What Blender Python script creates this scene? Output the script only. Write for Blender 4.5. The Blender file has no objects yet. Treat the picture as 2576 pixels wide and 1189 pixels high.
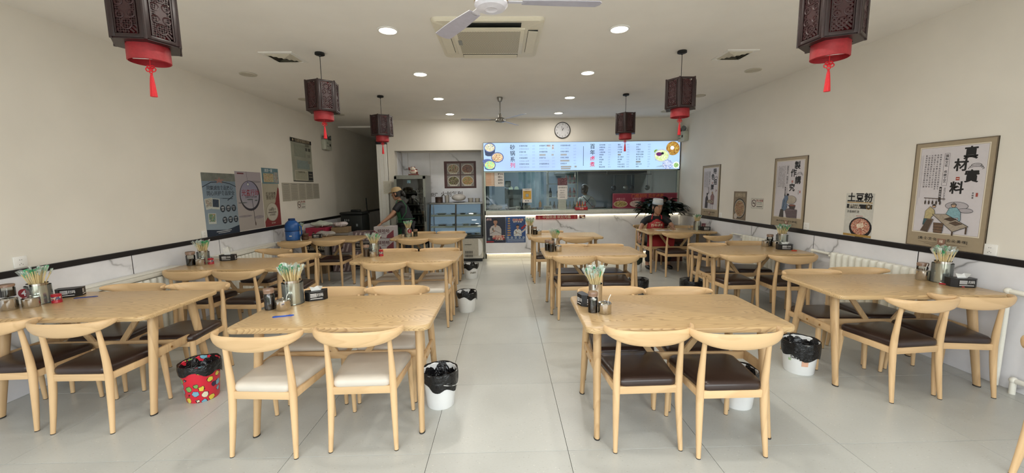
import bpy, bmesh, math, random
from math import sin, cos, pi, radians, atan2, sqrt
from mathutils import Vector, Matrix, Euler

random.seed(7)
SC = bpy.context.scene
COL = SC.collection

# ------------------------------------------------------------------ camera
cam_d = bpy.data.cameras.new('camera')
cam_d.sensor_fit = 'HORIZONTAL'
cam_d.sensor_width = 36.0
cam_d.lens = 995.68 / 2576 * 36.0
cam_d.clip_start = 0.05
cam = bpy.data.objects.new('camera', cam_d)
COL.objects.link(cam)
_p, _y, _r = 0.123344, 0.0175332, -0.0130390
_f = Vector((sin(_y) * cos(_p), cos(_y) * cos(_p), -sin(_p)))
_rt = Vector((cos(_y), -sin(_y), 0))
_u = _rt.cross(_f)
_r2 = _rt * cos(_r) + _u * sin(_r)
_u2 = _u * cos(_r) - _rt * sin(_r)
_rot = Matrix((_r2, _u2, -_f)).transposed()
cam.matrix_world = Matrix.Translation((0, 0, 1.51884)) @ _rot.to_4x4()
SC.camera = cam

# ------------------------------------------------------------------ view, world, daylight
SC.view_settings.view_transform = 'Standard'
SC.view_settings.look = 'None'
SC.view_settings.gamma = 1.0
SC.view_settings.use_curve_mapping = False
SC.view_settings.exposure = 0.0
SC.cycles.use_denoising = True
SC.cycles.max_bounces = 10
SC.cycles.diffuse_bounces = 6
SC.cycles.glossy_bounces = 4
SC.cycles.transparent_max_bounces = 12
SC.cycles.sample_clamp_indirect = 4.0
SC.cycles.caustics_reflective = False
SC.cycles.caustics_refractive = False

SKY = 8.7
world = bpy.data.worlds.new('world')
SC.world = world
world.use_nodes = True
_bg = world.node_tree.nodes['Background']
_bg.inputs[0].default_value = (0.93, 0.97, 1.0, 1)
_bg.inputs[1].default_value = SKY

portal_d = bpy.data.lights.new('daylight_portal', 'AREA')
portal_d.shape = 'RECTANGLE'
portal_d.size, portal_d.size_y = 6.4, 2.6
portal_d.cycles.is_portal = True
portal = bpy.data.objects.new('daylight_portal', portal_d)
COL.objects.link(portal)
portal.location = (0.1, -1.14, 1.3)
portal.rotation_euler = (radians(-90), 0, radians(180))
# an area light shines along its local -Z; turned so that it faces into the room (+Y)
portal.rotation_euler = (radians(90), 0, 0)

# ------------------------------------------------------------------ helpers: materials
def lin(h):
    if isinstance(h, str):
        h = h.lstrip('#')
        c = [int(h[i:i + 2], 16) / 255 for i in (0, 2, 4)]
    else:
        c = [v / 255 for v in h]
    return tuple((v / 12.92 if v <= 0.04045 else ((v + 0.055) / 1.055) ** 2.4) for v in c) + (1.0,)

MATS = {}
class NT:
    def __init__(s, m):
        s.t = m.node_tree; s.n = s.t.nodes; s.l = s.t.links
        s.b = s.n.get('Principled BSDF'); s.o = s.n.get('Material Output')
    def new(s, typ, **kw):
        x = s.n.new(typ)
        for k, v in kw.items():
            setattr(x, k, v)
        return x
    def link(s, a, b):
        s.l.new(a, b)
    def math(s, op, a, b=None, c=None):
        x = s.n.new('ShaderNodeMath'); x.operation = op
        for i, v in enumerate((a, b, c)):
            if v is None: continue
            if isinstance(v, (int, float)): x.inputs[i].default_value = v
            else: s.l.new(v, x.inputs[i])
        return x.outputs[0]
    def ramp(s, fac, stops, interp='LINEAR'):
        x = s.n.new('ShaderNodeValToRGB'); x.color_ramp.interpolation = interp
        e = x.color_ramp.elements
        while len(e) < len(stops): e.new(0.5)
        for i, (p, c) in enumerate(stops):
            e[i].position = p; e[i].color = c if len(c) == 4 else lin(c)
        if fac is not None: s.l.new(fac, x.inputs[0])
        return x.outputs[0]
    def mix(s, fac, a, b, typ='MIX'):
        x = s.n.new('ShaderNodeMixRGB'); x.blend_type = typ
        for i, v in enumerate((fac, a, b)):
            if isinstance(v, (int, float)): x.inputs[i].default_value = v
            elif isinstance(v, tuple): x.inputs[i].default_value = v
            else: s.l.new(v, x.inputs[i])
        return x.outputs[0]
    def noise(s, vec, scale, detail=2.0, rough=0.5, dist=0.0):
        x = s.n.new('ShaderNodeTexNoise')
        x.inputs['Scale'].default_value = scale; x.inputs['Detail'].default_value = detail
        x.inputs['Roughness'].default_value = rough; x.inputs['Distortion'].default_value = dist
        if vec is not None: s.l.new(vec, x.inputs['Vector'])
        return x.outputs['Fac']
    def objco(s):
        return s.n.new('ShaderNodeTexCoord').outputs['Object']
    def mapped(s, scale=(1, 1, 1), loc=(0, 0, 0), rot=(0, 0, 0), vec=None):
        x = s.n.new('ShaderNodeMapping')
        x.inputs['Scale'].default_value = scale; x.inputs['Location'].default_value = loc
        x.inputs['Rotation'].default_value = rot
        s.l.new(vec if vec is not None else s.objco(), x.inputs['Vector'])
        return x.outputs[0]
    def bump(s, h, strength=0.2, dist=0.01):
        x = s.n.new('ShaderNodeBump')
        x.inputs['Strength'].default_value = strength; x.inputs['Distance'].default_value = dist
        s.l.new(h, x.inputs['Height']); s.l.new(x.outputs[0], s.b.inputs['Normal'])

def mat(name, col='#808080', rough=0.5, metal=0.0, emit=None, estr=1.0, spec=0.5, var=0.06, vscale=30.0, trans=0.0, alpha=1.0, coat=0.0):
    """plain procedural material: base colour with a faint noise variation"""
    if name in MATS: return MATS[name]
    m = bpy.data.materials.new(name); m.use_nodes = True
    t = NT(m); b = t.b
    c = lin(col)
    if var > 0:
        n = t.noise(t.objco(), vscale, 3)
        lo = tuple(v * (1 - var) for v in c[:3]) + (1,); hi = tuple(min(1, v * (1 + var)) for v in c[:3]) + (1,)
        t.link(t.ramp(n, [(0.3, lo), (0.7, hi)]), b.inputs['Base Color'])
    else:
        b.inputs['Base Color'].default_value = c
    b.inputs['Roughness'].default_value = rough
    b.inputs['Metallic'].default_value = metal
    b.inputs['Specular IOR Level'].default_value = spec
    b.inputs['Coat Weight'].default_value = coat
    if trans: b.inputs['Transmission Weight'].default_value = trans
    if alpha < 1: b.inputs['Alpha'].default_value = alpha
    if emit:
        b.inputs['Emission Color'].default_value = lin(emit)
        b.inputs['Emission Strength'].default_value = estr
    MATS[name] = m
    return m

def thin_glass(name, tint='#ffffff', refl=1.0, rough=0.0, opac=0.0):
    if name in MATS: return MATS[name]
    m = bpy.data.materials.new(name); m.use_nodes = True
    t = NT(m); t.n.remove(t.b)
    tr = t.new('ShaderNodeBsdfTransparent'); tr.inputs[0].default_value = lin(tint)
    gl = t.new('ShaderNodeBsdfGlossy'); gl.inputs['Roughness'].default_value = rough
    fr = t.new('ShaderNodeFresnel'); fr.inputs[0].default_value = 1.5
    f = t.math('MULTIPLY', fr.outputs[0], refl)
    f = t.math('MINIMUM', f, 1.0)
    mx = t.new('ShaderNodeMixShader')
    t.link(f, mx.inputs[0]); t.link(tr.outputs[0], mx.inputs[1]); t.link(gl.outputs[0], mx.inputs[2])
    out = mx.outputs[0]
    if opac > 0:
        df = t.new('ShaderNodeBsdfDiffuse'); df.inputs[0].default_value = lin(tint)
        m2 = t.new('ShaderNodeMixShader'); m2.inputs[0].default_value = opac
        t.link(out, m2.inputs[1]); t.link(df.outputs[0], m2.inputs[2]); out = m2.outputs[0]
    t.link(out, t.o.inputs[0])
    MATS[name] = m
    return m

def wood(name, light, dark, axis='Z', freq=10.0, rough=0.42, planks=0.0, contrast=0.55, warp=1.0, spec=0.4):
    """oak: growth rings as contour lines of a stretched noise, with fine fibres"""
    if name in MATS: return MATS[name]
    m = bpy.data.materials.new(name); m.use_nodes = True
    t = NT(m); b = t.b
    sx = t.new('ShaderNodeSeparateXYZ'); t.link(t.objco(), sx.inputs[0])
    X, Y, Z = sx.outputs
    if axis == 'X': L, A, B = X, Y, Z
    elif axis == 'Y': L, A, B = Y, X, Z
    else: L, A, B = Z, X, Y
    rnd = t.new('ShaderNodeObjectInfo').outputs['Random']
    off = t.math('MULTIPLY', rnd, 23.0)
    if planks:
        pid = t.math('FLOOR', t.math('DIVIDE', t.math('ADD', A, 5.03), planks))
        off = t.math('ADD', off, t.math('MULTIPLY', pid, 3.71))
    cv = t.new('ShaderNodeCombineXYZ')
    t.link(t.math('ADD', t.math('MULTIPLY', L, 0.30 * warp), off), cv.inputs[0])
    t.link(t.math('MULTIPLY', A, 1.9), cv.inputs[1])
    t.link(t.math('MULTIPLY', B, 1.9), cv.inputs[2])
    h = t.noise(cv.outputs[0], 2.9, 1.5, 0.45, 0.25)
    fr = t.math('FRACT', t.math('MULTIPLY', h, freq))
    cv2 = t.new('ShaderNodeCombineXYZ')
    t.link(t.math('MULTIPLY', L, 3.0), cv2.inputs[0]); t.link(t.math('MULTIPLY', A, 150.0), cv2.inputs[1]); t.link(t.math('MULTIPLY', B, 150.0), cv2.inputs[2])
    fib = t.noise(cv2.outputs[0], 1.0, 2)
    ring = t.ramp(fr, [(0.0, (0, 0, 0, 1)), (0.55, (0.25, 0.25, 0.25, 1)), (0.88, (1, 1, 1, 1)), (1.0, (0, 0, 0, 1))])
    f2 = t.math('MULTIPLY', ring, t.math('ADD', t.math('MULTIPLY', fib, 0.9), 0.25))
    f3 = t.math('MULTIPLY', t.math('ADD', f2, t.math('MULTIPLY', fib, 0.25)), contrast)
    c1 = t.mix(f3, lin(light), lin(dark))
    big = t.noise(cv.outputs[0], 0.9, 1)
    c2 = t.mix(t.math('MULTIPLY', big, 0.25), c1, lin(dark))
    hs = t.new('ShaderNodeHueSaturation'); t.link(c2, hs.inputs['Color'])
    t.link(t.math('ADD', t.math('MULTIPLY', rnd, 0.10), 0.95), hs.inputs['Value'])
    t.link(hs.outputs[0], b.inputs['Base Color'])
    b.inputs['Roughness'].default_value = rough
    b.inputs['Specular IOR Level'].default_value = spec
    t.bump(f2, 0.08, 0.002)
    MATS[name] = m
    return m

def marble(name, base='#e8e8ec', vein='#6f6d6c', scale=1.0, rough=0.18):
    if name in MATS: return MATS[name]
    m = bpy.data.materials.new(name); m.use_nodes = True
    t = NT(m); b = t.b
    geo = t.new('ShaderNodeNewGeometry').outputs['Position']
    sp = t.new('ShaderNodeSeparateXYZ'); t.link(geo, sp.inputs[0])
    a = t.math('ADD', sp.outputs[0], sp.outputs[1])
    cv = t.new('ShaderNodeCombineXYZ'); t.link(a, cv.inputs[0]); t.link(sp.outputs[2], cv.inputs[1])
    n = t.noise(cv.outputs[0], 1.3 * scale, 4, 0.55, 0.4)
    d = t.math('ADD', t.math('MULTIPLY', a, 0.75 * scale), t.math('MULTIPLY', sp.outputs[2], 0.95 * scale))
    w = t.math('ADD', d, t.math('MULTIPLY', n, 1.15))
    fr = t.math('FRACT', w)
    ln = t.math('ABSOLUTE', t.math('SUBTRACT', fr, 0.5))
    thin = t.ramp(ln, [(0.0, (1, 1, 1, 1)), (0.012, (0.55, 0.55, 0.55, 1)), (0.035, (0.12, 0.12, 0.12, 1)), (0.09, (0, 0, 0, 1))])
    mask = t.ramp(t.noise(cv.outputs[0], 2.1 * scale, 2), [(0.42, (0, 0, 0, 1)), (0.6, (1, 1, 1, 1))])
    f = t.math('MULTIPLY', t.math('MULTIPLY', thin, mask), 0.85)
    cl = t.ramp(t.noise(cv.outputs[0], 2.6, 4, 0.6), [(0.35, lin(base)), (0.8, tuple(v * 0.86 for v in lin(base)[:3]) + (1,))])
    t.link(t.mix(f, cl, lin(vein)), b.inputs['Base Color'])
    b.inputs['Roughness'].default_value = rough
    MATS[name] = m
    return m

def food(name, cols, scale=60.0, rough=0.5, emit=0.0):
    """mottled dish colours printed on a poster"""
    if name in MATS: return MATS[name]
    m = bpy.data.materials.new(name); m.use_nodes = True
    t = NT(m); b = t.b
    v = t.new('ShaderNodeTexVoronoi'); v.inputs['Scale'].default_value = scale
    nz = t.n.new('ShaderNodeTexNoise'); nz.inputs['Scale'].default_value = scale * 0.5; nz.inputs['Distortion'].default_value = 1.5
    t.link(t.objco(), nz.inputs['Vector']); t.link(nz.outputs['Color'], v.inputs['Vector'])
    v.inputs['Scale'].default_value = 9.0
    sp = t.new('ShaderNodeSeparateColor'); t.link(v.outputs['Color'], sp.inputs[0])
    n = len(cols)
    c = t.ramp(sp.outputs[0], [(i / n, lin(k)) for i, k in enumerate(cols)], 'CONSTANT')
    t.link(c, b.inputs['Base Color']); b.inputs['Roughness'].default_value = rough
    if emit:
        t.link(c, b.inputs['Emission Color']); b.inputs['Emission Strength'].default_value = emit
    MATS[name] = m
    return m

# ------------------------------------------------------------------ helpers: meshes
class MB:
    """collects shapes into one mesh; every face carries the index of its material"""
    def __init__(s):
        s.v = []; s.f = []; s.m = []; s.mi = 0
    def use(s, i): s.mi = i; return s
    def add(s, vs, fs, M=None):
        k = len(s.v)
        for p in vs:
            p = Vector(p)
            s.v.append(tuple(M @ p) if M is not None else tuple(p))
        for f in fs:
            s.f.append(tuple(i + k for i in f)); s.m.append(s.mi)
        return s
    def box(s, c, d, M=None, tx=1.0, ty=1.0):
        x, y, z = c; a, b, e = d[0] / 2, d[1] / 2, d[2] / 2
        vs = [(x - a, y - b, z - e), (x + a, y - b, z - e), (x + a, y + b, z - e), (x - a, y + b, z - e),
              (x - a * tx, y - b * ty, z + e), (x + a * tx, y - b * ty, z + e), (x + a * tx, y + b * ty, z + e), (x - a * tx, y + b * ty, z + e)]
        return s.add(vs, [(0, 3, 2, 1), (4, 5, 6, 7), (0, 1, 5, 4), (1, 2, 6, 5), (2, 3, 7, 6), (3, 0, 4, 7)], M)
    def bb(s, x0, x1, y0, y1, z0, z1, M=None):
        return s.box(((x0 + x1) / 2, (y0 + y1) / 2, (z0 + z1) / 2), (x1 - x0, y1 - y0, z1 - z0), M)
    def rbox(s, c, d, r=0.01, M=None, seg=2):
        """box with rounded edges"""
        bm = bmesh.new(); bmesh.ops.create_cube(bm, size=1.0)
        for v in bm.verts: v.co = Vector((v.co.x * d[0], v.co.y * d[1], v.co.z * d[2]))
        bmesh.ops.bevel(bm, geom=list(bm.edges), offset=min(r, min(d) * 0.49), segments=seg, profile=0.5, affect='EDGES')
        for v in bm.verts: v.co += Vector(c)
        bm.verts.index_update()
        s.add([v.co[:] for v in bm.verts], [tuple(v.index for v in f.verts) for f in bm.faces], M)
        bm.free(); return s
    def ring_loft(s, rings, close=True, M=None, wrap=True):
        """rings: lists of equal length joined one to the next"""
        n = len(rings[0]); vs = [p for r in rings for p in r]; fs = []
        for j in range(len(rings) - 1):
            for i in range(n if wrap else n - 1):
                a = j * n + i; b2 = j * n + (i + 1) % n
                fs.append((a, b2, b2 + n, a + n))
        if close:
            fs.append(tuple(range(n - 1, -1, -1))); fs.append(tuple(range((len(rings) - 1) * n, len(rings) * n)))
        return s.add(vs, fs, M)
    def tube(s, pts, rad, n=8, close=True, M=None, flat=1.0):
        """tube along points; rad one value or one per point; flat squashes the section"""
        pts = [Vector(p) for p in pts]
        if isinstance(rad, (int, float)): rad = [rad] * len(pts)
        rings = []; up = None
        for i, p in enumerate(pts):
            d = (pts[min(i + 1, len(pts) - 1)] - pts[max(i - 1, 0)]).normalized()
            if up is None:
                up = Vector((0, 0, 1)) if abs(d.z) < 0.9 else Vector((0, 1, 0))
            a = d.cross(up)
            if a.length < 1e-6: a = d.orthogonal()
            a.normalize(); b2 = a.cross(d).normalized(); up = b2
            rings.append([tuple(p + a * (rad[i] * cos(2 * pi * k / n)) + b2 * (rad[i] * flat * sin(2 * pi * k / n))) for k in range(n)])
        return s.ring_loft(rings, close, M)
    def lathe(s, prof, n=16, c=(0, 0, 0), M=None, cap0=True, cap1=True):
        rings = [[(c[0] + r * cos(2 * pi * k / n), c[1] + r * sin(2 * pi * k / n), c[2] + z) for k in range(n)] for r, z in prof]
        k = len(s.v); vs = [p for r in rings for p in r]; fs = []
        for j in range(len(rings) - 1):
            for i in range(n):
                a = j * n + i; b2 = j * n + (i + 1) % n
                fs.append((a, b2, b2 + n, a + n))
        if cap0: fs.append(tuple(range(n - 1, -1, -1)))
        if cap1: fs.append(tuple(range((len(rings) - 1) * n, len(rings) * n)))
        return s.add(vs, fs, M)
    def prism(s, poly, z0, z1, M=None):
        n = len(poly)
        vs = [(x, y, z0) for x, y in poly] + [(x, y, z1) for x, y in poly]
        fs = [tuple(range(n - 1, -1, -1)), tuple(range(n, 2 * n))] + [(i, (i + 1) % n, (i + 1) % n + n, i + n) for i in range(n)]
        return s.add(vs, fs, M)
    def ell(s, c, r, n=12, m=8, M=None):
        rings = []
        for j in range(1, m):
            th = pi * j / m
            rings.append([(c[0] + r[0] * sin(th) * cos(2 * pi * k / n), c[1] + r[1] * sin(th) * sin(2 * pi * k / n), c[2] - r[2] * cos(th)) for k in range(n)])
        vs = [p for q in rings for p in q]; fs = []
        for j in range(len(rings) - 1):
            for i in range(n):
                a = j * n + i; b2 = j * n + (i + 1) % n
                fs.append((a, b2, b2 + n, a + n))
        a = len(vs); vs += [(c[0], c[1], c[2] - r[2]), (c[0], c[1], c[2] + r[2])]
        for i in range(n):
            fs.append((a, (i + 1) % n, i)); o = (len(rings) - 1) * n
            fs.append((a + 1, o + i, o + (i + 1) % n))
        return s.add(vs, fs, M)
    def mesh(s, name, mats, smooth=35):
        me = bpy.data.meshes.new(name)
        me.from_pydata(s.v, [], s.f)
        if not isinstance(mats, (list, tuple)): mats = [mats]
        for m in mats: me.materials.append(m)
        me.polygons.foreach_set('material_index', s.m)
        if smooth:
            me.polygons.foreach_set('use_smooth', [True] * len(s.f))
            me.update()
            try: me.set_sharp_from_angle(angle=radians(smooth))
            except Exception: pass
        me.update()
        return me

def obj(name, mb, mats, parent=None, smooth=35, loc=None, rz=0.0, kind=None, label=None):
    me = mb if isinstance(mb, bpy.types.Mesh) else mb.mesh(name, mats, smooth)
    o = bpy.data.objects.new(name, me); COL.objects.link(o)
    if parent is not None: o.parent = parent
    if loc is not None: o.location = loc
    if rz: o.rotation_euler = (0, 0, rz)
    if kind: o['kind'] = kind
    if label: o['label'] = label
    return o

def tag(o, label, cat, group=None, kind=None):
    o['label'] = label; o['category'] = cat
    if group: o['group'] = group
    if kind: o['kind'] = kind
    return o

def thing(name, label, cat, loc=(0, 0, 0), rz=0.0, group=None):
    o = bpy.data.objects.new(name, None); COL.objects.link(o)
    o.empty_display_size = 0.1
    o.location = loc; o.rotation_euler = (0, 0, rz)
    return tag(o, label, cat, group)

def copy_tree(o, parent=None):
    c = o.copy(); COL.objects.link(c)
    if parent is not None: c.parent = parent
    for ch in [q for q in KIDS(o)]: copy_tree(ch, c)
    return c
def KIDS(o):
    return [q for q in COL.objects if q.parent == o]

def struct(name, mb, mats, smooth=None, parent=None):
    o = obj(name, mb, mats, parent, smooth=smooth or 0)
    if parent is None: o['kind'] = 'structure'
    return o

TXT = {}
def text_mesh(body, size, off=0.0, align='CENTER', spacing=1.0, line=1.0):
    ro = round(min(abs(off) / size, .011), 3)
    key = (body, ro, align, spacing, line)
    if key not in TXT:
        c = bpy.data.curves.new('t', 'FONT'); c.body = body; c.size = 1.0
        c.align_x = align; c.align_y = 'CENTER'; c.offset = ro; c.space_character = spacing; c.space_line = line
        c.resolution_u = 2
        o = bpy.data.objects.new('t', c)
        me = o.to_mesh()
        TXT[key] = ([v.co.copy() for v in me.vertices], [tuple(p.vertices) for p in me.polygons])
        o.to_mesh_clear(); bpy.data.objects.remove(o); bpy.data.curves.remove(c)
    vs, fs = TXT[key]
    return [v * size for v in vs], fs

class Print:
    """flat print on a sheet: local x to the right, y up, z out of the sheet"""
    def __init__(s, root, z=0.0):
        s.root = root; s.p = MB(); s.pm = []; s.t = MB(); s.tm = []; s.z = z; s.k = 0
    def _m(s, lst, m):
        if m not in lst: lst.append(m)
        return lst.index(m)
    def _z(s):
        s.k += 1; return s.z + 0.0004 + s.k * 0.00002
    def rect(s, x, y, w, h, m, rot=0.0):
        z = s._z(); s.p.use(s._m(s.pm, m))
        c, d = cos(rot), sin(rot)
        q = [(-w / 2, -h / 2), (w / 2, -h / 2), (w / 2, h / 2), (-w / 2, h / 2)]
        s.p.add([(x + a * c - b * d, y + a * d + b * c, z) for a, b in q], [(0, 1, 2, 3)]); return s
    def frame(s, x, y, w, h, t, m):
        for a in ((x, y + h / 2, w, t), (x, y - h / 2, w, t), (x - w / 2, y, t, h), (x + w / 2, y, t, h)): s.rect(*a, m)
        return s
    outline = None
    def poly(s, pts, m):
        z = s._z(); s.p.use(s._m(s.pm, m)); s.p.add([(a, b, z) for a, b in pts], [tuple(range(len(pts)))])
        if s.outline and m is not s.outline[0]:
            o = s.outline; s.outline = None; s.line(list(pts) + [pts[0]], o[1], o[0]); s.outline = o
        return s
    def disc(s, x, y, rx, m, ry=None, n=20):
        ry = ry or rx
        return s.poly([(x + rx * cos(2 * pi * i / n), y + ry * sin(2 * pi * i / n)) for i in range(n)], m)
    def line(s, pts, w, m):
        for (a, b), (c, d) in zip(pts[:-1], pts[1:]):
            L = sqrt((c - a) ** 2 + (d - b) ** 2) + w * 0.5
            s.rect((a + c) / 2, (b + d) / 2, L, w, m, atan2(d - b, c - a))
        return s
    def text(s, body, x, y, size, m, off=0.0, align='CENTER', sx=1.0, rot=0.0, spacing=1.0, line=1.0):
        vs, fs = text_mesh(body, size, off, align, spacing, line)
        z = s._z() + 0.00008; s.t.use(s._m(s.tm, m)); c, d = cos(rot), sin(rot)
        s.t.add([(x + v.x * sx * c - v.y * d, y + v.x * sx * d + v.y * c, z) for v in vs], fs); return s
    def btext(s, body, x, y, size, m, b=.012, **kw):
        for dx, dy in ((-b, 0), (b, 0), (0, b), (0, -b), (0, 0)): s.text(body, x + dx * size, y + dy * size, size, m, size * .011, **kw)
        return s
    def vtext(s, body, x, y, size, m, off=0.0, step=1.15, sx=1.0):
        for i, ch in enumerate(body):
            if ch != ' ': s.text(ch, x, y - i * size * step, size, m, off, sx=sx)
        return s
    def done(s, pname='print', tname='lettering'):
        if s.p.v: obj(pname, s.p, s.pm, s.root, smooth=0)
        if s.t.v: obj(tname, s.t, s.tm, s.root, smooth=0, kind='stuff')

def wall_matrix(side, X, y, z):
    """placement of a sheet whose centre is at (X, y, z) on a wall; local x right, y up, z into the room"""
    if side == 'left': R = Matrix(((0, 0, 1), (1, 0, 0), (0, 1, 0)))
    elif side == 'right': R = Matrix(((0, 0, -1), (-1, 0, 0), (0, 1, 0)))
    else: R = Matrix(((1, 0, 0), (0, 0, -1), (0, 1, 0)))
    return Matrix.Translation((X, y, z)) @ R.to_4x4()

# ------------------------------------------------------------------ room measures (metres)
XL, XR = -3.676, 3.698
ZC = 2.915
YB = 8.40
YF = -1.0
YE = 12.0
XC = -2.41      # left end of the back wall, where the corridor begins

M_wall = mat('wall_paint', '#e1dcd2', 0.75, var=0.02, vscale=3)
M_ceil = mat('ceiling_paint', '#ebe8e2', 0.8, var=0.02, vscale=3)
M_black = mat('black_trim', '#17161a', 0.35, var=0.1)
M_marble = marble('white_marble')
M_white = mat('white_plastic', '#e9e8e4', 0.35, var=0.02)
M_whitemetal = mat('white_enamel', '#e9e7dc', 0.3, var=0.03)
M_steel = mat('polished_steel', '#c9c6c0', 0.14, 1.0, var=0.05)
M_bsteel = mat('brushed_steel', '#9a9c9c', 0.35, 1.0, var=0.08)
M_dark = mat('dark_grey_plastic', '#1b1c1e', 0.4, var=0.1)
M_grout = mat('floor_grout', '#4c4a44', 0.9)

# ------------------------------------------------------------------ floor
def floor_tile_mat():
    m = bpy.data.materials.new('floor_tile_glaze'); m.use_nodes = True
    t = NT(m); b = t.b
    geo = t.new('ShaderNodeNewGeometry').outputs['Position']
    big = t.noise(geo, 1.6, 3, 0.55)
    sp = t.noise(t.mapped((1, 2.2, 1), vec=geo), 55, 2, 0.6)
    v = t.new('ShaderNodeTexVoronoi'); v.inputs['Scale'].default_value = 34; t.link(t.mapped((1.0, 2.0, 1), rot=(0, 0, .5), vec=geo), v.inputs['Vector'])
    chip = t.ramp(v.outputs['Distance'], [(0.10, (1, 1, 1, 1)), (0.17, (0, 0, 0, 1))])
    vm = t.new('ShaderNodeSeparateColor'); t.link(v.outputs['Color'], vm.inputs[0])
    keep = t.math('GREATER_THAN', vm.outputs[0], 0.50)
    chip = t.math('MULTIPLY', chip, keep)
    c = t.ramp(big, [(0.3, lin('#b2b3ae')), (0.7, lin('#bdbeb9'))])
    c = t.mix(t.math('MULTIPLY', t.ramp(sp, [(0.52, (0, 0, 0, 1)), (0.75, (1, 1, 1, 1))]), 0.25), c, lin('#a3a096'))
    tone = t.ramp(vm.outputs[1], [(0.35, lin('#9b9992')), (0.6, lin('#d6d4cb'))], 'CONSTANT')
    c = t.mix(t.math('MULTIPLY', chip, 0.75), c, tone)
    rnd = t.new('ShaderNodeObjectInfo').outputs['Random']
    hs = t.new('ShaderNodeHueSaturation'); t.link(c, hs.inputs['Color'])
    t.link(t.math('ADD', t.math('MULTIPLY', rnd, 0.05), 0.97), hs.inputs['Value'])
    t.link(hs.outputs[0], b.inputs['Base Color'])
    b.inputs['Specular IOR Level'].default_value = 0.45
    t.link(t.math('ADD', t.math('MULTIPLY', big, 0.08), 0.26), b.inputs['Roughness'])
    return m
M_tile = floor_tile_mat()
mb = MB(); mb.bb(XL - .1, XR + .1, YF - .1, YE, -.12, -.006)
floor = struct('floor', mb, M_grout)
TS, GX, GY = 0.8, -0.4539, 2.1211
tile_cache = {}
for i in range(-5, 6):
    for j in range(-4, 13):
        x0, x1 = max(GX + i * TS + .0014, XL), min(GX + (i + 1) * TS - .0014, XR)
        y0, y1 = max(GY + j * TS + .0014, YF), min(GY + (j + 1) * TS - .0014, YE)
        if x1 - x0 < .01 or y1 - y0 < .01: continue
        w, h = round(x1 - x0, 4), round(y1 - y0, 4)
        if (w, h) not in tile_cache:
            mb = MB(); e = .0004
            vs = [(-w / 2, -h / 2, -.01), (w / 2, -h / 2, -.01), (w / 2, h / 2, -.01), (-w / 2, h / 2, -.01),
                  (-w / 2, -h / 2, -.0005), (w / 2, -h / 2, -.0005), (w / 2, h / 2, -.0005), (-w / 2, h / 2, -.0005),
                  (-w / 2 + e, -h / 2 + e, 0), (w / 2 - e, -h / 2 + e, 0), (w / 2 - e, h / 2 - e, 0), (-w / 2 + e, h / 2 - e, 0)]
            fs = [(0, 3, 2, 1), (8, 9, 10, 11)]
            for k in range(4):
                n = (k + 1) % 4; fs += [(k, n, n + 4, k + 4), (k + 4, n + 4, n + 8, k + 8)]
            mb.add(vs, fs); tile_cache[(w, h)] = mb.mesh('tile', M_tile, 0)
        obj('tile', tile_cache[(w, h)], None, floor, loc=((x0 + x1) / 2, (y0 + y1) / 2, 0))

# ------------------------------------------------------------------ walls, ceiling
T = .12
mb = MB(); mb.bb(XL - T, XL, YF, YE, 0, 3.05); wall_left = struct('wall_left', mb, M_wall)
mb = MB(); mb.bb(XR, XR + T, YF, YE, 0, 3.05); wall_right = struct('wall_right', mb, M_wall)
mb = MB(); mb.bb(XL - T, XR + T, YE, YE + T, 0, 3.05); struct('wall_end', mb, M_wall)
mb = MB(); mb.bb(XL - T, XR + T, YF - .1, YE + T, ZC, ZC + .1); ceiling = struct('ceiling', mb, M_ceil)
# street side: a lintel, piers and slim dark shopfront posts; the door stands open
mb = MB(); mb.bb(XL - T, XR + T, YF - .12, YF, 2.62, ZC); mb.bb(XL - T, -3.1, YF - .12, YF, 0, 2.62); mb.bb(3.3, XR + T, YF - .12, YF, 0, 2.62)
struct('wall_front', mb, M_wall)
mb = MB()
for x in (-3.07, -0.95, 0.95, 3.27): mb.bb(x - .03, x + .03, YF - .09, YF - .03, 0, 2.62)
for a, b2 in ((-3.07, -.95), (.95, 3.27)): mb.bb(a, b2, YF - .09, YF - .03, 0, .08)
mb.bb(-3.07, 3.27, YF - .09, YF - .03, 2.2, 2.26); mb.bb(-3.07, 3.27, YF - .09, YF - .03, 2.56, 2.62)
struct('window_1', mb, M_dark)

# back wall: bulkhead over the menu and the recess, jamb beside the corridor
RB = 8.95     # back of the recess
mb = MB()
mb.bb(XC, XR, YB, YB + .15, 2.30, ZC)                 # bulkhead
struct('wall_back', mb, M_wall)
mb = MB(); mb.bb(XC, -2.27, YB, RB + .1, 0, 2.30); struct('wall_jamb', mb, M_wall)
mb = MB(); mb.bb(-.47, -.425, YB - .02, RB + .1, 0, 2.30); struct('wall_pier', mb, mat('grey_pier', '#8f8f8a', .5))
mb = MB(); mb.bb(-2.27, -.45, YB + .15, RB, 2.315, 2.40); struct('ceiling_recess', mb, M_wall)
mb = MB(); mb.bb(-2.27, -.45, RB, RB + .1, 0, 2.5)
wall_back = struct('wall_recess', mb, M_wall)
# marble lining of the recess, each slab a piece
def slab(parent, a, b2, c, d, e, f, m=None, n='marble_panel'):
    q = MB(); q.rbox((0, 0, 0), (b2 - a, d - c, f - e), .002, seg=1)
    return obj(n, q, m or M_marble, parent, smooth=0, loc=((a + b2) / 2, (c + d) / 2, (e + f) / 2))
for a, b2 in ((-2.12, -1.643), (-1.637, -.452)):
    slab(wall_back, a, b2, RB - .012, RB, 0, 2.30)
slab(wall_back, -2.268, -2.256, YB + .16, RB - .02, 0, 2.30)
slab(wall_back, -2.25, -2.126, RB - .012, RB, 0, 2.30)
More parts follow.
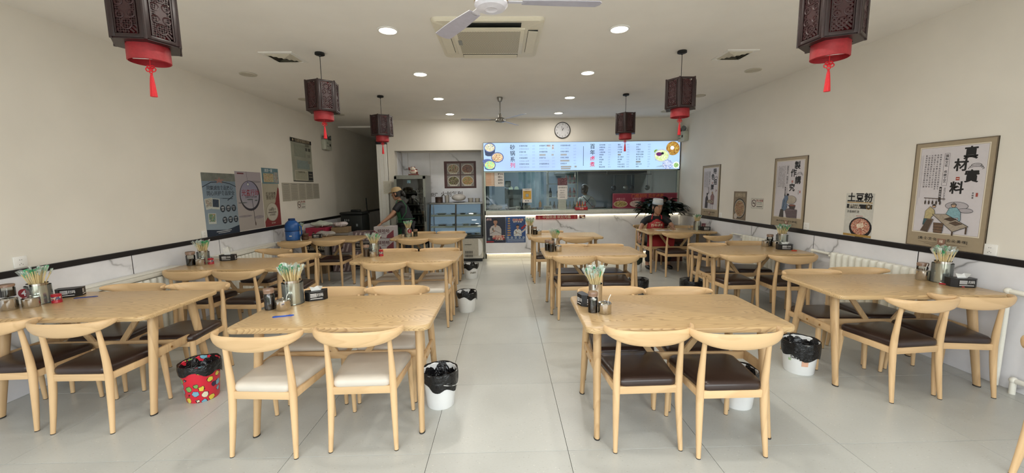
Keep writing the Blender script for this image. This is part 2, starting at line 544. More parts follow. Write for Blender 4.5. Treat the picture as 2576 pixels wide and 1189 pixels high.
# wainscot of 1.2 m slabs with open black joints, black rail on top
def wainscot(parent, side, y0):
    ys = [YF]; y = y0
    while y > YF + 1.2: y -= 1.2
    while y < YE: ys.append(y); y += 1.2
    ys.append(YE)
    for a, b2 in zip(ys[:-1], ys[1:]):
        if side == 'left': slab(parent, XL - .001, XL + .012, a + .0045, b2 - .0045, 0, .905)
        else: slab(parent, XR - .012, XR + .001, a + .0045, b2 - .0045, 0, .905)
wainscot(wall_left, 'left', 3.90); wainscot(wall_right, 'right', 3.42)
mb = MB(); mb.bb(XL, XL + .009, YF, YE, .0, .903); obj('joint_backing', mb, M_black, wall_left, smooth=0)
mb = MB(); mb.bb(XR - .009, XR, YF, YE, .0, .903); obj('joint_backing', mb, M_black, wall_right, smooth=0)
mb = MB(); mb.rbox((XL + .010, (YF + YE) / 2, .931), (.022, YE - YF, .05), .003); struct('trim_1', mb, M_black)
mb = MB(); mb.rbox((XR - .010, (YF + YE) / 2, .931), (.022, YE - YF, .05), .003); struct('trim_2', mb, M_black)
# corridor: lowered ceiling, its right side, white door leaf standing open
mb = MB(); mb.bb(XL, XC, 9.1, 9.16, ZC - .035, ZC); struct('trim_3', mb, M_ceil)
mb = MB(); mb.bb(XC - .02, XC + .08, RB + .1, YE, 0, ZC); struct('wall_corridor', mb, M_wall)
mb = MB(); mb.rbox((-2.515, 8.36, 1.215), (.20, .06, 2.43), .006)
door = struct('door_1', mb, M_white)
mb = MB(); mb.rbox((-2.515, 8.352, 2.455), (.21, .09, .05), .006); obj('door_head', mb, M_black, door)
mb = MB(); mb.bb(-2.56, -2.555, 8.325, 8.33, .3, 2.3); mb.bb(-2.47, -2.465, 8.325, 8.33, .3, 2.3); obj('door_groove', mb, M_wall, door, smooth=0)
# stacked lines of small print pasted on the jamb
pr_root = thing('paper_notice', 'small paper with faint lines of print on the white jamb by the corridor', 'notice')
pr_root.matrix_world = wall_matrix('back', -2.42, 8.318, 1.55)
mb = MB(); mb.box((0, 0, 0), (.17, .26, .0015)); obj('sheet', mb, mat('notice_sheet', '#d8d3c4', .7), pr_root, smooth=0)
P = Print(pr_root, .0008); mI = mat('faint_ink', '#7d7a72', .8)
for k in range(10): P.rect(random.uniform(-.015, 0), .11 - k * .024, random.uniform(.10, .15), .004, mI)
P.done()

# kitchen shell behind the counter
M_kwall = mat('kitchen_tile', '#8a97a3', .35, var=.03, vscale=2)
M_kdark = mat('kitchen_hood_steel', '#565d66', .4, .7, var=.05)
mb = MB()
mb.bb(-.40, XR, 11.3, 11.4, 0, 2.5); struct('wall_kitchen', mb, M_kwall)
mb = MB(); mb.bb(-.40, XR, YB + .15, 11.3, 2.5, 2.6); struct('ceiling_kitchen', mb, M_kwall)
mb = MB(); mb.bb(-.40, -.34, RB, 11.3, 0, 2.5); struct('wall_kitchen_left', mb, M_kwall)

# ------------------------------------------------------------------ service counter
ctr = thing('service_counter', 'long white marble faced service counter below the lit menu', 'counter')
ctop = MB(); ctop.rbox((1.640, 8.62, .985), (4.075, .74, .09), .012); obj('worktop', ctop, mat('pale_worktop', '#c9c8be', .35), ctr)
x0 = -.42
for x1 in (.79, 2.0, 3.2, XR - .014):
    slab(ctr, x0 + .001, x1 - .001, 8.33, 8.35, .125, .925, n='front_panel'); x0 = x1
cb = MB(); cb.bb(-.42, XR - .014, 8.352, 8.95, .125, .94); obj('carcass', cb, M_white, ctr, smooth=0)
cb = MB(); cb.bb(-.40, XR - .014, 8.40, 8.93, 0, .125); obj('plinth', cb, mat('plinth_white', '#cfccc2', .5), ctr, smooth=0)
M_led = mat('led_strip', '#fff6dc', .5, emit='#fff0cf', estr=9.0, var=0)
cb = MB(); cb.bb(-.40, XR - .02, 8.305, 8.325, .931, .939); obj('led_strip', cb, M_led, ctr, smooth=0)
cb = MB(); cb.bb(-.40, XR - .02, 8.352, 8.366, .116, .1245); obj('led_strip', cb, M_led, ctr, smooth=0)

# glazing over the counter: frame and panes
mb = MB()
mb.bb(-.42, -.395, 8.37, 8.41, 1.03, 1.86); mb.bb(3.645, 3.69, 8.36, 8.42, 1.03, 1.86); mb.bb(-.42, 3.69, 8.36, 8.42, 1.835, 1.87); mb.bb(-.42, 3.69, 8.375, 8.405, 1.03, 1.042)
win = struct('window_2', mb, mat('pale_alu', '#aeb6ac', .35, .6))
M_pane = thin_glass('counter_glass', '#e9f2f0', 1.15)
x0 = -.395
for x1 in (.62, 1.63, 2.64, 3.645):
    q = MB(); q.add([(x0 + .002, 8.39, 1.04), (x1 - .002, 8.39, 1.04), (x1 - .002, 8.39, 1.84), (x0 + .002, 8.39, 1.84)], [(0, 1, 2, 3)])
    obj('pane', q, M_pane, win, smooth=0); x0 = x1

# ------------------------------------------------------------------ ceiling lights
M_glow = mat('downlight_diffuser', '#fffdf2', .5, emit='#fff4dc', estr=16.0, var=0)
M_off = mat('unlit_diffuser', '#bdb8aa', .5, var=.02)
def downlight(lit, label, group):
    t = thing('downlight', label, 'ceiling light', group=group)
    q = MB(); q.lathe([(.088, 0), (.094, -.004), (.09, -.010), (.076, -.012), (.074, -.006)], 28, cap0=False, cap1=False); obj('trim_ring', q, M_white if lit else M_off, t)
    q = MB(); q.lathe([(.075, -.008), (.0, -.0075)], 28, cap0=False, cap1=False); obj('diffuser', q, M_glow if lit else M_off, t)
    return t
LG = 'round lit downlights in two rows on the ceiling'
order = {2.37: 'above the camera end', 3.72: 'beside the air conditioner', 5.08: 'second row from the front in view', 6.43: 'third row from the front in view', 7.74: 'in the last row near the menu', 1.02: 'nearest the shopfront'}
first = None
for x in (-1.01, 1.05):
    for y in (1.02, 2.37, 3.72, 5.08, 6.43, 7.74):
        lb = 'lit round downlight on the %s, %s' % ('left row' if x < 0 else 'right row', order[y])
        t = downlight(True, lb, LG) if first is None else copy_tree(first)
        first = first or t
        t.location = (x, y, ZC); t['label'] = lb
        ld = bpy.data.lights.new('downlight_lamp', 'AREA'); ld.shape = 'DISK'; ld.size = .14; ld.energy = 4.2; ld.color = (1, .95, .87)
        lo = bpy.data.objects.new('downlight_lamp', ld); COL.objects.link(lo); lo.location = (0, 0, -.016); lo.parent = t
first = None
for x in (-3.07, 3.09):
    for y in (3.72, 5.04, 6.40, 7.70):
        lb = 'unlit flat round downlight near the %s wall, %s' % ('left' if x < 0 else 'right', {3.72: 'front one', 5.04: 'beyond the air vent', 6.40: 'third from the front', 7.70: 'rearmost'}[y])
        t = downlight(False, lb, None) if first is None else copy_tree(first)
        first = first or t
        t.location = (x, y, ZC); t['label'] = lb; t['group'] = 'unlit round downlights along the side walls'

# ------------------------------------------------------------------ ceiling cassette air conditioner
def cassette():
    t = thing('ceiling_air_conditioner', 'white square cassette air conditioner with a perforated grille in the ceiling', 'air conditioner', (-.12, 3.93, ZC), radians(.5))
    S = .475
    M_ac = mat('ac_white', '#ded8c6', .4, var=.02)
    def rr(s, r, n=5):
        pts = []
        for cx, cy, a0 in ((s - r, s - r, 0), (-s + r, s - r, 90), (-s + r, -s + r, 180), (s - r, -s + r, 270)):
            for k in range(n + 1):
                a = radians(a0 + 90 * k / n); pts.append((cx + r * cos(a), cy + r * sin(a)))
        return pts
    q = MB()
    rings = [[(x, y, z) for x, y in rr(s, r)] for s, r, z in ((S, .05, 0), (S, .05, -.018), (S - .012, .05, -.030), (S - .17, .02, -.034))]
    q.ring_loft(rings, close=False)
    obj('panel', q, M_ac, t)
    g = S - .17
    q = MB(); q.rbox((0, 0, -.036), (2 * g + .03, 2 * g + .03, .018), .012); obj('grille_frame', q, M_ac, t)
    gm = bpy.data.materials.new('perforated_grille'); gm.use_nodes = True; n = NT(gm)
    v = n.new('ShaderNodeTexVoronoi'); v.inputs['Scale'].default_value = 62; v.inputs['Randomness'].default_value = 0.0
    n.link(n.mapped(rot=(0, 0, .785)), v.inputs['Vector'])
    c = n.ramp(v.outputs['Distance'], [(.26, lin('#5b574c')), (.40, lin('#cfc9b6'))]); n.link(c, n.b.inputs['Base Color']); n.b.inputs['Roughness'].default_value = .5
    q = MB(); q.box((0, 0, -.0455), (2 * g - .05, 2 * g - .05, .003)); obj('grille', q, gm, t, smooth=0)
    M_slot = mat('slot_dark', '#2a2d2b', .6)
    for k in range(4):
        R = Matrix.Rotation(k * pi / 2, 4, 'Z')
        q = MB(); q.box((0, -S + .085, -.0355), (.56, .085, .004), R); obj('outlet', q, M_slot, t, smooth=0)
        q = MB()
        dz = .03 if k in (0,) else .004
        q.add([(-.275, -S + .045, -.040 - dz), (.275, -S + .045, -.040 - dz), (.275, -S + .125, -.0385), (-.275, -S + .125, -.0385),
               (-.275, -S + .045, -.044 - dz), (.275, -S + .045, -.044 - dz), (.275, -S + .125, -.0425), (-.275, -S + .125, -.0425)],
              [(0, 1, 2, 3), (7, 6, 5, 4), (0, 4, 5, 1), (1, 5, 6, 2), (2, 6, 7, 3), (3, 7, 4, 0)], R)
        obj('louvre', q, M_ac, t, smooth=0)
    q = MB(); q.box((-g + .035, -.02, -.049), (.035, .11, .004)); obj('display', q, mat('display_grey', '#8a8b88', .3), t, smooth=0)
    return t
cassette()

def vent(loc, label, flip):
    t = thing('air_vent', label, 'air vent', loc, group='square ceiling air vents')
    S = .17; q = MB()
    q.ring_loft([[(a * s, b * s, z) for a, b in ((1, 1), (-1, 1), (-1, -1), (1, -1))] for s, z in ((S, 0), (S, -.008), (S - .03, -.012), (S - .035, -.004))], close=False)
    obj('frame', q, M_white, t, smooth=0)
    q = MB()
    for s0 in (.135, .10, .065, .03):
        q.ring_loft([[(a * s, b * s, z) for a, b in ((1, 1), (-1, 1), (-1, -1), (1, -1))] for s, z in ((s0, -.004), (s0 - .028, -.02))], close=False)
    obj('deflector', q, mat('vent_cream', '#c9c4b4', .5), t, smooth=0)
    q = MB(); q.box((0, 0, -.0015), (.29, .29, .002)); obj('backing', q, mat('vent_dark', '#5e5b52', .7), t, smooth=0)
vent((-2.31, 4.43, ZC), 'square white ceiling vent on the left, in front of the hanging lantern', 0)
vent((2.52, 4.46, ZC), 'square white ceiling vent on the right, beside the hanging lantern', 1)

# ------------------------------------------------------------------ ceiling fans
def fan(loc, angs, label, blade, hubc, rod=None, R=.60):
    t = thing('ceiling_fan', label, 'ceiling fan', (loc[0], loc[1], ZC))
    dz = loc[2] - ZC
    M_f = mat('fan_' + hubc, {'white': '#d9d7e0', 'steel': '#8f8d88'}[hubc], .3, .0 if hubc == 'white' else .8)
    M_b = mat('fan_blade_' + hubc, {'white': '#aeabb8', 'steel': '#b9bccb'}[hubc], .4)
    q = MB(); q.lathe([(.045, 0), (.047, -.02), (.028, -.065), (.012, -.07)], 16); obj('canopy', q, M_f, t)
    q = MB(); q.tube([(0, 0, -.06), (0, 0, dz + .09)], .011, 10); obj('rod', q, M_f, t)
    q = MB(); q.lathe([(.02, .11), (.030, .10), (.036, .05), (.072, .035), (.080, .015), (.080, -.005), (.068, -.020), (.03, -.026), (.022, -.022), (.0, -.024)], 28, (0, 0, dz), cap0=True, cap1=False); obj('motor', q, M_f, t)
    if hubc == 'white':
        q = MB(); q.lathe([(.081, .012), (.0825, .009), (.081, .006)], 28, (0, 0, dz), cap0=False, cap1=False); obj('gold_band', q, mat('fan_gold', '#b98a2c', .3, .9), t)
    for a in angs:
        Rm = Matrix.Rotation(radians(a), 4, 'Z') @ Matrix.Translation((0, 0, dz + .012)) @ Matrix.Rotation(radians(9), 4, 'X')
        q = MB(); q.box((.12, 0, 0), (.10, .035, .004), Rm)
        obj('blade_arm', q, M_f, t, smooth=0)
        n = 8; top = []
        for k in range(n + 1):
            u = k / n; x = .15 + u * (R - .15); w = .036 + .016 * sin(min(1, u * 1.3) * pi / 2); top.append((x, w))
        outline = [(x, -w * .8) for x, w in top] + [(R + .015, -.02), (R + .015, .02)] + [(x, w) for x, w in reversed(top)]
        q = MB(); q.prism(outline, -.002, .002, Rm); obj('blade', q, M_b, t, smooth=0)
    return t
fan((-.05, 2.02, 2.39), (3, 124, 243), 'white ceiling fan partly cut off at the top of the photo', 0, 'white', R=.52)
fan((-.05, 6.40, 2.56), (186, 305, 62), 'small steel ceiling fan near the lit menu board', 0, 'steel')

# ------------------------------------------------------------------ dining tables
ZT = .72
W_top = wood('oak_tabletop', '#d9bb8c', '#8b6a45', 'X', freq=54, rough=.28, planks=.142, contrast=.80)
W_leg = wood('oak_leg', '#cfaf84', '#997650', 'Z', freq=9, rough=.4, contrast=.5)
W_rail = wood('oak_rail', '#cfaf84', '#997650', 'X', freq=9, rough=.4, contrast=.5)
W_chair = wood('chair_wood', '#dcbb8f', '#b08c62', 'Z', freq=8, rough=.38, contrast=.4)
W_chairx = wood('chair_wood_across', '#dcbb8f', '#b08c62', 'X', freq=8, rough=.38, contrast=.4)
M_foot = mat('rubber_foot', '#2c2823', .7)

def round_rect(hx, hy, r, n=6):
    pts = []
    for cx, cy, a0 in ((hx - r, hy - r, 0), (-hx + r, hy - r, 90), (-hx + r, -hy + r, 180), (hx - r, -hy + r, 270)):
        for k in range(n + 1):
            a = radians(a0 + 90 * k / n); pts.append((cx + r * cos(a), cy + r * sin(a)))
    return pts

def make_table():
    t = thing('dining_table', '', 'table')
    HX, HY = .60, .35
    q = MB()
    prof = [(-.012, ZT - .034), (-.003, ZT - .031), (0, ZT - .022), (0, ZT - .009), (-.003, ZT - .002), (-.009, ZT)]
    q.ring_loft([[(x, y, z) for x, y in round_rect(HX + d, HY + d, .055)] for d, z in prof])
    obj('tabletop', q, W_top, t, smooth=50)
    for sx in (-1, 1):
        for sy in (-1, 1):
            top = Vector((sx * .50, sy * .165, ZT - .034)); bot = Vector((sx * .515, sy * .268, 0.004))
            rings = []
            for k in range(7):
                u = k / 6; c = bot.lerp(top, u); a = .018 + .008 * u; b2 = .024 + .012 * u
                if u < .2: a *= .92
                rings.append([(c.x + a * cos(2 * pi * i / 16), c.y + b2 * sin(2 * pi * i / 16), c.z) for i in range(16)])
            q = MB(); q.ring_loft(rings); lg = obj('leg', q, W_leg, t, smooth=50)
            q = MB(); q.lathe([(1, -.004), (1, 0.0045)], 16, M=Matrix.Translation((bot.x, bot.y, .004)) @ Matrix.Diagonal((.0185, .0245, 1, 1)))
            obj('foot_pad', q, M_foot, lg)
        q = MB(); q.rbox((sx * .508, 0, .405), (.022, .42, .056), .004); er = obj('end_rail', q, W_leg, t, smooth=30)
        for yy in (-.14, .14):
            q = MB(); q.lathe([(.008, 0), (.008, .004), (.0, .005)], 10, M=Matrix.Translation((sx * .519, yy * .5, .405)) @ Matrix.Rotation(sx * pi / 2, 4, 'Y'), cap1=False)
            obj('bolt', q, mat('bolt_brass', '#a37a45', .4, .6), er)
    q = MB(); q.rbox((0, 0, .405), (.995, .022, .050), .004); obj('stretcher', q, W_rail, t, smooth=30)
    for sx in (-1, 1):
        p0 = Vector((sx * .105, 0, .42)); p1 = Vector((sx * .30, 0, ZT - .034)); d = (p1 - p0)
        ang = atan2(d.x, d.z)
        Mx = Matrix.Translation((p0 + p1) / 2) @ Matrix.Rotation(ang, 4, 'Y')
        q = MB(); q.rbox((0, 0, 0), (.038, .020, d.length), .003, M=Mx); obj('brace', q, W_leg, t, smooth=30)
    q = MB()
    for sx in (-1, 1): q.rbox((sx * .50, 0, ZT - .046), (.05, .50, .024), .004)
    obj('cleat', q, W_leg, t, smooth=30)
    return t

TABLES = {  # key: x, y, rotation, label
 'A1': (-2.95, 2.87, 0, 'oak dining table against the left wall nearest the camera, cut by the photo edge'),
 'A2': (-2.93, 4.40, 0, 'oak dining table against the left wall, second from the camera'),
 'A3': (-2.97, 6.60, 0, 'dim oak dining table by the left wall with the blue water jug on it'),
 'B1': (-1.055, 2.60, 0, 'oak dining table left of the aisle nearest the camera, with a blue opener'),
 'B2': (-1.15, 4.70, 0, 'oak dining table left of the aisle in the middle row, cream chairs around it'),
 'B3': (-1.27, 6.68, 0, 'oak dining table in front of the glass display case'),
 'C1': (1.06, 2.48, -1.5, 'oak dining table right of the aisle nearest the camera, with dark brown chairs'),
 'C2': (1.06, 4.86, 0, 'oak dining table right of the aisle in the middle row'),
 'C3': (.97, 6.54, 0, 'oak dining table right of the aisle closest to the marble counter'),
 'D1': (3.01, 3.03, -3, 'oak dining table against the right wall nearest the camera, under the largest framed poster'),
 'D2': (2.99, 4.77, -2, 'oak dining table against the right wall, second from the camera'),
 'D3': (3.05, 7.0, 0, 'oak dining table at which the man in the red apron sits'),
}
t0 = make_table(); first = True
for k, (x, y, a, lb) in TABLES.items():
    t = t0 if first else copy_tree(t0)
    first = False
    t.location = (x, y, 0); t.rotation_euler = (0, 0, radians(a)); t['label'] = lb; t['group'] = 'oak dining tables in four columns'

# ------------------------------------------------------------------ chairs
def make_chair(seatmat):
    """horn-backed chair: origin on the floor under the seat, front towards +Y"""
    t = thing('dining_chair', '', 'chair')
    for sx in (-1, 1):
        pts = [(sx * .190, -.228, .004), (sx * .186, -.214, .12), (sx * .182, -.200, .26), (sx * .180, -.192, .37), (sx * .180, -.196, .47), (sx * .179, -.208, .60), (sx * .178, -.218, .690)]
        q = MB(); q.tube(pts, [.0125, .016, .0195, .0215, .0195, .0145, .012], 12)
        lg = obj('leg', q, W_chair, t, smooth=60)
        q = MB(); q.lathe([(.0125, -.004), (.0125, .001)], 12, (sx * .190, -.228, .004)); obj('foot_pad', q, M_foot, lg)
        pts = [(sx * .200, .192, .004), (sx * .198, .186, .15), (sx * .196, .178, .30), (sx * .195, .175, .385)]
        q = MB(); q.tube(pts, [.0125, .016, .0195, .0195], 12)
        lg = obj('leg', q, W_chair, t, smooth=60)
        q = MB(); q.lathe([(.0125, -.004), (.0125, .001)], 12, (sx * .200, .192, .004)); obj('foot_pad', q, M_foot, lg)
    q = MB(); q.rbox((0, -.194, .362), (.345, .020, .046), .004); obj('seat_rail', q, W_chairx, t, smooth=30)
    q = MB(); q.rbox((0, .176, .362), (.375, .020, .040), .004); obj('seat_rail', q, W_chairx, t, smooth=30)
    for sx in (-1, 1):
        a = Vector((sx * .182, -.19, .362)); b2 = Vector((sx * .196, .175, .362)); d = b2 - a
        Mx = Matrix.Translation((a + b2) / 2) @ Matrix.Rotation(-atan2(d.x, d.y), 4, 'Z')
        q = MB(); q.rbox((0, 0, 0), (.020, d.length, .044), .004, M=Mx); obj('seat_rail', q, W_chair, t, smooth=30)
    # upholstered pad: a rounded slab, wider in front, softly domed
    def pad_ring(s, z):
        out = []
        for x, y in round_rect(.2, .2, .05, 5):
            wx = (.172 + .040 * (y + .2) / .4) / .2
            out.append((x * wx * s, -.005 + (y * .985) * s, z))
        return out
    q = MB()
    rings = [pad_ring(.955, .378), pad_ring(1.0, .386), pad_ring(1.015, .402), pad_ring(1.005, .416), pad_ring(.965, .427), pad_ring(.85, .434), pad_ring(.5, .4375), pad_ring(.1, .438)]
    q.ring_loft(rings); obj('seat_pad', q, seatmat, t, smooth=60)
    # crescent backrest whose ends curl forward as short arms
    q = MB(); n = 26; rings = []
    for k in range(n + 1):
        u = -1 + 2 * k / n; au = abs(u)
        x = .250 * sin(u * pi / 2 * .98) if au < 1 else .250 * (1 if u > 0 else -1)
        y = -.282 + .125 * (au ** 2.6)
        hz = .0155 + .031 * max(0, cos(u * pi / 2)) ** 1.1
        hz *= 1 - .45 * max(0, (au - .90) / .10)
        th = .0105 + .005 * au; th *= 1 - .45 * max(0, (au - .90) / .10)
        zc = .741 - (.0155 + .031 * max(0, cos(u * pi / 2)) ** 1.1) + .004 * au ** 2
        # tangent in plan
        du = .01; y2 = -.282 + .125 * (min(1, au + du) ** 2.6); x2 = .250 * sin(min(1, au + du) * pi / 2 * .98)
        x1 = .250 * sin(au * pi / 2 * .98)
        tx, ty = (x2 - x1) * (1 if u >= 0 else 1), (y2 - (-.282 + .125 * au ** 2.6)) * (1 if u >= 0 else -1)
        L = sqrt(tx * tx + ty * ty) or 1; nx, ny = -ty / L, tx / L
        if au < .02: nx, ny = 0, 1
        ring = []
        for i in range(12):
            a = 2 * pi * i / 12; c, s_ = cos(a), sin(a)
            s2 = (abs(s_) ** .85) * (1 if s_ > 0 else -1)
            tilt = -.16 * s2 * hz
            ring.append((x + nx * (th * c) , y + ny * (th * c) + tilt, zc + hz * s2))
        rings.append(ring)
    q.ring_loft(rings); obj('backrest', q, W_chairx, t, smooth=60)
    return t
M_brown = mat('dark_brown_leather', '#31231f', .34, var=.12, vscale=9, coat=.1)
M_cream = mat('cream_leather', '#cdc5b9', .42, var=.04, vscale=9)
protos = {}
def chair(kind, x, y, rz, label, group):
    """x, y: centre of the seat"""
    if kind not in protos:
        t = protos[kind] = make_chair(M_brown if kind == 'brown' else M_cream)
    else:
        t = copy_tree(protos[kind])
    t.location = (x, y, 0); t.rotation_euler = (0, 0, radians(rz))
    t['label'] = label; t['group'] = group
    return t
G1 = 'cream-seated horn-back chairs'; G2 = 'dark brown seated horn-back chairs'
def ch(k, x, y, rz, lb): return chair(k, x, y, rz, lb, G1 if k == 'cream' else G2)
# cream ones
ch('cream', -1.385, 2.352, -4, 'cream-seated wooden chair at front left of the nearest table left of the aisle')
ch('cream', -.850, 2.390, 1, 'cream-seated wooden chair at front right of the nearest table left of the aisle')
ch('cream', -1.350, 2.875, 180, 'cream-seated chair on the far side, left, of the nearest table left of the aisle')
ch('cream', -.860, 2.880, 180, 'cream-seated chair on the far side, right, of the nearest table left of the aisle')
ch('cream', -1.300, 4.430, 0, 'cream-seated chair on the near side, left, of the middle table left of the aisle')
ch('cream', -.830, 4.440, 0, 'cream-seated chair on the near side, right, of the middle table left of the aisle')
ch('cream', -1.390, 4.900, 180, 'cream-seated chair on the far side, left, of the middle table left of the aisle')
ch('cream', -.850, 4.900, 180, 'cream-seated chair on the far side, right, of the middle table left of the aisle')
# brown ones
ch('brown', -1.450, 6.400, 0, 'wooden chair on the near side, left, of the table before the display case')
ch('brown', -.960, 6.400, 0, 'wooden chair on the near side, right, of the table before the display case')
ch('brown', -1.500, 6.930, 180, 'wooden chair on the far side, left, of the table before the display case')
ch('brown', -.970, 6.930, 180, 'wooden chair on the far side, right, of the table before the display case')
ch('brown', -3.235, 2.660, 2, 'brown-seated chair cut by the left photo edge at the nearest left wall table')
ch('brown', -2.700, 2.625, -1, 'brown-seated chair near the red patterned bin at the nearest left wall table')
ch('brown', -3.130, 3.120, 180, 'brown-seated chair behind the nearest left wall table, next to the radiator')
ch('brown', -2.600, 3.130, 180, 'brown-seated chair behind the nearest left wall table, at its aisle end')
ch('brown', -3.170, 4.150, 0, 'brown-seated chair on the near side, wall end, of the second left wall table')
ch('brown', -2.660, 4.120, -3, 'brown-seated chair on the near side, aisle end, of the second left wall table')
ch('brown', -3.100, 5.060, 172, 'brown-seated chair pulled out behind the second left wall table')
ch('brown', -2.520, 4.640, 180, 'brown-seated chair pushed in behind the second left wall table')
ch('brown', -3.220, 6.240, 0, 'brown-seated chair by the wall below the blue water jug')
ch('brown', -2.770, 6.390, 0, 'brown-seated chair at the near side of the table with the blue jug, aisle end')
ch('brown', .800, 2.325, 1, 'brown-seated chair at front left of the nearest table right of the aisle')
ch('brown', 1.253, 2.255, 0, 'brown-seated chair at front right of the nearest table right of the aisle')
ch('brown', .800, 2.735, 180, 'brown-seated chair on the far side, left, of the nearest table right of the aisle')
ch('brown', 1.290, 2.690, 180, 'brown-seated chair on the far side, right, of the nearest table right of the aisle')
ch('brown', .790, 4.610, 0, 'brown-seated chair on the near side, left, of the middle table right of the aisle')
ch('brown', 1.270, 4.600, 0, 'brown-seated chair on the near side, right, of the middle table right of the aisle')
ch('brown', .850, 5.070, 180, 'brown-seated chair on the far side, left, of the middle table right of the aisle')
ch('brown', 1.330, 5.040, 180, 'brown-seated chair on the far side, right, of the middle table right of the aisle')
ch('brown', .650, 6.380, 0, 'brown-seated chair on the near side, left, of the table closest to the marble counter')
ch('brown', 1.130, 6.300, 0, 'brown-seated chair on the near side, right, of the table closest to the marble counter')
ch('brown', .780, 6.800, 180, 'brown-seated chair on the far side of the table closest to the marble counter')
ch('brown', 2.835, 2.780, 5, 'brown-seated chair on the near side of the nearest right wall table, aisle end')
ch('brown', 3.275, 2.820, -8, 'brown-seated chair on the near side of the nearest right wall table, wall end')
ch('brown', 3.200, 3.290, 176, 'brown-seated chair behind the nearest right wall table, before the radiator')
ch('brown', 2.740, 3.240, 180, 'brown-seated chair pushed in behind the nearest right wall table, aisle end')
ch('brown', 2.680, 4.540, 0, 'brown-seated chair on the near side of the second right wall table, aisle end')
ch('brown', 3.190, 4.440, -4, 'brown-seated chair on the near side of the second right wall table, wall end')
ch('brown', 2.690, 4.990, 180, 'brown-seated chair behind the second right wall table, aisle end')
ch('brown', 3.250, 5.120, 168, 'brown-seated chair turned slightly behind the second right wall table, wall end')
ch('brown', 2.860, 6.650, 0, 'brown-seated chair directly in front of the table where the man sits')
ch('brown', 3.280, 6.260, 14, 'brown-seated chair pulled away at the wall end before the table where the man sits')
ch('brown', 2.800, 7.620, 176, 'brown-seated chair on which the man in the red apron sits')
ch('brown', 3.380, 7.330, 180, 'empty chair beside the seated man, by the box of the potted plant')
ch('brown', 2.815, 1.620, 180, 'light wooden chair of which only one leg shows at the lower right photo edge')

# ------------------------------------------------------------------ waste bins
M_bag = mat('black_bin_bag', '#0d0d0f', .22, var=.3, vscale=25)
def add_wrinkle(m, strength=.6, scale=28):
    t = NT(m); n = t.noise(t.objco(), scale, 3, .6, .8); t.bump(n, strength, .02)
add_wrinkle(M_bag)
M_binw = mat('white_pail', '#eceded', .28, var=.01)
def bin_(x, y, label, h=.255, r0=.098, r1=.122, body=None, droop=.07, seed=0, full=True, handle=True, rz=0.0, bagc=None, band=None):
    t = thing('waste_bin', label, 'bin', (x, y, 0), radians(rz), group='waste bins with black liners beside the tables')
    q = MB(); q.lathe([(r0 * .96, 0), (r0, .006), (r1, h), (r1 + .004, h + .004), (r1, h + .006), (r1 - .006, h), (r0 - .006, .01)], 32, cap1=True)
    obj('pail', q, body or M_binw, t)
    rnd = random.Random(seed); n = 48; ph = [rnd.uniform(0, 6.28) for _ in range(6)]
    def rad(k, amp):
        a = 2 * pi * k / n
        return 1 + amp * (sin(3 * a + ph[0]) * .4 + sin(7 * a + ph[1]) * .35 + sin(13 * a + ph[2]) * .3 + rnd.uniform(-.3, .3))
    prof = [(r1 * .72, h - .10, .05), (r1 * .9, h - .03, .04), (r1 * .99, h + .010, .02), (r1 * 1.035, h + .012, .03), (r1 * 1.06, h - .02, .04), (r1 * 1.045, h - droop * .6, .04), (r1 * 1.02, h - droop, .05)]
    q = MB(); rings = []
    for r, z, am in prof:
        zz = am * .35
        rings.append([(r * rad(k, am) * cos(2 * pi * k / n), r * rad(k, am) * sin(2 * pi * k / n), z + zz * sin(5 * 2 * pi * k / n + ph[3]) * (.9 if z < h - .02 else .25) + (droop * .35 * sin(2 * pi * k / n + ph[4]) if z < h - .04 and r > r1 else 0)) for k in range(n)])
    q.ring_loft(rings, close=False)
    q.add([(r1 * .72 * cos(2 * pi * k / n), r1 * .72 * sin(2 * pi * k / n), h - .10) for k in range(n)], [tuple(range(n))])
    obj('bin_liner', q, bagc or M_bag, t, smooth=25)
    if handle:
        q = MB()
        q.tube([((r1 + .004) * cos(a), (r1 + .004) * sin(a), h - .055 - .045 * cos((a - .3) * 1.0)) for a in [(-1.25 + 3.1 * k / 14) for k in range(15)]], .0022, 6)
        obj('bail_handle', q, M_white, t)
    return t
# red patterned bin
def pattern_mat():
    m = bpy.data.materials.new('red_doodle_print'); m.use_nodes = True; t = NT(m)
    tc = t.objco(); sp = t.new('ShaderNodeSeparateXYZ'); t.link(tc, sp.inputs[0])
    ang = t.math('ARCTAN2', sp.outputs[1], sp.outputs[0])
    cv = t.new('ShaderNodeCombineXYZ'); t.link(t.math('MULTIPLY', ang, .11), cv.inputs[0]); t.link(sp.outputs[2], cv.inputs[1])
    v = t.new('ShaderNodeTexVoronoi'); v.inputs['Scale'].default_value = 19; v.inputs['Randomness'].default_value = .6; t.link(cv.outputs[0], v.inputs['Vector'])
    d = t.math('ADD', v.outputs['Distance'], t.math('MULTIPLY', t.noise(cv.outputs[0], 60, 2), .35))
    sc = t.new('ShaderNodeSeparateColor'); t.link(v.outputs['Color'], sc.inputs[0])
    hue = t.ramp(sc.outputs[0], [(0, lin('#e8d24c')), (.28, lin('#7db5c9')), (.5, lin('#e9e2c4')), (.68, lin('#7fae5c')), (.85, lin('#3a2a4d'))], 'CONSTANT')
    inside = t.ramp(d, [(.57, (1, 1, 1, 1)), (.575, (0, 0, 0, 1))], 'CONSTANT')
    line = t.math('MULTIPLY', t.ramp(d, [(.57, (0, 0, 0, 1)), (.575, (1, 1, 1, 1)), (.63, (0, 0, 0, 1))], 'CONSTANT'), 1.0)
    c = t.mix(inside, lin('#d8283c'), hue); c = t.mix(line, c, lin('#3b1220'))
    t.link(c, t.b.inputs['Base Color']); t.b.inputs['Roughness'].default_value = .35
    return m
bin_(-2.27, 2.83, 'red waste bin with colourful doodle print and black liner',   .27, .100, .125, pattern_mat(), .075, 1, handle=False)
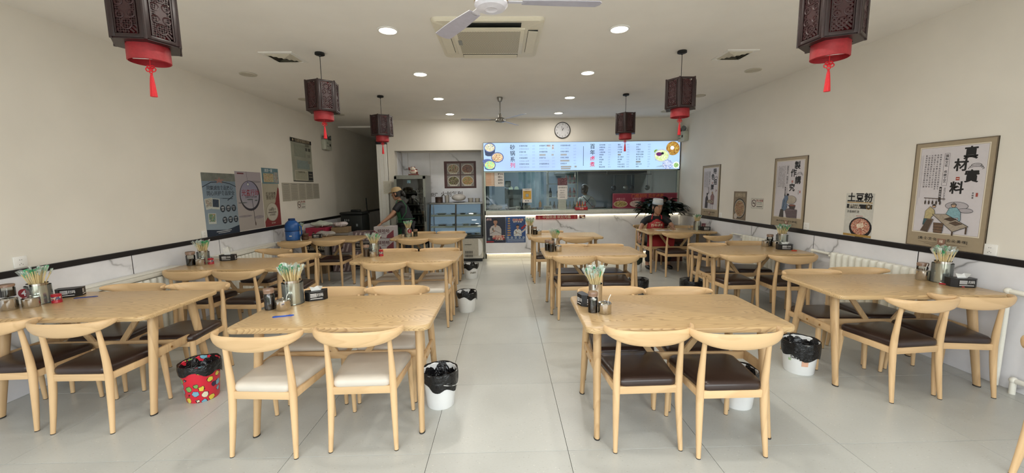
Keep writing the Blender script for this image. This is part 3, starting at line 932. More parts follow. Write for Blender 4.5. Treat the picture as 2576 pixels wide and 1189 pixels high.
bin_(-.475, 2.665, 'white pail with black liner beside the nearest table left of the aisle', .25, .096, .120, None, .085, 2)
bin_(-.49, 4.80, 'white pail with black liner in the aisle beside the middle left table', .24, .098, .122, None, .07, 3, handle=False)
b3 = bin_(-.585, 6.62, 'white labelled pail with black liner beside the table before the display case', .24, .10, .124, None, .055, 4, handle=False)
P = Print(b3, 0)
sheet = MB(); n = 6
sheet.ring_loft([[(.112 * cos(a), .112 * sin(a), z) for a in [radians(-95 + 11 * k) for k in range(n)]] for z in (.095, .16)], close=False, wrap=False)
obj('label_sheet', sheet, food('pail_label', ['#3a3a38', '#d9d6cc', '#c9c6bc', '#55534d'], 60), b3)
bin_(1.60, 2.575, 'white pail with black liner half hidden behind the brown chair at the nearest right table', .25, .096, .12, None, .10, 5, handle=False)
b6 = bin_(2.39, 3.045, 'oval white printed pail with black liner beside the nearest right wall table', .255, .105, .128, None, .09, 6, handle=False)
def pail_print(b, a0, h0, r):
    M_r = mat('print_red', '#b3303a', .5); M_k = mat('print_black', '#222020', .5); M_g = mat('print_green', '#9fb98e', .5); M_p = mat('print_peach', '#dcae94', .5)
    def patch(w, h, a, z, m, n):
        q = MB(); seg = 4
        q.ring_loft([[((r + .0012 + (zz - h0) * .09) * cos(radians(a + w * (k / seg - .5))), (r + .0012 + (zz - h0) * .09) * sin(radians(a + w * (k / seg - .5))), zz) for k in range(seg + 1)] for zz in (z - h / 2, z + h / 2)], close=False, wrap=False)
        obj(n, q, m, b)
    patch(10, .030, a0, h0 + .05, M_r, 'print'); patch(22, .05, a0 + 4, h0 + .005, M_p, 'print')
    for k in range(4): patch(6, .007, a0 + 16 + (k % 2) * 11, h0 + .055 - (k // 2) * .02, M_k, 'print')
    for k in range(3): patch(5, .018, a0 - 30 + k * 9, h0 + .05 - .008 * k, M_k, 'print')
    patch(10, .02, a0 - 48, h0 + .02, M_g, 'print')
    vs, fs = text_mesh('烧烤腐乳', .032, .001, 'CENTER')
    q = MB(); rr = r + .0035
    q.add([((rr + (v.y + .05) * .09) * cos(radians(a0 - 14) + v.x / rr), (rr + (v.y + .05) * .09) * sin(radians(a0 - 14) + v.x / rr), h0 + .045 + v.y) for v in vs], fs)
    obj('lettering', q, M_k, b, smooth=0)
pail_print(b6, -112, .10, .1155)
bin_(2.46, 5.10, 'black-lined bin with crumpled liner beside the second right wall table', .265, .11, .135, mat('grey_pail', '#6d6d6a', .5), .13, 7, handle=False)
bin_(1.80, 5.22, 'black-lined bin standing behind the middle table right of the aisle', .26, .10, .125, mat('grey_pail', '#6d6d6a', .5), .13, 8, handle=False)
bin_(2.33, 6.97, 'white pail with dark green liner at the foot of the seated man', .255, .105, .12, None, .085, 9, bagc=mat('dark_green_liner', '#1f2a22', .4), handle=False)
bin_(-2.22, 6.75, 'white pail under the gap behind the middle left table', .24, .10, .12, None, .05, 10, handle=False)

# ------------------------------------------------------------------ things on the tables
M_chop = mat('bamboo_stick', '#dcc896', .5, var=.05)
M_wrap = thin_glass('clear_film', '#f4fbf6', 1.3, .12, .10)
M_wrapg = mat('green_film_print', '#3f9f68', .35, var=.3, vscale=90)
M_wrapw = mat('pale_film', '#d8e4dc', .3, var=.1, vscale=90)
M_wrapc = thin_glass('crinkled_film', '#eef6f0', 2.2, .1, .22)
M_jar = thin_glass('jar_glass', '#f0efe8', 1.4, .02)
M_sauce = mat('dark_sauce', '#1a1113', .12, coat=.5)
M_lidc = mat('tea_plastic_lid', '#8b6f5d', .25, coat=.3)
M_red = mat('red_tin', '#a81f2c', .3)
M_tis = mat('tissue_paper', '#f1f1ee', .8)
M_tb = mat('black_tissue_box', '#131316', .38)
M_prw = mat('white_print', '#dcdcdc', .5, var=0)

def holder(x, y, z=ZT, r=.050, h=.145, seed=0, tall=.115, sleeve=True, where='', n=36, spread=.9):
    """steel cup with a sheaf of paper-wrapped chopsticks standing in it"""
    t = thing('chopstick_cup', 'steel chopstick cup ' + where, 'cup', (x, y, z), group='steel chopstick cups on the tables')
    q = MB(); q.lathe([(r, 0), (r, h), (r + .0015, h + .001), (r - .0015, h), (r - .0015, .004)], 28); obj('cup', q, M_steel, t)
    if sleeve:
        q = MB(); q.lathe([(r + .012, .002), (r + .012, h * .9)], 24, cap0=False, cap1=False); obj('acrylic_sleeve', q, M_wrap, t)
        q = MB(); q.lathe([(0, 0), (r + .014, 0), (r + .014, .003), (0, .003)], 24, cap0=False, cap1=False); obj('base_disc', q, M_jar, t)
    rnd = random.Random(seed); q = MB()
    q2 = MB()
    for k in range(n):
        a = rnd.uniform(0, 2 * pi); rr = r * .84 * sqrt(rnd.random())
        px_, py_ = rr * cos(a), rr * sin(a); sl = spread * (.55 + .5 * rnd.random()) * 5.2 * rr      # slope outward
        L = h + tall * rnd.uniform(.50, .80); up_ = L - h
        x0, y0 = px_ - sl * .10 * cos(a), py_ - sl * .10 * sin(a)
        x1, y1 = px_ + sl * up_ * 2.3 * cos(a), py_ + sl * up_ * 2.3 * sin(a)
        q.use(0); q.tube([(x0, y0, h - .10), (px_, py_, h), (x1, y1, L)], [.003, .0034, .004], 5)
        x0, y0 = px_, py_
        # printed film sleeve around each pair, pinched at the top
        d = Vector((x1 - px_, y1 - py_, up_)).normalized()
        top = Vector((x1, y1, L)) + d * rnd.uniform(.010, .030)
        q2.use(rnd.choice((0, 0, 1, 2, 2)))
        aa = rnd.uniform(0, pi)
        w = Vector((cos(aa), sin(aa), rnd.uniform(-.4, .4))) * rnd.uniform(.009, .018)
        b0 = Vector((x1, y1, L)) - d * rnd.uniform(.02, .04)
        q2.add([b0 - w * .5, b0 + w * .5, top + w, top - w * .8, (b0 + top) / 2 + w * .8 + Vector((0, 0, .004))], [(0, 1, 4, 2, 3)])
        aa += 1.4; w = Vector((cos(aa), sin(aa), rnd.uniform(-.6, .6))) * rnd.uniform(.012, .022); q2.use(2)
        q2.add([b0, b0 + w * .6 + d * .01, top + w * .9, top + d * .012 - w * .4, b0 - w * .6 + d * .02], [(0, 1, 2, 3, 4)])
    s = obj('chopstick_sheaf', q, [M_chop], None, smooth=0, loc=(x, y, z + .0045)); tag(s, 'wrapped chopsticks in the cup ' + where, 'chopsticks', 'sheaves of wrapped chopsticks', 'stuff')
    obj('film_sleeves', q2, [M_wrapg, M_wrapw, M_wrapc], s, smooth=0)
    return t
def soy_jar(x, y, where, z=ZT, r=.032, h=.145, fill=.62, m=None):
    t = thing('sauce_jar', 'dark sauce jar with brown lid ' + where, 'jar', (x, y, z), group='jars of sauce on the tables')
    q = MB(); q.lathe([(r, 0), (r + .001, h * .7), (r * .86, h * .76), (r * .86, h * .8)], 24, cap1=False); obj('glass', q, M_jar, t)
    q = MB(); q.lathe([(r - .0015, .003), (r - .001, h * fill), (0, h * fill + .0005)], 24, cap1=False); obj('sauce', q, m or M_sauce, t)
    q = MB(); q.lathe([(r * .98, h * .78), (r * 1.03, h * .80), (r * 1.0, h * .85), (r * 1.06, h * .87), (r * 1.06, h * .95), (r * .96, h * 1.0), (0, h)], 24, cap0=True, cap1=False); obj('lid', q, M_lidc, t)
    return t
def pot(x, y, where, z=ZT, r=.043, h=.062, spoon=True, lid=True):
    t = thing('seasoning_pot', 'small steel seasoning pot ' + where, 'pot', (x, y, z), group='steel seasoning pots on the tables')
    q = MB(); q.lathe([(r * .96, 0), (r, .004), (r, h), (r + .002, h + .002), (r - .002, h), (r - .002, .004)], 28); obj('body', q, M_steel, t)
    if lid:
        q = MB(); q.lathe([(r + .002, h + .001), (r * .9, h + .008), (r * .3, h + .012), (0, h + .013)], 28, cap1=False); q.ell((0, 0, h + .018), (.008, .008, .006), 10, 6); obj('lid', q, M_steel, t)
    if spoon:
        q = MB(); q.tube([(.01, 0, h * .4), (.026, .005, h + .03), (.04, .01, h + .055)], [.0025, .0022, .003], 6); obj('spoon_handle', q, M_white, t)
    return t
def tissue_box(x, y, rz, where, z=ZT, w=.150, d=.085, h=.062, tuft=.04):
    t = thing('tissue_box', 'black tissue box with white print ' + where, 'tissue box', (x, y, z), radians(rz), group='black tissue boxes on the tables')
    c = .028; poly = [(-w / 2, -d / 2 + c), (-w / 2 + c, -d / 2), (w / 2 - c, -d / 2), (w / 2, -d / 2 + c), (w / 2, d / 2), (-w / 2, d / 2)]
    q = MB(); q.prism(poly, 0, h); q.prism([(a * 1.015, b * 1.02) for a, b in poly], h, h + .004); obj('box', q, M_tb, t, smooth=0)
    q = MB()
    if tuft > 0:
        q.add([(-.03, 0, h), (.03, .004, h), (.045, -.01, h + tuft), (.01, .006, h + tuft * 1.1), (-.012, -.006, h + tuft * .9), (-.042, .006, h + tuft), (0, .012, h + .002)],
              [(0, 1, 2, 3, 4, 5), (1, 6, 3, 2), (6, 0, 5, 4)])
        obj('tissue', q, M_tis, t)
    for (cx, cy, ang, ww) in ((0, -d / 2, 0, w - 2 * c), (w / 2, .01, pi / 2, d - .03)):
        g = bpy.data.objects.new('side_print', None); 
        q = MB(); M = Matrix.Translation((cx, cy, 0)) @ Matrix.Rotation(ang, 4, 'Z')
        for k in range(3): q.add([M @ Vector((a, -.0008, b)) for a, b in ((-ww * .42, .047 - k * .010), (-ww * .42 + ww * .45, .047 - k * .010), (-ww * .42 + ww * .45, .053 - k * .010), (-ww * .42, .053 - k * .010))], [(0, 1, 2, 3)])
        q.add([M @ Vector((a, -.0008, b)) for a, b in ((-ww * .42, .013), (ww * .42, .013), (ww * .42, .018), (-ww * .42, .018))], [(0, 1, 2, 3)])
        obj('printed_lines', q, M_prw, t, smooth=0)
        bpy.data.objects.remove(g)
    vs, fs = text_mesh('扫码', .026, .0008)
    q = MB(); q.add([(w * .17 + v.x * .8, -d / 2 - .0008, .040 + v.y) for v in vs], fs); obj('lettering', q, M_prw, t, smooth=0)
    return t
def tin(x, y, where, z=ZT, r=.028, h=.062, m=None):
    t = thing('small_tin', 'small tin ' + where, 'tin', (x, y, z), group='small red tins on the tables')
    q = MB(); q.lathe([(r, 0), (r + .001, .003), (r, .006), (r, h - .004), (r + .001, h), (r - .002, h), (r - .003, h - .003), (0, h - .003)], 24, cap1=False); obj('body', q, m or M_red, t)
    q = MB(); q.lathe([(r + .0006, h * .35), (r + .0006, h * .75)], 24, cap0=False, cap1=False); obj('band', q, food('tin_band', ['#c9b9a0', '#a81f2c', '#701520', '#3d4f6e'], 40), t)
    return t
def disc_sign(x, y, z, num, rz, lb):
    t = thing('table_number', lb, 'number tag')
    t.matrix_world = Matrix.Translation((x, y, z)) @ Matrix.Rotation(radians(rz), 4, 'Z') @ Matrix.Rotation(pi / 2, 4, 'X')
    q = MB(); q.lathe([(.033, -.0012), (.033, .0012)], 28); obj('disc', q, mat('number_red', '#8f1c26', .4), t)
    P = Print(t, .0012); P.text(num, 0, 0, .058, M_prw, .0012); P.done()
    return t
def opener(x, y, rz, lb, col='#2c4f9e', L=.135, lw=.013):
    q = MB(); pts = [(-L / 2, 0), (-L / 2 + .012, lw), (-L * .2, lw * .6), (0, lw * .75), (L * .25, lw * .6), (L / 2 - .018, lw * 1.15), (L / 2, 0), (L / 2 - .018, -lw * 1.15), (L * .25, -lw * .6), (0, -lw * .75), (-L * .2, -lw * .6), (-L / 2 + .012, -lw)]
    q.prism(pts[::-1], 0, .004); q.prism([(a * .94, b * .8) for a, b in pts[::-1]], .004, .006)
    o = obj('bottle_opener', q, mat('opener_' + col.strip('#'), col, .3), None, loc=(x, y, ZT), rz=radians(rz)); tag(o, lb, 'opener'); return o

w = 'on the nearest left wall table'
holder(-3.43, 2.90, r=.056, h=.15, seed=1, where=w); disc_sign(-3.455, 2.832, ZT + .09, '4', 12, 'red round table tag with the number 4 at the left photo edge')
pot(-3.46, 2.745, w + ', beneath the dark jar', r=.043, h=.075, spoon=False); soy_jar(-3.46, 2.745, w + ', on a pot', z=ZT + .094, r=.038, h=.085, fill=.5)
pot(-3.375, 2.80, w + ', in front of the cup', r=.045, h=.062, spoon=False)
tin(-3.315, 2.905, w); tissue_box(-3.40, 3.075, 28, w, tuft=0)
opener(-3.235, 3.03, 25, 'long blue bottle opener lying on the nearest left wall table', '#34427e', .14, .009)
w = 'on the nearest table left of the aisle'
holder(-1.515, 2.775, r=.057, h=.17, seed=2, where=w, n=40); soy_jar(-1.60, 2.635, w); pot(-1.505, 2.625, w, r=.045, h=.062)
tissue_box(-1.395, 2.865, 25, w, tuft=.035); opener(-1.425, 2.475, 18, 'bright blue bottle opener on the nearest table left of the aisle', '#2c55b4', .125, .013)
w = 'on the nearest table right of the aisle'
holder(.605, 2.60, r=.045, h=.15, seed=3, where=w, sleeve=False, n=44, spread=1.15); soy_jar(.555, 2.45, w, r=.030, h=.135); pot(.625, 2.425, w, r=.041, h=.062)
tissue_box(.522, 2.61, -72, w, w=.115, d=.055, h=.074, tuft=0)
w = 'on the second left wall table'
holder(-3.40, 4.46, seed=4, where=w, r=.048, h=.14); soy_jar(-3.44, 4.33, w, r=.042, h=.15, fill=.5); pot(-3.34, 4.33, w, r=.045, h=.062); tin(-3.27, 4.39, w)
tissue_box(-3.23, 4.60, 12, w, w=.16, tuft=.09)
w = 'on the middle table left of the aisle'
holder(-1.60, 4.81, seed=5, where=w, r=.052, h=.15, n=44, spread=1.2); soy_jar(-1.665, 4.72, w, r=.035, h=.14, fill=.6, m=mat('brown_sauce', '#6b4a33', .3)); pot(-1.575, 4.68, w, r=.04, h=.06, spoon=False)
tin(-1.495, 4.73, w, r=.026, h=.075)
w = 'on the table before the display case'
holder(-1.62, 6.62, seed=6, where=w, r=.045, h=.15); disc_sign(-1.585, 6.565, ZT + .10, '1', 5, 'red round table tag with the number 1 before the display case')
pot(-1.70, 6.58, w, r=.03, h=.05, spoon=False, lid=False); soy_jar(-1.51, 6.66, w, r=.035, h=.12)
w = 'on the middle table right of the aisle'
soy_jar(.535, 4.95, w + ', rear one', r=.033, h=.135); soy_jar(.570, 4.86, w + ', front one', r=.034, h=.135); holder(.64, 5.02, seed=7, where=w, r=.045, h=.15, sleeve=False); pot(.66, 4.87, w, r=.042, h=.065, spoon=False)
w = 'on the table closest to the marble counter'
holder(.435, 6.75, seed=8, where=w, r=.05, h=.15, sleeve=False); soy_jar(.505, 6.66, w, r=.033, h=.135); pot(.575, 6.66, w, r=.042, h=.062, spoon=False)
w = 'on the nearest right wall table'
pot(3.435, 3.13, w, r=.044, h=.075); soy_jar(3.50, 3.20, w, r=.036, h=.13); holder(3.505, 3.055, seed=9, where=w, r=.052, h=.17, n=44)
tissue_box(3.50, 2.905, -14, w, w=.165, tuft=.038); q = MB(); q.tube([(3.415, 2.985, ZT + .006), (3.47, 2.86, ZT + .006)], [.006, .004], 8); tag(obj('red_pen', q, M_red), 'red pen lying beside the tissue box on the nearest right wall table', 'pen')
w = 'on the second right wall table'
pot(3.36, 5.00, w + ', left one', r=.043, h=.07, spoon=False); pot(3.455, 4.94, w + ', right one', r=.043, h=.07, spoon=False); soy_jar(3.45, 5.05, w, r=.036, h=.15); holder(3.545, 4.96, seed=10, where=w, r=.055, h=.17)
tissue_box(3.43, 4.74, -12, w, w=.165, tuft=.03); q = MB(); q.rbox((3.46, 4.62, ZT + .005), (.05, .03, .01), .003); tag(obj('lighter', q, mat('orange_red', '#c23a22', .4)), 'small orange-red lighter beside the tissue box on the second right wall table', 'lighter')
w = 'on the table at which the man sits'
holder(3.46, 7.03, seed=11, where=w, r=.05, h=.16); tissue_box(3.55, 6.90, -10, w, w=.15, tuft=0); tin(3.585, 7.05, w, r=.035, h=.11, m=mat('pink_tin', '#7d4854', .4))
q = MB(); q.tube([(3.345 + .028 * cos(a) , 7.08, ZT + .05 + .045 * sin(a)) for a in [k * 2 * pi / 16 for k in range(17)]], .003, 6); q.box((3.345, 7.08, ZT + .004), (.05, .03, .008)); tag(obj('wire_stand', q, M_bsteel), 'thin wire loop stand beside the chopstick cup of the far right table', 'stand')
w = 'on the dim table with the blue jug'
holder(-3.33, 6.47, seed=12, where=w, r=.04, h=.15, sleeve=False); q = MB(); q.lathe([(.04, 0), (.05, .01), (.05, .05), (.035, .06), (.05, .075), (.05, .10), (0, .102)], 20, cap1=False)
tag(obj('brown_pot', q, mat('brown_ceramic', '#5a4030', .4), loc=(-3.24, 6.44, ZT)), 'small brown waisted pot between the blue jug and the tissue box', 'pot')
tissue_box(-3.16, 6.66, 8, w, w=.15, tuft=0)
# blue water jug
t = thing('water_jug', 'large blue plastic water jug with a handle on the dim table', 'jug', (-3.43, 6.42, ZT))
M_jugb = mat('blue_jug_plastic', '#2c5fa6', .3, var=.12, vscale=40)
q = MB(); q.lathe([(.100, 0), (.108, .01), (.108, .14), (.102, .15), (.108, .16), (.108, .235), (.095, .275), (.055, .315), (.045, .32)], 28, cap1=False); obj('body', q, M_jugb, t)
q = MB(); q.lathe([(.047, .315), (.05, .32), (.05, .345), (.044, .35), (0, .352)], 24, cap1=False); obj('cap', q, mat('dark_blue_cap', '#1d3c70', .4), t)
q = MB(); q.tube([(.10, 0, .25), (.145, -.01, .22), (.150, -.01, .10), (.105, 0, .05)], .011, 8); obj('handle', q, M_jugb, t)
q = MB(); q.lathe([(.112, .148), (.115, .152), (.112, .158)], 28, cap0=False, cap1=False); obj('band', q, mat('dark_blue_cap', '#1d3c70', .4), t)
q = MB(); q.box((.02, -.1088, .075), (.04, .002, .018)); obj('label_sheet', q, M_prw, t, smooth=0)
# paper menu and phone before the seated man
q = MB(); q.box((2.83, 6.99, ZT + .0035), (.26, .20, .004), Matrix.Identity(4)); mn = obj('menu_sheet', q, mat('menu_white', '#cfcbc6', .5), smooth=0); tag(mn, 'white laminated menu sheet lying before the seated man', 'menu')
q = MB(); q.box((2.90, 7.0, ZT + .0060), (.08, .10, .0006)); q.box((2.78, 7.03, ZT + .0060), (.06, .03, .0006)); obj('print', q, mat('menu_dark_red', '#6b3238', .5), mn, smooth=0)

# ------------------------------------------------------------------ radiators and pipes
def radiator(side, ys, z0, z1, label, shelf):
    X = XL if side == 'left' else XR; s = 1 if side == 'left' else -1
    t = thing('radiator', label, 'radiator', (X + s * .030, 0, 0))
    cast = ys[1] - ys[0]; pitch = .078; n = int(cast / pitch)
    q0 = MB(); hz = (z1 - z0)
    q0.tube([(0, 0, z0 + .03), (0, 0, z1 - .03)], [.030, .030], 14, flat=1.0)
    fin = MB()
    ring = []
    for zz, sc in ((z0, .8), (z0 + .012, .97), (z0 + .03, 1), (z1 - .03, 1), (z1 - .010, .97), (z1, .82)):
        ring.append([(.045 * sc * cos(a) * 1.0, .0345 * sc * sin(a), zz) for a in [2 * pi * k / 16 for k in range(16)]])
    fin.ring_loft(ring); me = fin.mesh('radiator_section', M_whitemetal, 50)
    for k in range(n):
        o = obj('radiator_section', me, None, t, loc=(s * .052, ys[0] + pitch * (k + .5), 0))
    q = MB(); q.tube([(s * .052, ys[0] - .03, z0 + .05), (s * .052, ys[1] + .03, z0 + .05)], .014, 10); q.tube([(s * .052, ys[0] - .03, z1 - .05), (s * .052, ys[1] + .03, z1 - .05)], .014, 10); obj('header_pipe', q, M_whitemetal, t)
    q = MB()
    for zz in (z0 + .05, z1 - .05): q.lathe([(.017, 0), (.02, .01), (.02, .03), (.017, .04)], 12, M=Matrix.Translation((s * .052, ys[0] - .045, zz)) @ Matrix.Rotation(-pi / 2, 4, 'X'))
    obj('valve', q, M_dark, t)
    if shelf:
        q = MB(); q.rbox((s * .048, (ys[0] + ys[1]) / 2, z1 + .035), (.10, cast + .06, .05), .006); q.rbox((s * .048, (ys[0] + ys[1]) / 2, z1 + .062), (.115, cast + .08, .012), .004); obj('top_cover', q, M_whitemetal, t)
    return t
radiator('left', (2.95, 4.28), .10, .655, 'long white radiator on the left wall behind the nearest table', True)
radiator('left', (4.95, 6.10), .10, .655, 'white radiator on the left wall below the three paper posters', True)
radiator('right', (3.32, 4.26), .12, .765, 'white ribbed radiator on the right wall behind the nearest table', False)
radiator('right', (5.10, 5.92), .12, .765, 'white ribbed radiator on the right wall farther back', False)
def pipe(pts, label, r=.016, valves=()):
    t = thing('heating_pipe', label, 'pipe', pts[0])
    o = Vector(pts[0]); q = MB()
    for a, b2 in zip(pts[:-1], pts[1:]): q.tube([Vector(a) - o, Vector(b2) - o], r, 12)
    for a in pts[1:-1]: q.ell(tuple(Vector(a) - o), (r * 1.35,) * 3, 12, 8)
    obj('tube', q, M_whitemetal, t)
    for v in valves:
        q = MB(); vo = Vector(v) - o; q.ell(tuple(vo), (.022, .03, .024), 10, 8); q.rbox(tuple(vo + Vector((0, 0, .03))), (.02, .035, .02), .004); obj('valve', q, M_dark, t)
    return t
xr = XR - .07
pipe([(xr, 1.7, .73), (xr, 2.72, .73), (xr, 2.72, .02)], 'white heating pipe bending down at the wall end of the nearest right table', .018)
pipe([(xr, 1.9, .10), (xr, 2.62, .10), (xr, 2.62, .0)], 'low white heating pipe near the floor at the right photo edge', .018, [(xr, 2.42, .10)])
pipe([(xr, 4.30, .735), (xr, 4.55, .735), (xr, 4.55, .02)], 'white pipe going down beside the nearer right wall radiator', .016)
pipe([(xr, 5.95, .745), (xr, 6.2, .745), (xr, 6.2, .45)], 'white pipe bend beside the farther right wall radiator', .014)
xl = XL + .07
pipe([(xl, 6.13, .70), (xl, 6.36, .70), (xl, 6.36, .30)], 'white pipe bend on the left wall beside the blue jug', .016)
pipe([(xl, 4.33, .60), (xl, 4.55, .60), (xl, 4.55, .02)], 'white pipe between the two left wall radiators', .016)

# ------------------------------------------------------------------ wall sockets
def socket(side, y, z, label, w=.086, double=True):
    X = XL if side == 'left' else XR
    t = thing('wall_socket', label, 'socket', group='white wall sockets above the black rails'); t.matrix_world = wall_matrix(side, X, y, z)
    q = MB(); q.rbox((0, 0, .005), (w, .086, .010), .003); obj('plate', q, M_white, t)
    P = Print(t, .0100)
    for dx, dy in ((-.006, .016), (.006, .016), (0, -.012), (-.010, -.020), (.010, -.020)): P.rect(dx, dy, .003, .007, M_dark)
    P.done('slots')
    return t
socket('left', 3.02, 1.007, 'white wall socket above the nearest left table'); socket('left', 4.87, 1.0, 'white wall plate left of the blue safety poster')
socket('right', 2.91, 1.0, 'white wall socket right of the largest framed poster'); socket('right', 4.76, 1.0, 'white wall plate beside the middle framed poster')
socket('right', 6.70, 1.0, 'white wall plate beside the farthest framed poster')

# ------------------------------------------------------------------ hanging lanterns
M_red_cloth = mat('red_silk', '#962128', .55, var=.12, vscale=80)
M_redwood = mat('dark_carved_wood', '#241011', .4, var=.25, vscale=60)
M_redwood2 = mat('carved_infill', '#321416', .45, var=.3, vscale=90)
M_tass = mat('red_tassel_thread', '#d0202c', .6, var=.1, vscale=120)
M_cord = mat('black_cord', '#101214', .5)
def lantern():
    t = thing('hanging_lantern', '', 'lantern')          # origin at the ceiling
    top, bot = -.295, -.590
    q = MB(); q.lathe([(.0, 0), (.045, 0), (.048, -.006), (.048, -.022), (.040, -.026), (.012, -.027), (.008, -.04)], 20, cap0=False); obj('ceiling_rose', q, M_cord, t)
    q = MB(); q.tube([(0, 0, -.03), (0, 0, top + .01)], .0035, 6); obj('cord', q, M_cord, t)
    R = .160; cs = [(R * cos(radians(60 * k)), R * sin(radians(60 * k))) for k in range(6)]
    # inner red drum
    q = MB(); q.lathe([(.092, top - .01), (.096, bot - .085), (.091, bot - .088), (.089, top - .01)], 36, cap0=False, cap1=False); q.lathe([(.092, bot - .060), (0, bot - .060)], 36, cap0=False, cap1=False); obj('drum', q, M_red_cloth, t)
    q = MB(); q.box((0, 0, bot - .066), (.165, .006, .003)); obj('drum_rod', q, M_white, t, smooth=0)
    for k in range(6):
        a, b2 = Vector((*cs[k], 0)), Vector((*cs[(k + 1) % 6], 0)); mid = (a + b2) / 2; L = (b2 - a).length
        ang = atan2((b2 - a).y, (b2 - a).x)
        M = Matrix.Translation((mid.x, mid.y, (top + bot) / 2)) @ Matrix.Rotation(ang, 4, 'Z')
        H = top - bot
        q = MB()
        for sx in (-1, 1): q.rbox((sx * (L / 2 - .012), 0, 0), (.024, .014, H), .003, M)
        for sz in (-1, 1): q.rbox((0, 0, sz * (H / 2 - .010)), (L - .03, .012, .020), .003, M)
        for sx in (-1, 1): q.box((sx * (L / 2 - .030), -.004, 0), (.006, .008, H - .04), M)
        pn = obj('carved_panel', q, M_redwood, t, smooth=30)
        # fretwork: scrolls, a central oval plaque and a fine net of slats
        q = MB(); rnd = random.Random(5 + k)
        wi, hi = L - .068, H - .05
        for i in range(-7, 8):
            for s in (-1, 1):
                x0, x1 = -wi / 2, wi / 2; z0 = i * hi / 11.; z1 = z0 + s * wi
                # clip to the panel
                zc0, zc1 = max(-hi / 2, min(hi / 2, z0)), max(-hi / 2, min(hi / 2, z1))
                if abs(zc0 - zc1) < .004: continue
                xa = x0 + (zc0 - z0) / (z1 - z0) * wi; xb = x0 + (zc1 - z0) / (z1 - z0) * wi
                d = Vector((xb - xa, 0, zc1 - zc0)); ln = d.length; an = atan2(d.x, d.z)
                q.box((0, 0, 0), (.0095, .005, ln), M @ Matrix.Translation(((xa + xb) / 2, 0, (zc0 + zc1) / 2)) @ Matrix.Rotation(an, 4, 'Y'))
        for (cx, cz, r) in ((0, hi * .33, .026), (0, -hi * .33, .026), (-wi * .28, hi * .12, .018), (wi * .28, -hi * .12, .018), (wi * .28, hi * .14, .018), (-wi * .28, -hi * .14, .018)):
            q.tube([(M @ Vector((cx + r * cos(u), -.002, cz + r * sin(u)))) for u in [j * 2 * pi / 12 for j in range(13)]], .0042, 5)
        oval = [(.026 * cos(u), .058 * sin(u)) for u in [j * 2 * pi / 20 for j in range(20)]]
        q.prism(oval, -.003, .003, M @ Matrix.Rotation(pi / 2, 4, 'X'))
        obj('fretwork', q, M_redwood2, pn, smooth=0)
    for k in range(6):
        x, y = cs[k]; q = MB(); q.tube([(x, y, top + .004), (x, y, bot - .006)], .0085, 8); obj('post', q, M_redwood, t)
    q = MB()
    for k in range(3):
        a = cs[k]; b2 = cs[k + 3]; q.tube([(a[0], a[1], top - .005), (b2[0], b2[1], top - .005)], .005, 6)
    obj('spider', q, M_redwood, t)
    q = MB(); q.ring_loft([[(R * s * cos(radians(60 * k)), R * s * sin(radians(60 * k)), z) for k in range(6)] for s, z in ((1.0, bot + .004), (1.0, bot - .006), (.66, bot - .006), (.66, bot + .004), (1.0, bot + .004))], close=False); obj('bottom_rim', q, M_redwood, t, smooth=0)
    # knot and tassel
    ts = thing('x', '', 'x'); 
    COLrm = ts; bpy.data.objects.remove(ts)
    z = bot - .088
    q = MB(); q.tube([(0, 0, z + .03), (0, 0, z - .025)], .0022, 6)
    for (dx, dz, r) in ((-.014, 0, .011), (.014, 0, .011), (-.009, .013, .009), (.009, .013, .009), (0, -.012, .009), (0, .004, .009)):
        q.tube([(dx + r * cos(u), .002 * sin(2 * u), z - .036 + dz + r * sin(u)) for u in [j * 2 * pi / 10 for j in range(11)]], .003, 5)
    q.ell((0, 0, z - .036), (.011, .007, .012), 8, 6)
    tt = obj('tassel', q, M_tass, t)
    q = MB(); z2 = z - .062
    q.ell((0, 0, z2), (.0065, .0065, .009), 8, 6)
    rings = []
    for u in (0, .15, .4, .7, 1.0):
        rr = .006 + .0095 * u ** .7; rings.append([(rr * (1 + .10 * (i % 2)) * cos(2 * pi * i / 22), rr * (1 + .10 * (i % 2)) * sin(2 * pi * i / 22), z2 - .006 - .115 * u) for i in range(22)])
    q.ring_loft(rings); obj('tassel_skirt', q, M_tass, tt, smooth=0)
    return t
l0 = lantern(); first = True
LN = [(-1.975, 2.36, 8, 'front left hanging carved wood and red lantern cut off by the top of the photo'),
      (1.905, 2.38, -22, 'front right hanging carved wood and red lantern cut off by the top of the photo'),
      (-1.875, 4.30, 40, 'hanging carved wood lantern on the left, second from the camera, beside the air vent'),
      (1.885, 4.32, 2, 'hanging carved wood lantern on the right, second from the camera, beside the air vent'),
      (-1.850, 6.22, 28, 'farthest hanging carved wood lantern on the left, by the corridor'),
      (1.885, 6.25, 12, 'farthest hanging carved wood lantern on the right, before the lit menu')]
for x, y, a, lb in LN:
    t = l0 if first else copy_tree(l0)
    first = False
    t.location = (x, y, ZC); t.rotation_euler = (0, 0, radians(a)); t['label'] = lb; t['group'] = 'carved hanging lanterns in two rows'

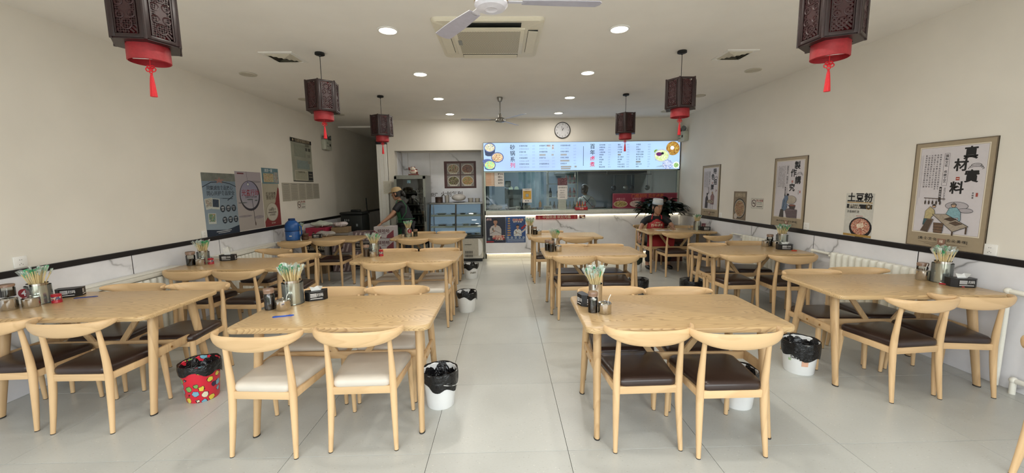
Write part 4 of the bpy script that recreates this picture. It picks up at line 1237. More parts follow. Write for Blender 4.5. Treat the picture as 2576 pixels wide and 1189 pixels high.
# ------------------------------------------------------------------ framed posters on the right wall
K = mat('poster_ink', '#1b1a1a', .6, var=0); Kg = mat('poster_ink_grey', '#6a666b', .6, var=0)
M_pf = mat('poster_taupe', '#a09179', .55, var=.03); M_pp = mat('poster_paper', '#cdc8cc', .55, var=.02); M_pl = mat('poster_line', '#e4dccb', .5, var=0)
M_seal = mat('seal_red', '#a0483c', .6, var=0)
def ink(name, col): return mat('ink_' + name, col, .7, var=.15, vscale=60)
def framed(y, y2, z0, z1, title, label, scene, foot):
    w, h = y - y2, z1 - z0
    t = thing('framed_poster', label, 'poster', group='tall framed calligraphy posters on the right wall')
    t.matrix_world = wall_matrix('right', XR, (y + y2) / 2, (z0 + z1) / 2)
    q = MB(); q.rbox((0, 0, .005), (w, h, .009), .002, seg=1); obj('board', q, M_pf, t, smooth=0)
    q = MB()
    for sx in (-1, 1): q.box((sx * (w / 2 - .003), 0, .006), (.006, h, .012))
    for sy in (-1, 1): q.box((0, sy * (h / 2 - .003), .006), (w - .012, .006, .012))
    obj('frame', q, mat('frame_edge', '#6a5d4c', .5), t, smooth=0)
    P = Print(t, .0095)
    iw, ih = w * .86, h * .82; cy = h * .045
    P.rect(0, cy, iw, ih, M_pl); P.rect(0, cy, iw - .012, ih - .012, M_pf); P.rect(0, cy, iw - .018, ih - .018, M_pp)
    # big brush characters, staggered
    s = w * .175; xs = [.22, .12, .26, .10]
    for i, c in enumerate(title):
        P.btext(c, w * xs[i], cy + ih * (.395 - i * .125), s, K, .022)
    P.text('❋', 0, 9, .01, K) if False else None
    # cloud scroll ornament
    cx, cz = w * .30, cy + ih * .27
    for k in range(3):
        P.line([(cx + w * (.06 + .015 * k) * cos(a) , cz - .012 * k + w * .022 * sin(a)) for a in [radians(200 - 30 * j) for j in range(9)]], .0035, K)
    P.rect(w * .10, cy + ih * .13, w * .045, w * .045, M_seal); P.rect(w * .10, cy + ih * .13, w * .030, w * .008, M_pl)
    P.rect(w * .345, cy - ih * .045, w * .025, w * .05, M_seal); P.vtext('老味道', w * .30, cy - ih * .03, w * .026, K, .0005)
    # boxed motto
    P.frame(-w * .06, cy + ih * .235, w * .065, ih * .36, .0022, Kg)
    P.vtext('国粹文化 传统工艺', -w * .06, cy + ih * .385, w * .042, K, .0006, step=1.05)
    P.rect(-w * .098, cy - ih * .045, w * .032, ih * .17, mat('ink_block', '#3c3836', .6, var=0)); P.vtext('匠心美味', -w * .098, cy + ih * .012, w * .026, M_pp, .0003, step=1.3)
    P.text('RESTAURANT', -w * .045, cy - ih * .045, w * .030, Kg, .0003, rot=-pi / 2)
    # columns of small text
    body = ['传统美食源于民间手艺代代相传至今', '选用上等食材精心熬制汤鲜味美香浓', '用心做好每一道菜让客人吃得放心', '火候到家肉质软烂入口即化回味长', '一锅老汤慢火细炖香飘十里人人夸', '真诚待客货真价实童叟无欺好口碑']
    for k, ln in enumerate(body):
        P.vtext(ln, -w * (.14 + .038 * k), cy + ih * .40, w * .026, Kg, .0004, step=1.22)
    P.rect(-w * .375, cy + ih * .16, .0012, ih * .5, Kg); P.rect(-w * .395, cy + ih * .12, .0012, ih * .58, Kg)
    P.outline = (K, .0026); scene(P, w, h, cy, iw, ih); P.outline = None
    P.text(foot, 0, -h * .418, w * .045, K, .0005, spacing=1.15)
    for k, (ww, dy) in enumerate(((.62, .452), (.46, .466), (.30, .478))): P.rect(0, -h * dy, w * ww, .0022, mat('foot_line', '#6d5f4c', .6, var=0))
    P.rect(0, -h * .435, w * .10, w * .085, mat('foot_seal', '#8c6b5a', .6, var=.1)); P.text('味', 0, -h * .435, w * .05, M_pl, .0005)
    P.done()
    return t
def blob(P, pts, m): P.poly(pts, m)
def sc_kitchen(P, w, h, cy, iw, ih):
    b = cy - ih * .47; u = w
    wash = mat('ink_wash', '#a8a3a8', .7, var=.12, vscale=12)
    P.disc(.13 * u, b + .37 * u, .14 * u, wash, .055 * u); P.disc(.24 * u, b + .31 * u, .09 * u, wash, .03 * u)
    P.line([(-.30 * u, b + .47 * u), (-.02 * u, b + .46 * u)], .006, ink('brown', '#4c3b2e'))
    for k in range(5): P.line([(-.28 * u + k * .05 * u, b + .465 * u), (-.28 * u + k * .05 * u, b + .43 * u)], .002, K); P.disc(-.28 * u + k * .05 * u, b + .405 * u, .009 * u, ink('brown', '#4c3b2e'), .028 * u, 10)
    # man in yellow bending
    P.poly([(-.27 * u, b + .10 * u), (-.26 * u, b + .28 * u), (-.20 * u, b + .35 * u), (-.14 * u, b + .30 * u), (-.13 * u, b + .24 * u), (-.17 * u, b + .20 * u), (-.18 * u, b + .10 * u)], ink('ochre', '#b3a57c'))
    P.poly([(-.28 * u, b + .08 * u), (-.27 * u, b + .17 * u), (-.19 * u, b + .17 * u), (-.20 * u, b + .08 * u)], ink('teal_dark', '#3d5c63'))
    P.disc(-.15 * u, b + .355 * u, .024 * u, ink('skin', '#b99a80'), n=12); P.poly([(-.175 * u, b + .36 * u), (-.15 * u, b + .39 * u), (-.125 * u, b + .36 * u)], K)
    # man in blue
    P.poly([(.03 * u, b + .16 * u), (.01 * u, b + .24 * u), (.05 * u, b + .34 * u), (.14 * u, b + .35 * u), (.19 * u, b + .29 * u), (.20 * u, b + .18 * u), (.15 * u, b + .12 * u)], ink('sky', '#7fa5ae'))
    P.poly([(.06 * u, b + .10 * u), (.05 * u, b + .20 * u), (.17 * u, b + .21 * u), (.18 * u, b + .10 * u)], ink('apron', '#b8b2b5'))
    P.disc(.10 * u, b + .375 * u, .028 * u, ink('skin', '#b99a80'), n=12); P.poly([(.065 * u, b + .385 * u), (.10 * u, b + .415 * u), (.135 * u, b + .385 * u)], ink('capgrey', '#77706c'))
    # table
    P.poly([(-.16 * u, b + .24 * u), (.02 * u, b + .25 * u), (.30 * u, b + .10 * u), (.12 * u, b + .01 * u)], ink('tabletop', '#a09484'))
    P.line([(-.16 * u, b + .24 * u), (.12 * u, b + .01 * u), (.30 * u, b + .10 * u), (.02 * u, b + .25 * u)], .004, K)
    P.line([(.12 * u, b + .01 * u), (.12 * u, b - .035 * u)], .012, ink('brown', '#4c3b2e')); P.line([(.28 * u, b + .09 * u), (.28 * u, b + .0 * u)], .012, ink('brown', '#4c3b2e'))
    P.poly([(.0, b + .18 * u), (.07 * u, b + .21 * u), (.16 * u, b + .19 * u), (.09 * u, b + .155 * u)], ink('brown', '#4c3b2e')); P.poly([(.07 * u, b + .13 * u), (.14 * u, b + .16 * u), (.23 * u, b + .13 * u), (.15 * u, b + .10 * u)], ink('brown2', '#5b4a3c'))
    # barrel and trough
    P.poly([(-.12 * u, b - .02 * u), (-.13 * u, b + .12 * u), (0, b + .12 * u), (-.01 * u, b - .02 * u)], ink('barrel', '#6b5442'))
    for k in range(3): P.line([(-.13 * u, b + .02 * u + k * .04 * u), (0, b + .02 * u + k * .04 * u)], .003, K)
    P.poly([(-.30 * u, b - .01 * u), (-.22 * u, b + .17 * u), (-.14 * u, b + .17 * u), (-.20 * u, b - .02 * u)], ink('trough', '#7a6250')); P.poly([(-.285 * u, b + .0 * u), (-.215 * u, b + .155 * u), (-.16 * u, b + .155 * u), (-.21 * u, b - .01 * u)], ink('trough2', '#54463a'))
def sc_wok(P, w, h, cy, iw, ih):
    b = cy - ih * .47; u = w
    P.disc(.10 * u, b + .36 * u, .16 * u, mat('ink_steam', '#a89f92', .7, var=.12, vscale=12), .09 * u)
    P.poly([(-.18 * u, b + .10 * u), (-.15 * u, b + .34 * u), (-.08 * u, b + .45 * u), (0, b + .45 * u), (.02 * u, b + .38 * u), (-.03 * u, b + .30 * u), (.0, b + .20 * u), (-.04 * u, b + .12 * u)], ink('bluecoat', '#67788f'))
    P.line([(-.13 * u, b + .16 * u), (-.09 * u, b + .36 * u)], .006, K); P.line([(-.06 * u, b + .28 * u), (.06 * u, b + .22 * u)], .010, ink('bluecoat', '#67788f'))
    P.disc(.0, b + .47 * u, .035 * u, K, .025 * u, 12)
    P.poly([(.05 * u, b + .24 * u), (.08 * u, b + .16 * u), (.22 * u, b + .16 * u), (.25 * u, b + .24 * u)], ink('wok', '#4b4140')); P.disc(.15 * u, b + .24 * u, .10 * u, ink('wokred', '#8a5b4e'), .02 * u)
    P.poly([(-.06 * u, b + .12 * u), (.04 * u, b + .17 * u), (.30 * u, b + .15 * u), (.30 * u, b - .03 * u), (0, b - .03 * u)], ink('stove', '#6c5f62'))
    for k in range(4): P.line([(-.02 * u, b + .09 * u - k * .033 * u), (.29 * u, b + .11 * u - k * .035 * u)], .003, K)
    P.poly([(-.24 * u, b - .03 * u), (-.20 * u, b + .14 * u), (-.12 * u, b + .14 * u), (-.10 * u, b - .03 * u)], ink('tubwood', '#4f4a46'))
def sc_meal(P, w, h, cy, iw, ih):
    b = cy - ih * .47; u = w
    P.poly([(-.28 * u, b), (-.25 * u, b + .30 * u), (-.17 * u, b + .40 * u), (-.10 * u, b + .28 * u), (-.14 * u, b)], ink('darkrobe', '#4a4548'))
    P.poly([(.05 * u, b + .12 * u), (.04 * u, b + .36 * u), (.14 * u, b + .45 * u), (.24 * u, b + .36 * u), (.22 * u, b + .12 * u)], ink('redrobe', '#8d6f6f')); P.disc(.13 * u, b + .46 * u, .035 * u, ink('skin', '#b99a80'), n=12)
    P.disc(-.16 * u, b + .42 * u, .035 * u, K, n=12)
    P.disc(.02 * u, b + .20 * u, .19 * u, ink('tabletop', '#a09484'), .05 * u)
    for dx in (-.12, -.02, .08, .17): P.line([(dx * u, b + .17 * u), (dx * u, b - .02 * u)], .006, K)
    for dx, dz in ((-.06, .21), (.04, .22), (.12, .20)): P.disc(dx * u, b + dz * u, .025 * u, K, .010 * u, 12)
framed(3.54, 2.945, .958, 1.855, '真材實料', 'largest framed poster on the right wall, nearest the camera, with two cooks at a table', sc_kitchen, '[美·食·文·化 　　 舌·尖·美·味]')
framed(5.40, 4.81, .958, 1.86, '製作講究', 'middle framed poster on the right wall, showing a cook in blue at a wok', sc_wok, '[美·食·文·化 　　 舌·尖·美·味]')
framed(7.37, 6.77, .958, 1.865, '特色招牌', 'farthest framed poster on the right wall, showing people around a table', sc_meal, '[美·食·文·化 　　 舌·尖·美·味]')

def sheet(side, y0, y1, z0, z1, name, label, cat, m, th=.0016, X=None):
    X = X if X is not None else (XL if side == 'left' else XR)
    t = thing(name, label, cat); t.matrix_world = wall_matrix(side, X, (y0 + y1) / 2, (z0 + z1) / 2)
    q = MB(); q.box((0, 0, th / 2 + .0005), (abs(y1 - y0), z1 - z0, th)); obj('sheet', q, m, t, smooth=0)
    return t, Print(t, th + .0006), abs(y1 - y0), z1 - z0
# potato noodle poster
t, P, w, h = sheet('right', 3.90, 4.23, .958, 1.41, 'food_poster', 'small paper poster of a noodle pot between two framed posters on the right wall', 'poster', mat('poster_pale', '#c9c7bf', .5))
P.btext('土豆粉', 0, h * .39, w * .30, K, .02); P.rect(0, h * .29, w * .9, .008, ink('gold', '#a98543')); P.rect(0, h * .20, w * .9, h * .10, K)
P.text('青春不打烊', -w * .18, h * .222, w * .075, M_pl, .0006); P.text('是一口好滋味', -w * .16, h * .178, w * .07, M_pl, .0006); P.disc(w * .33, h * .20, w * .085, ink('gold', '#a98543')); P.disc(w * .33, h * .20, w * .072, K); P.text('粉', w * .33, h * .20, w * .08, M_pl, .001)
P.text('浓香麻辣烫', -w * .2, h * .07, w * .09, K, .001); P.rect(w * .05, -h * .02, w * .25, .005, M_seal)
P.disc(w * .10, -h * .28, w * .40, mat('pot_black', '#15141a', .4), h * .24); P.disc(w * .10, -h * .26, w * .335, food('noodles', ['#8a3a2c', '#d8b9a0', '#b3553f', '#e6d4bd', '#6e2a22', '#c78f72'], 70), h * .19)
P.rect(w * .10, -h * .235, w * .24, h * .10, food('noodle_heap', ['#e6d4bd', '#d8c4ab', '#c8a78a', '#efe3d2'], 60), .3); P.rect(0, -h * .47, w, h * .05, ink('gold', '#a98543')); P.done()
# bowl poster
t, P, w, h = sheet('right', 6.00, 6.34, .965, 1.41, 'food_poster', 'small brown paper poster of a round bowl near the no smoking sign', 'poster', mat('poster_kraft', '#8b7c69', .5, var=.12, vscale=8))
for k in range(4): P.line([(-w * .45 + k * w * .3, h * .5), (-w * .45 + k * w * .3, -h * .5)], .003, ink('plank', '#6f624f'))
P.text('招牌砂锅', 0, h * .36, w * .2, mat('poster_cream_ink', '#c7b79c', .6, var=0), .003); P.disc(0, -h * .10, w * .46, K); P.disc(0, -h * .10, w * .42, mat('bowl_rim', '#aaa294', .4)); P.disc(0, -h * .10, w * .37, food('stew', ['#8a5a4a', '#b98c6d', '#c9b08e', '#6e4a3a', '#9c6a58', '#7b8a5a'], 60))
P.disc(-w * .28, -h * .38, w * .13, mat('splash_white', '#c8beb2', .6)); P.done()
# no smoking signs
def nosmoke(side, y0, y1, z0, z1, label):
    t, P, w, h = sheet(side, y0, y1, z0, z1, 'no_smoking_sign', label, 'sign', mat('sign_white', '#d9d4c9', .5), .003)
    P.frame(0, 0, w * .96, h * .94, .0025, K); cx = -w * .27; r = h * .36; M = mat('sign_dark_red', '#4a1d20', .5, var=0)
    P.disc(cx, 0, r, M); P.disc(cx, 0, r * .8, mat('sign_white', '#d9d4c9')); P.rect(cx, 0, r * 1.2, r * .2, K); P.rect(cx, 0, r * 1.8, r * .16, M, rot=-.75)
    P.line([(cx + r * .3, r * .15), (cx + r * .38, r * .4), (cx + r * .25, r * .55)], .003, K)
    P.text('禁止吸烟', w * .20, h * .26, w * .135, mat('sign_red', '#8a2a2c', .5, var=0), .001); P.rect(w * .20, h * .06, w * .40, h * .045, ink('signgreen', '#4a6a58')); P.rect(w * .20, -h * .10, w * .44, h * .03, Kg); P.rect(w * .20, -h * .30, w * .46, h * .06, K); P.done()
nosmoke('right', 5.60, 5.88, 1.165, 1.315, 'no smoking sign on the right wall between the bowl poster and a framed poster')
nosmoke('left', 7.10, 7.39, 1.18, 1.345, 'no smoking sign on the left wall beneath the row of printed papers')
# ------------------------------------------------------------------ left wall papers
def gradient_mat(name, c0, c1, h):
    m = bpy.data.materials.new(name); m.use_nodes = True; t = NT(m); sp = t.new('ShaderNodeSeparateXYZ'); t.link(t.objco(), sp.inputs[0])
    f = t.math('ADD', t.math('DIVIDE', sp.outputs[1], h), .5); f = t.math('ADD', f, t.math('MULTIPLY', t.math('SUBTRACT', t.noise(t.mapped((1, 3, 1)), 9, 3), .5), .25))
    t.link(t.ramp(f, [(.1, lin(c0)), (.9, lin(c1))]), t.b.inputs['Base Color']); t.b.inputs['Roughness'].default_value = .5; return m
t, P, w, h = sheet('left', 4.92, 5.525, .957, 1.745, 'paper_poster', 'blue grey paper poster with six dark round badges on the left wall', 'poster', gradient_mat('blue_poster_print', '#8b9aa5', '#6f8090', .78))
P.rect(0, h * .44, w, h * .13, mat('print_bridge', '#6c7068', .6, var=.25, vscale=14)); 
for k in range(7): P.line([(-w * .48 + k * w * .16, h * .5), (-w * .30 + k * w * .10, h * .36)], .0045, Kg)
P.line([(-w * .5, h * .28), (-w * .25, h * .355), (w * .05, h * .365), (w * .3, h * .34), (w * .5, h * .29)], .010, ink('navy', '#27303c'))
star = []
for k in range(10): a = pi / 2 + k * pi / 5; r = .085 if k % 2 == 0 else .034; star.append((r * cos(a) * w * 1.9, h * .385 + r * sin(a) * w * .9))
P.poly(star, ink('rose', '#8f6e66')); Mw = mat('poster_white_ink', '#cfd2d4', .6, var=0)
P.text('同筑诚信食品放心', 0, h * .262, w * .098, Mw, .006); P.text('同筑诚信食品放心', 0, h * .262, w * .098, ink('navy', '#27303c'), .0012)
P.text('同心共护食品安全', w * .02, h * .175, w * .105, Mw, .006); P.text('同心共护食品安全', w * .02, h * .175, w * .105, ink('navy', '#27303c'), .0016)
P.line([(w * .05, h * .095), (w * .36, h * .085)], .008, ink('navy', '#27303c')); P.line([(w * .20, h * .06), (w * .38, h * .125)], .012, ink('navy', '#27303c')); P.line([(-w * .02, h * .10), (w * .2, h * .09)], .004, ink('navy', '#27303c'))
for (x, y, r, m) in ((-.36, .02, .12, food('photo_a', ['#8d8f86', '#b9b7a9', '#6a6f68', '#a58e7d'], 40)), (-.17, .01, -.1, mat('photo_navy', '#2f3b4a', .5, var=.3)), (-.31, -.22, -.06, food('photo_b', ['#5d8791', '#a3764e', '#6f8a5a', '#c2b494', '#44626c'], 40))):
    P.rect(w * x, h * y, w * .22, h * .17, mat('photo_border', '#b9bdb6', .5), r); P.rect(w * x, h * (y + .012), w * .18, h * .125, m, r)
for i, (a, b2) in enumerate((('诚信', '经营'), ('监管', '有力'), ('放心', '餐厅'), ('美食', '健康'), ('规范', '操作'), ('守护', '安全'))):
    cx = w * (.02 + (i % 3) * .175 + (i // 3) * .035); cz = -h * (.075 + (i // 3) * .19); P.disc(cx, cz, w * .075, ink('badge', '#1c2733')); P.text(a, cx, cz + w * .022, w * .045, Mw, .001); P.text(b2, cx, cz - w * .028, w * .035, Mw, .0008)
P.poly([(-w / 2, -h / 2), (w / 2, -h / 2), (w / 2, -h * .375), (w * .1, -h * .43), (-w * .5, -h * .385)], mat('poster_navy', '#232f3f', .5)); P.rect(0, -h * .44, w * .46, .008, Mw); P.rect(0, -h * .465, w * .36, .006, Mw); P.done()
t, P, w, h = sheet('left', 5.53, 6.11, .965, 1.79, 'paper_poster', 'pale ink wash paper poster with a large dark oval ring and hanging cord', 'poster', gradient_mat('wash_poster_print', '#aaa29c', '#a39ba0', .83), .0018)
P.rect(-w * .30, h * .465, w * .24, h * .022, ink('maroon', '#6a3038')); 
P.disc(w * .26, h * .33, w * .22, mat('wash_grey', '#8d878a', .7, var=.15, vscale=10), h * .02); P.disc(-w * .25, -h * .26, w * .26, mat('wash_grey', '#8d878a'), h * .018); P.disc(w * .28, -h * .30, w * .2, mat('wash_grey', '#8d878a'), h * .03)
P.disc(w * .0, h * .085, w * .395, ink('ringdark', '#2e2a33'), h * .262, 40); P.disc(-w * .012, h * .10, w * .355, gradient_mat('moon_print', '#a9a4a6', '#88859a', .5), h * .238, 40)
P.line([(-w * .08, h * .5), (-w * .05, h * .30)], .004, K); P.disc(-w * .05, h * .285, .024, K); P.disc(-w * .05, h * .283, .018, mat('poster_white_ink', '#cfd2d4'))
M_cr = ink('crimson', '#8a2f3a'); P.text('光盘行动', w * .02, h * .13, w * .17, M_cr, .0022); P.text('文明用餐·杜绝浪费', w * .03, h * .06, w * .055, K, .0004)
P.disc(-w * .02, h * .02, w * .12, ink('island', '#4e5854'), h * .010); P.disc(-w * .30, -h * .03, w * .17, ink('island', '#4e5854'), h * .008); P.disc(w * .22, h * .0, w * .06, ink('island', '#4e5854'), h * .010)
P.line([(w * .06, h * .02), (w * .085, -h * .14), (w * .10, -h * .33), (w * .12, -h * .42)], .010, ink('ringdark', '#2e2a33')); P.disc(w * .12, -h * .41, .012, ink('brown', '#4c3b2e'), .03); P.done()
t, P, w, h = sheet('left', 6.125, 6.56, .96, 1.64, 'paper_poster', 'cream and dark red paper poster with a round white emblem on the left wall', 'poster', mat('poster_cream', '#a8a290', .5, var=.05, vscale=6), .0014)
P.text('反对浪费', -w * .03, h * .235, w * .155, ink('umber', '#3e342c'), .0022); P.text('崇尚节约', -w * .03, h * .15, w * .15, ink('umber', '#3e342c'), .0022)
P.poly([(w * .5, -h * .5), (w * .5, h * .36), (w * .44, h * .40), (w * .22, h * .05), (-w * .5, -h * .38), (-w * .5, -h * .5)], ink('brick', '#7c2f2f')); P.disc(-w * .02, -h * .17, w * .37, mat('emblem_ring', '#8f8576', .5), h * .215, 32); P.disc(-w * .02, -h * .17, w * .345, mat('emblem_white', '#b9b4a6', .5), h * .2, 32)
P.text('文明', -w * .02, -h * .09, w * .08, ink('umber', '#3e342c'), .001); P.text('健康用餐', -w * .02, -h * .13, w * .11, ink('umber', '#3e342c'), .001); P.rect(-w * .02, -h * .18, w * .5, .012, ink('umber', '#3e342c')); P.text('从我做起', -w * .02, -h * .235, w * .09, ink('umber', '#3e342c'), .0008); P.text('拒绝浪费', 0, -h * .43, w * .06, mat('emblem_white', '#b9b4a6'), .0004); P.done()
t, P, w, h = sheet('left', 6.14, 6.58, 1.625, 1.865, 'paper_flyer', 'small bright flyer of drinks above the cream and red poster', 'flyer', mat('flyer_blue', '#5d7c86', .5, var=.2, vscale=10), .0022)
P.rect(-w * .12, -h * .12, w * .6, h * .56, food('drinks', ['#a5a06a', '#b0573c', '#c9b98f', '#8aa27a', '#7f6a4a', '#b7c0bd'], 80)); P.rect(w * .33, -h * .1, w * .26, h * .7, food('drinks2', ['#8aa2b0', '#b3a78c', '#a36b3c', '#5f7d8b'], 60)); P.text('清凉一夏', -w * .1, h * .33, w * .12, mat('poster_white_ink', '#cfd2d4'), .001); P.done()
# licence board
t, P, w, h = sheet('left', 7.04, 7.76, 1.675, 2.43, 'licence_board', 'tall hygiene information board with a black header high on the left wall', 'notice board', mat('board_grey_green', '#9b9c8d', .35, var=.12, vscale=5), .006)
P.rect(0, h * .455, w * 1.04, h * .09, K); P.text('食品安全信息公示栏', w * .06, h * .455, w * .085, mat('poster_cream_ink', '#c7b79c'), .002); P.disc(-w * .40, h * .455, w * .03, mat('poster_cream_ink', '#c7b79c')); P.text('监督码', w * .28, h * .365, w * .07, K, .001)
for x in (.22, .38): P.rect(w * x, h * .275, w * .12, h * .075, ink('codegrey', '#4b4b46'))
P.rect(-w * .10, h * .22, w * .55, h * .28, mat('board_pane', '#8f9385', .25, var=.1)); P.rect(w * .03, -h * .10, w * .62, h * .20, mat('board_pane_blue', '#87938f', .25, var=.1)); P.rect(w * .34, h * .12, w * .14, h * .07, ink('codepale', '#84857a')); P.rect(w * .34, -h * .03, w * .14, h * .07, ink('codepale', '#84857a'))
P.rect(-w * .10, -h * .36, w * .6, h * .22, mat('board_pane_c', '#a09f8c', .3, var=.08)); P.frame(-w * .10, -h * .36, w * .6, h * .22, .006, M_pl); P.rect(w * .37, -h * .36, w * .24, h * .22, ink('dark_panel', '#2b2e31'))
for k in range(6): P.rect(w * (.31 + .06 * (k % 3)), -h * (.32 + .07 * (k // 3)), w * .025, h * .02, mat('poster_cream_ink', '#c7b79c'))
P.rect(0, -h * .493, w, h * .02, K); P.text('食品经营许可证', -w * .1, -h * .28, w * .05, K, .0005); P.done()
for k in range(5):
    a = 6.66 + k * .265
    t, P, w, h = sheet('left', a, a + .255, 1.335 + .004 * k, 1.645, 'printed_notice', 'printed A4 notice in the row of five, %s' % ('one nearest the posters', 'second from the posters', 'middle one', 'fourth, above the no smoking sign', 'one nearest the corridor')[k], 'notice', mat('notice_a4', '#a5a092', .6, var=.04))
    t['group'] = 'row of printed notices on the left wall'
    P.rect(0, h * .40, w * .6, .007, Kg)
    for j in range(14): P.rect(-w * .02 * (j % 3), h * .30 - j * h * .052, w * (.78 - .12 * ((j * 7 + k) % 3)), .0042, mat('fine_print', '#8a867b', .7, var=0))
    P.done()

# ------------------------------------------------------------------ emergency lamps / exit boxes
def exitlamp(side, y, z, label, s=1.0):
    t = thing('emergency_light', label, 'emergency light'); t.matrix_world = wall_matrix(side, XL if side == 'left' else XR, y, z)
    q = MB(); q.rbox((0, 0, .045), (.30 * s, .20 * s, .09), .015); obj('body', q, mat('lamp_ivory', '#b9bcae', .4), t)
    for sx in (-1, 1):
        q = MB(); M = Matrix.Translation((sx * .10 * s, .15 * s, .06)) @ Matrix.Rotation(radians(25 * sx), 4, 'Y')
        q.lathe([(.018, -.03), (.05, .02), (.052, .04), (.0, .042)], 16, M=M, cap1=False); q.tube([(sx * .10 * s, .10 * s, .05), (sx * .10 * s, .15 * s, .05)], .01, 6)
        obj('lamp_head', q, mat('lamp_smoke', '#5c6160', .3), t)
    P = Print(t, .091); P.rect(.06 * s, 0, .06 * s, .05 * s, K); P.text('消防', -.05 * s, .03, .045, ink('signgreen', '#4a6a58'), .001); P.rect(-.05, -.03, .10, .012, Kg); P.done()
exitlamp('left', 8.36, 2.43, 'ivory twin-head emergency light on the left wall near the corridor'); exitlamp('right', 8.18, 2.50, 'ivory twin-head emergency light at the back of the right wall')

# ------------------------------------------------------------------ lit menu board
mb_ = thing('menu_board', 'long backlit pale blue menu board above the service counter', 'menu board'); mb_.matrix_world = wall_matrix('back', 1.625, 8.398, 2.145)
BW, BH = 4.10, .585
q = MB(); q.rbox((0, 0, .030), (BW, BH, .058), .004, seg=1); obj('casing', q, M_black, mb_, smooth=0)
def glow_mat():
    m = bpy.data.materials.new('menu_backlight'); m.use_nodes = True; t = NT(m)
    sp = t.new('ShaderNodeSeparateXYZ'); t.link(t.objco(), sp.inputs[0])
    n = t.noise(t.mapped((.5, 1, 1)), 2.0, 2)
    c = t.ramp(n, [(.35, lin('#b4d0fb')), (.65, lin('#bde2ff'))]); t.link(c, t.b.inputs['Emission Color']); t.b.inputs['Emission Strength'].default_value = 1.08
    t.b.inputs['Base Color'].default_value = lin('#101418'); t.b.inputs['Roughness'].default_value = .3
    return m
q = MB(); q.box((0, 0, .0600), (BW - .012, BH - .012, .002)); obj('lit_face', q, glow_mat(), mb_, smooth=0)
P = Print(mb_, .0612)
def lit(name, col, s=.9): return mat('lit_' + name, col, .4, emit=col, estr=s, var=0)
def litfood(name, cols, sc=40):
    return food('lit_' + name, cols, sc, .4, 1.0)
Lnavy = lit('navy', '#2d3a55', .6); Ldk = lit('dark', '#26303c', .6); Lmag = lit('magenta', '#c02a56', .9); Lmid = lit('mid', '#7d93ad', .8); Lgry = lit('grey', '#8b8f93', .7); Lw = lit('white', '#e6f1fb', 1.0)
def lbowl(x, y, r, fd, side=True, tall=.35):
    if side:
        P.poly([(x - r, y), (x - r * .78, y - r * (tall + .62)), (x + r * .78, y - r * (tall + .62)), (x + r, y)], lit('bowl_side', '#33405f', .7))
    P.disc(x, y, r, lit('bowl_rim', '#6d7dad', .8), r * .80, 28); P.disc(x, y, r * .88, fd, r * .68, 28)
hx, hy = BW / 2, BH / 2
def lbowl(x, y, r, fd, side=True, tall=.35, rim=None):
    if side:
        P.poly([(x - r, y), (x - r * .80, y - r * (tall + .55)), (x - r * .4, y - r * (tall + .72)), (x + r * .4, y - r * (tall + .72)), (x + r * .80, y - r * (tall + .55)), (x + r, y)], lit('bowl_side', '#33405f', .7))
    P.disc(x, y, r, rim or lit('bowl_rim', '#4f5f93', .8), r * .82, 28); P.disc(x, y, r * .86, fd, r * .68, 28)
L = -hx
lbowl(L + .135, hy - .10, .118, litfood('soup', ['#d7d6c0', '#93b39a', '#bcae8c', '#e9e2cf', '#6e8f9c', '#b08a6c']), True, .75)
P.disc(L + .08, hy - .375, .10, lit('bowl_rim', '#4f5f93', .8), .045)
lbowl(L + .290, hy - .30, .130, litfood('diced', ['#c2a58a', '#8d6a56', '#e2c9a8', '#b9805f', '#9fae86', '#75502f']), True, .0)
lbowl(L + .130, hy - .455, .122, litfood('salad', ['#a9d36a', '#e0b072', '#5fc0a0', '#d9e59a', '#cf8a5a']), True, .1)
def col(chars, x, mats, s=.108, step=1.13):
    for i, (c, m) in enumerate(zip(chars, mats)): P.text(c, x, hy - .105 - i * s * step, s, m, .0022)
col('砂锅系列', L + .605, (Ldk, Ldk, Lnavy, Lmag)); col('百年卤煮', L + 2.265, (Ldk, Ldk, Lmag, Lmag))
rows1 = [('砂锅鸡汤面', '16元'), ('砂锅米线豆皮', '18元'), ('砂锅什锦', '16元'), ('砂锅土豆粉', '15元'), ('砂锅豆腐煲', '18元'), ('砂锅鱼丸豆腐', '18元'), ('砂锅肉丸粉丝', '20元'), ('砂锅牛腩米线', '22元')]
rows2 = [('砂锅麻辣烫', '18元'), ('砂锅肥牛卷', '26元'), ('砂锅酸菜鱼', '22元'), ('', '元'), ('砂锅牛肚', '28元'), ('砂锅羊肉泡馍', '28元'), ('砂锅肥肠粉丝', '25元'), ('砂锅羊肉丸子', '26元')]
rows3 = [('砂锅排骨米线', '22元'), ('砂锅小酥肉', '22元'), ('砂锅大酥肉', '26元'), ('', '28元'), ('砂锅三鲜面', '20元'), ('', '18元'), ('砂锅饺子', '16元'), ('', '')]
for X0, rows in ((L + .745, rows1), (L + 1.16, rows2), (L + 1.60, rows3)):
    for i, (a, b2) in enumerate(rows):
        y = hy - .075 - i * .0615
        if a: P.text(a, X0, y, .034, Lmid if i % 2 else Lnavy, .0006, align='LEFT', sx=1.0)
        if b2: P.text(b2, X0 + .265, y, .034, Lmid, .0003, align='LEFT', sx=.9)
for (x, i, w) in ((L + 1.225, 3, .13), (L + 1.435, 3, .045), (L + 1.665, 3, .13), (L + 1.69, 5, .19), (L + 1.715, 7, .22), (L + 1.915, 7, .045)): P.rect(x, hy - .075 - i * .0615, w, .034, Lgry)
P.rect(L + 1.71, hy - .075 - 7.65 * .0615, .20, .03, Lgry)
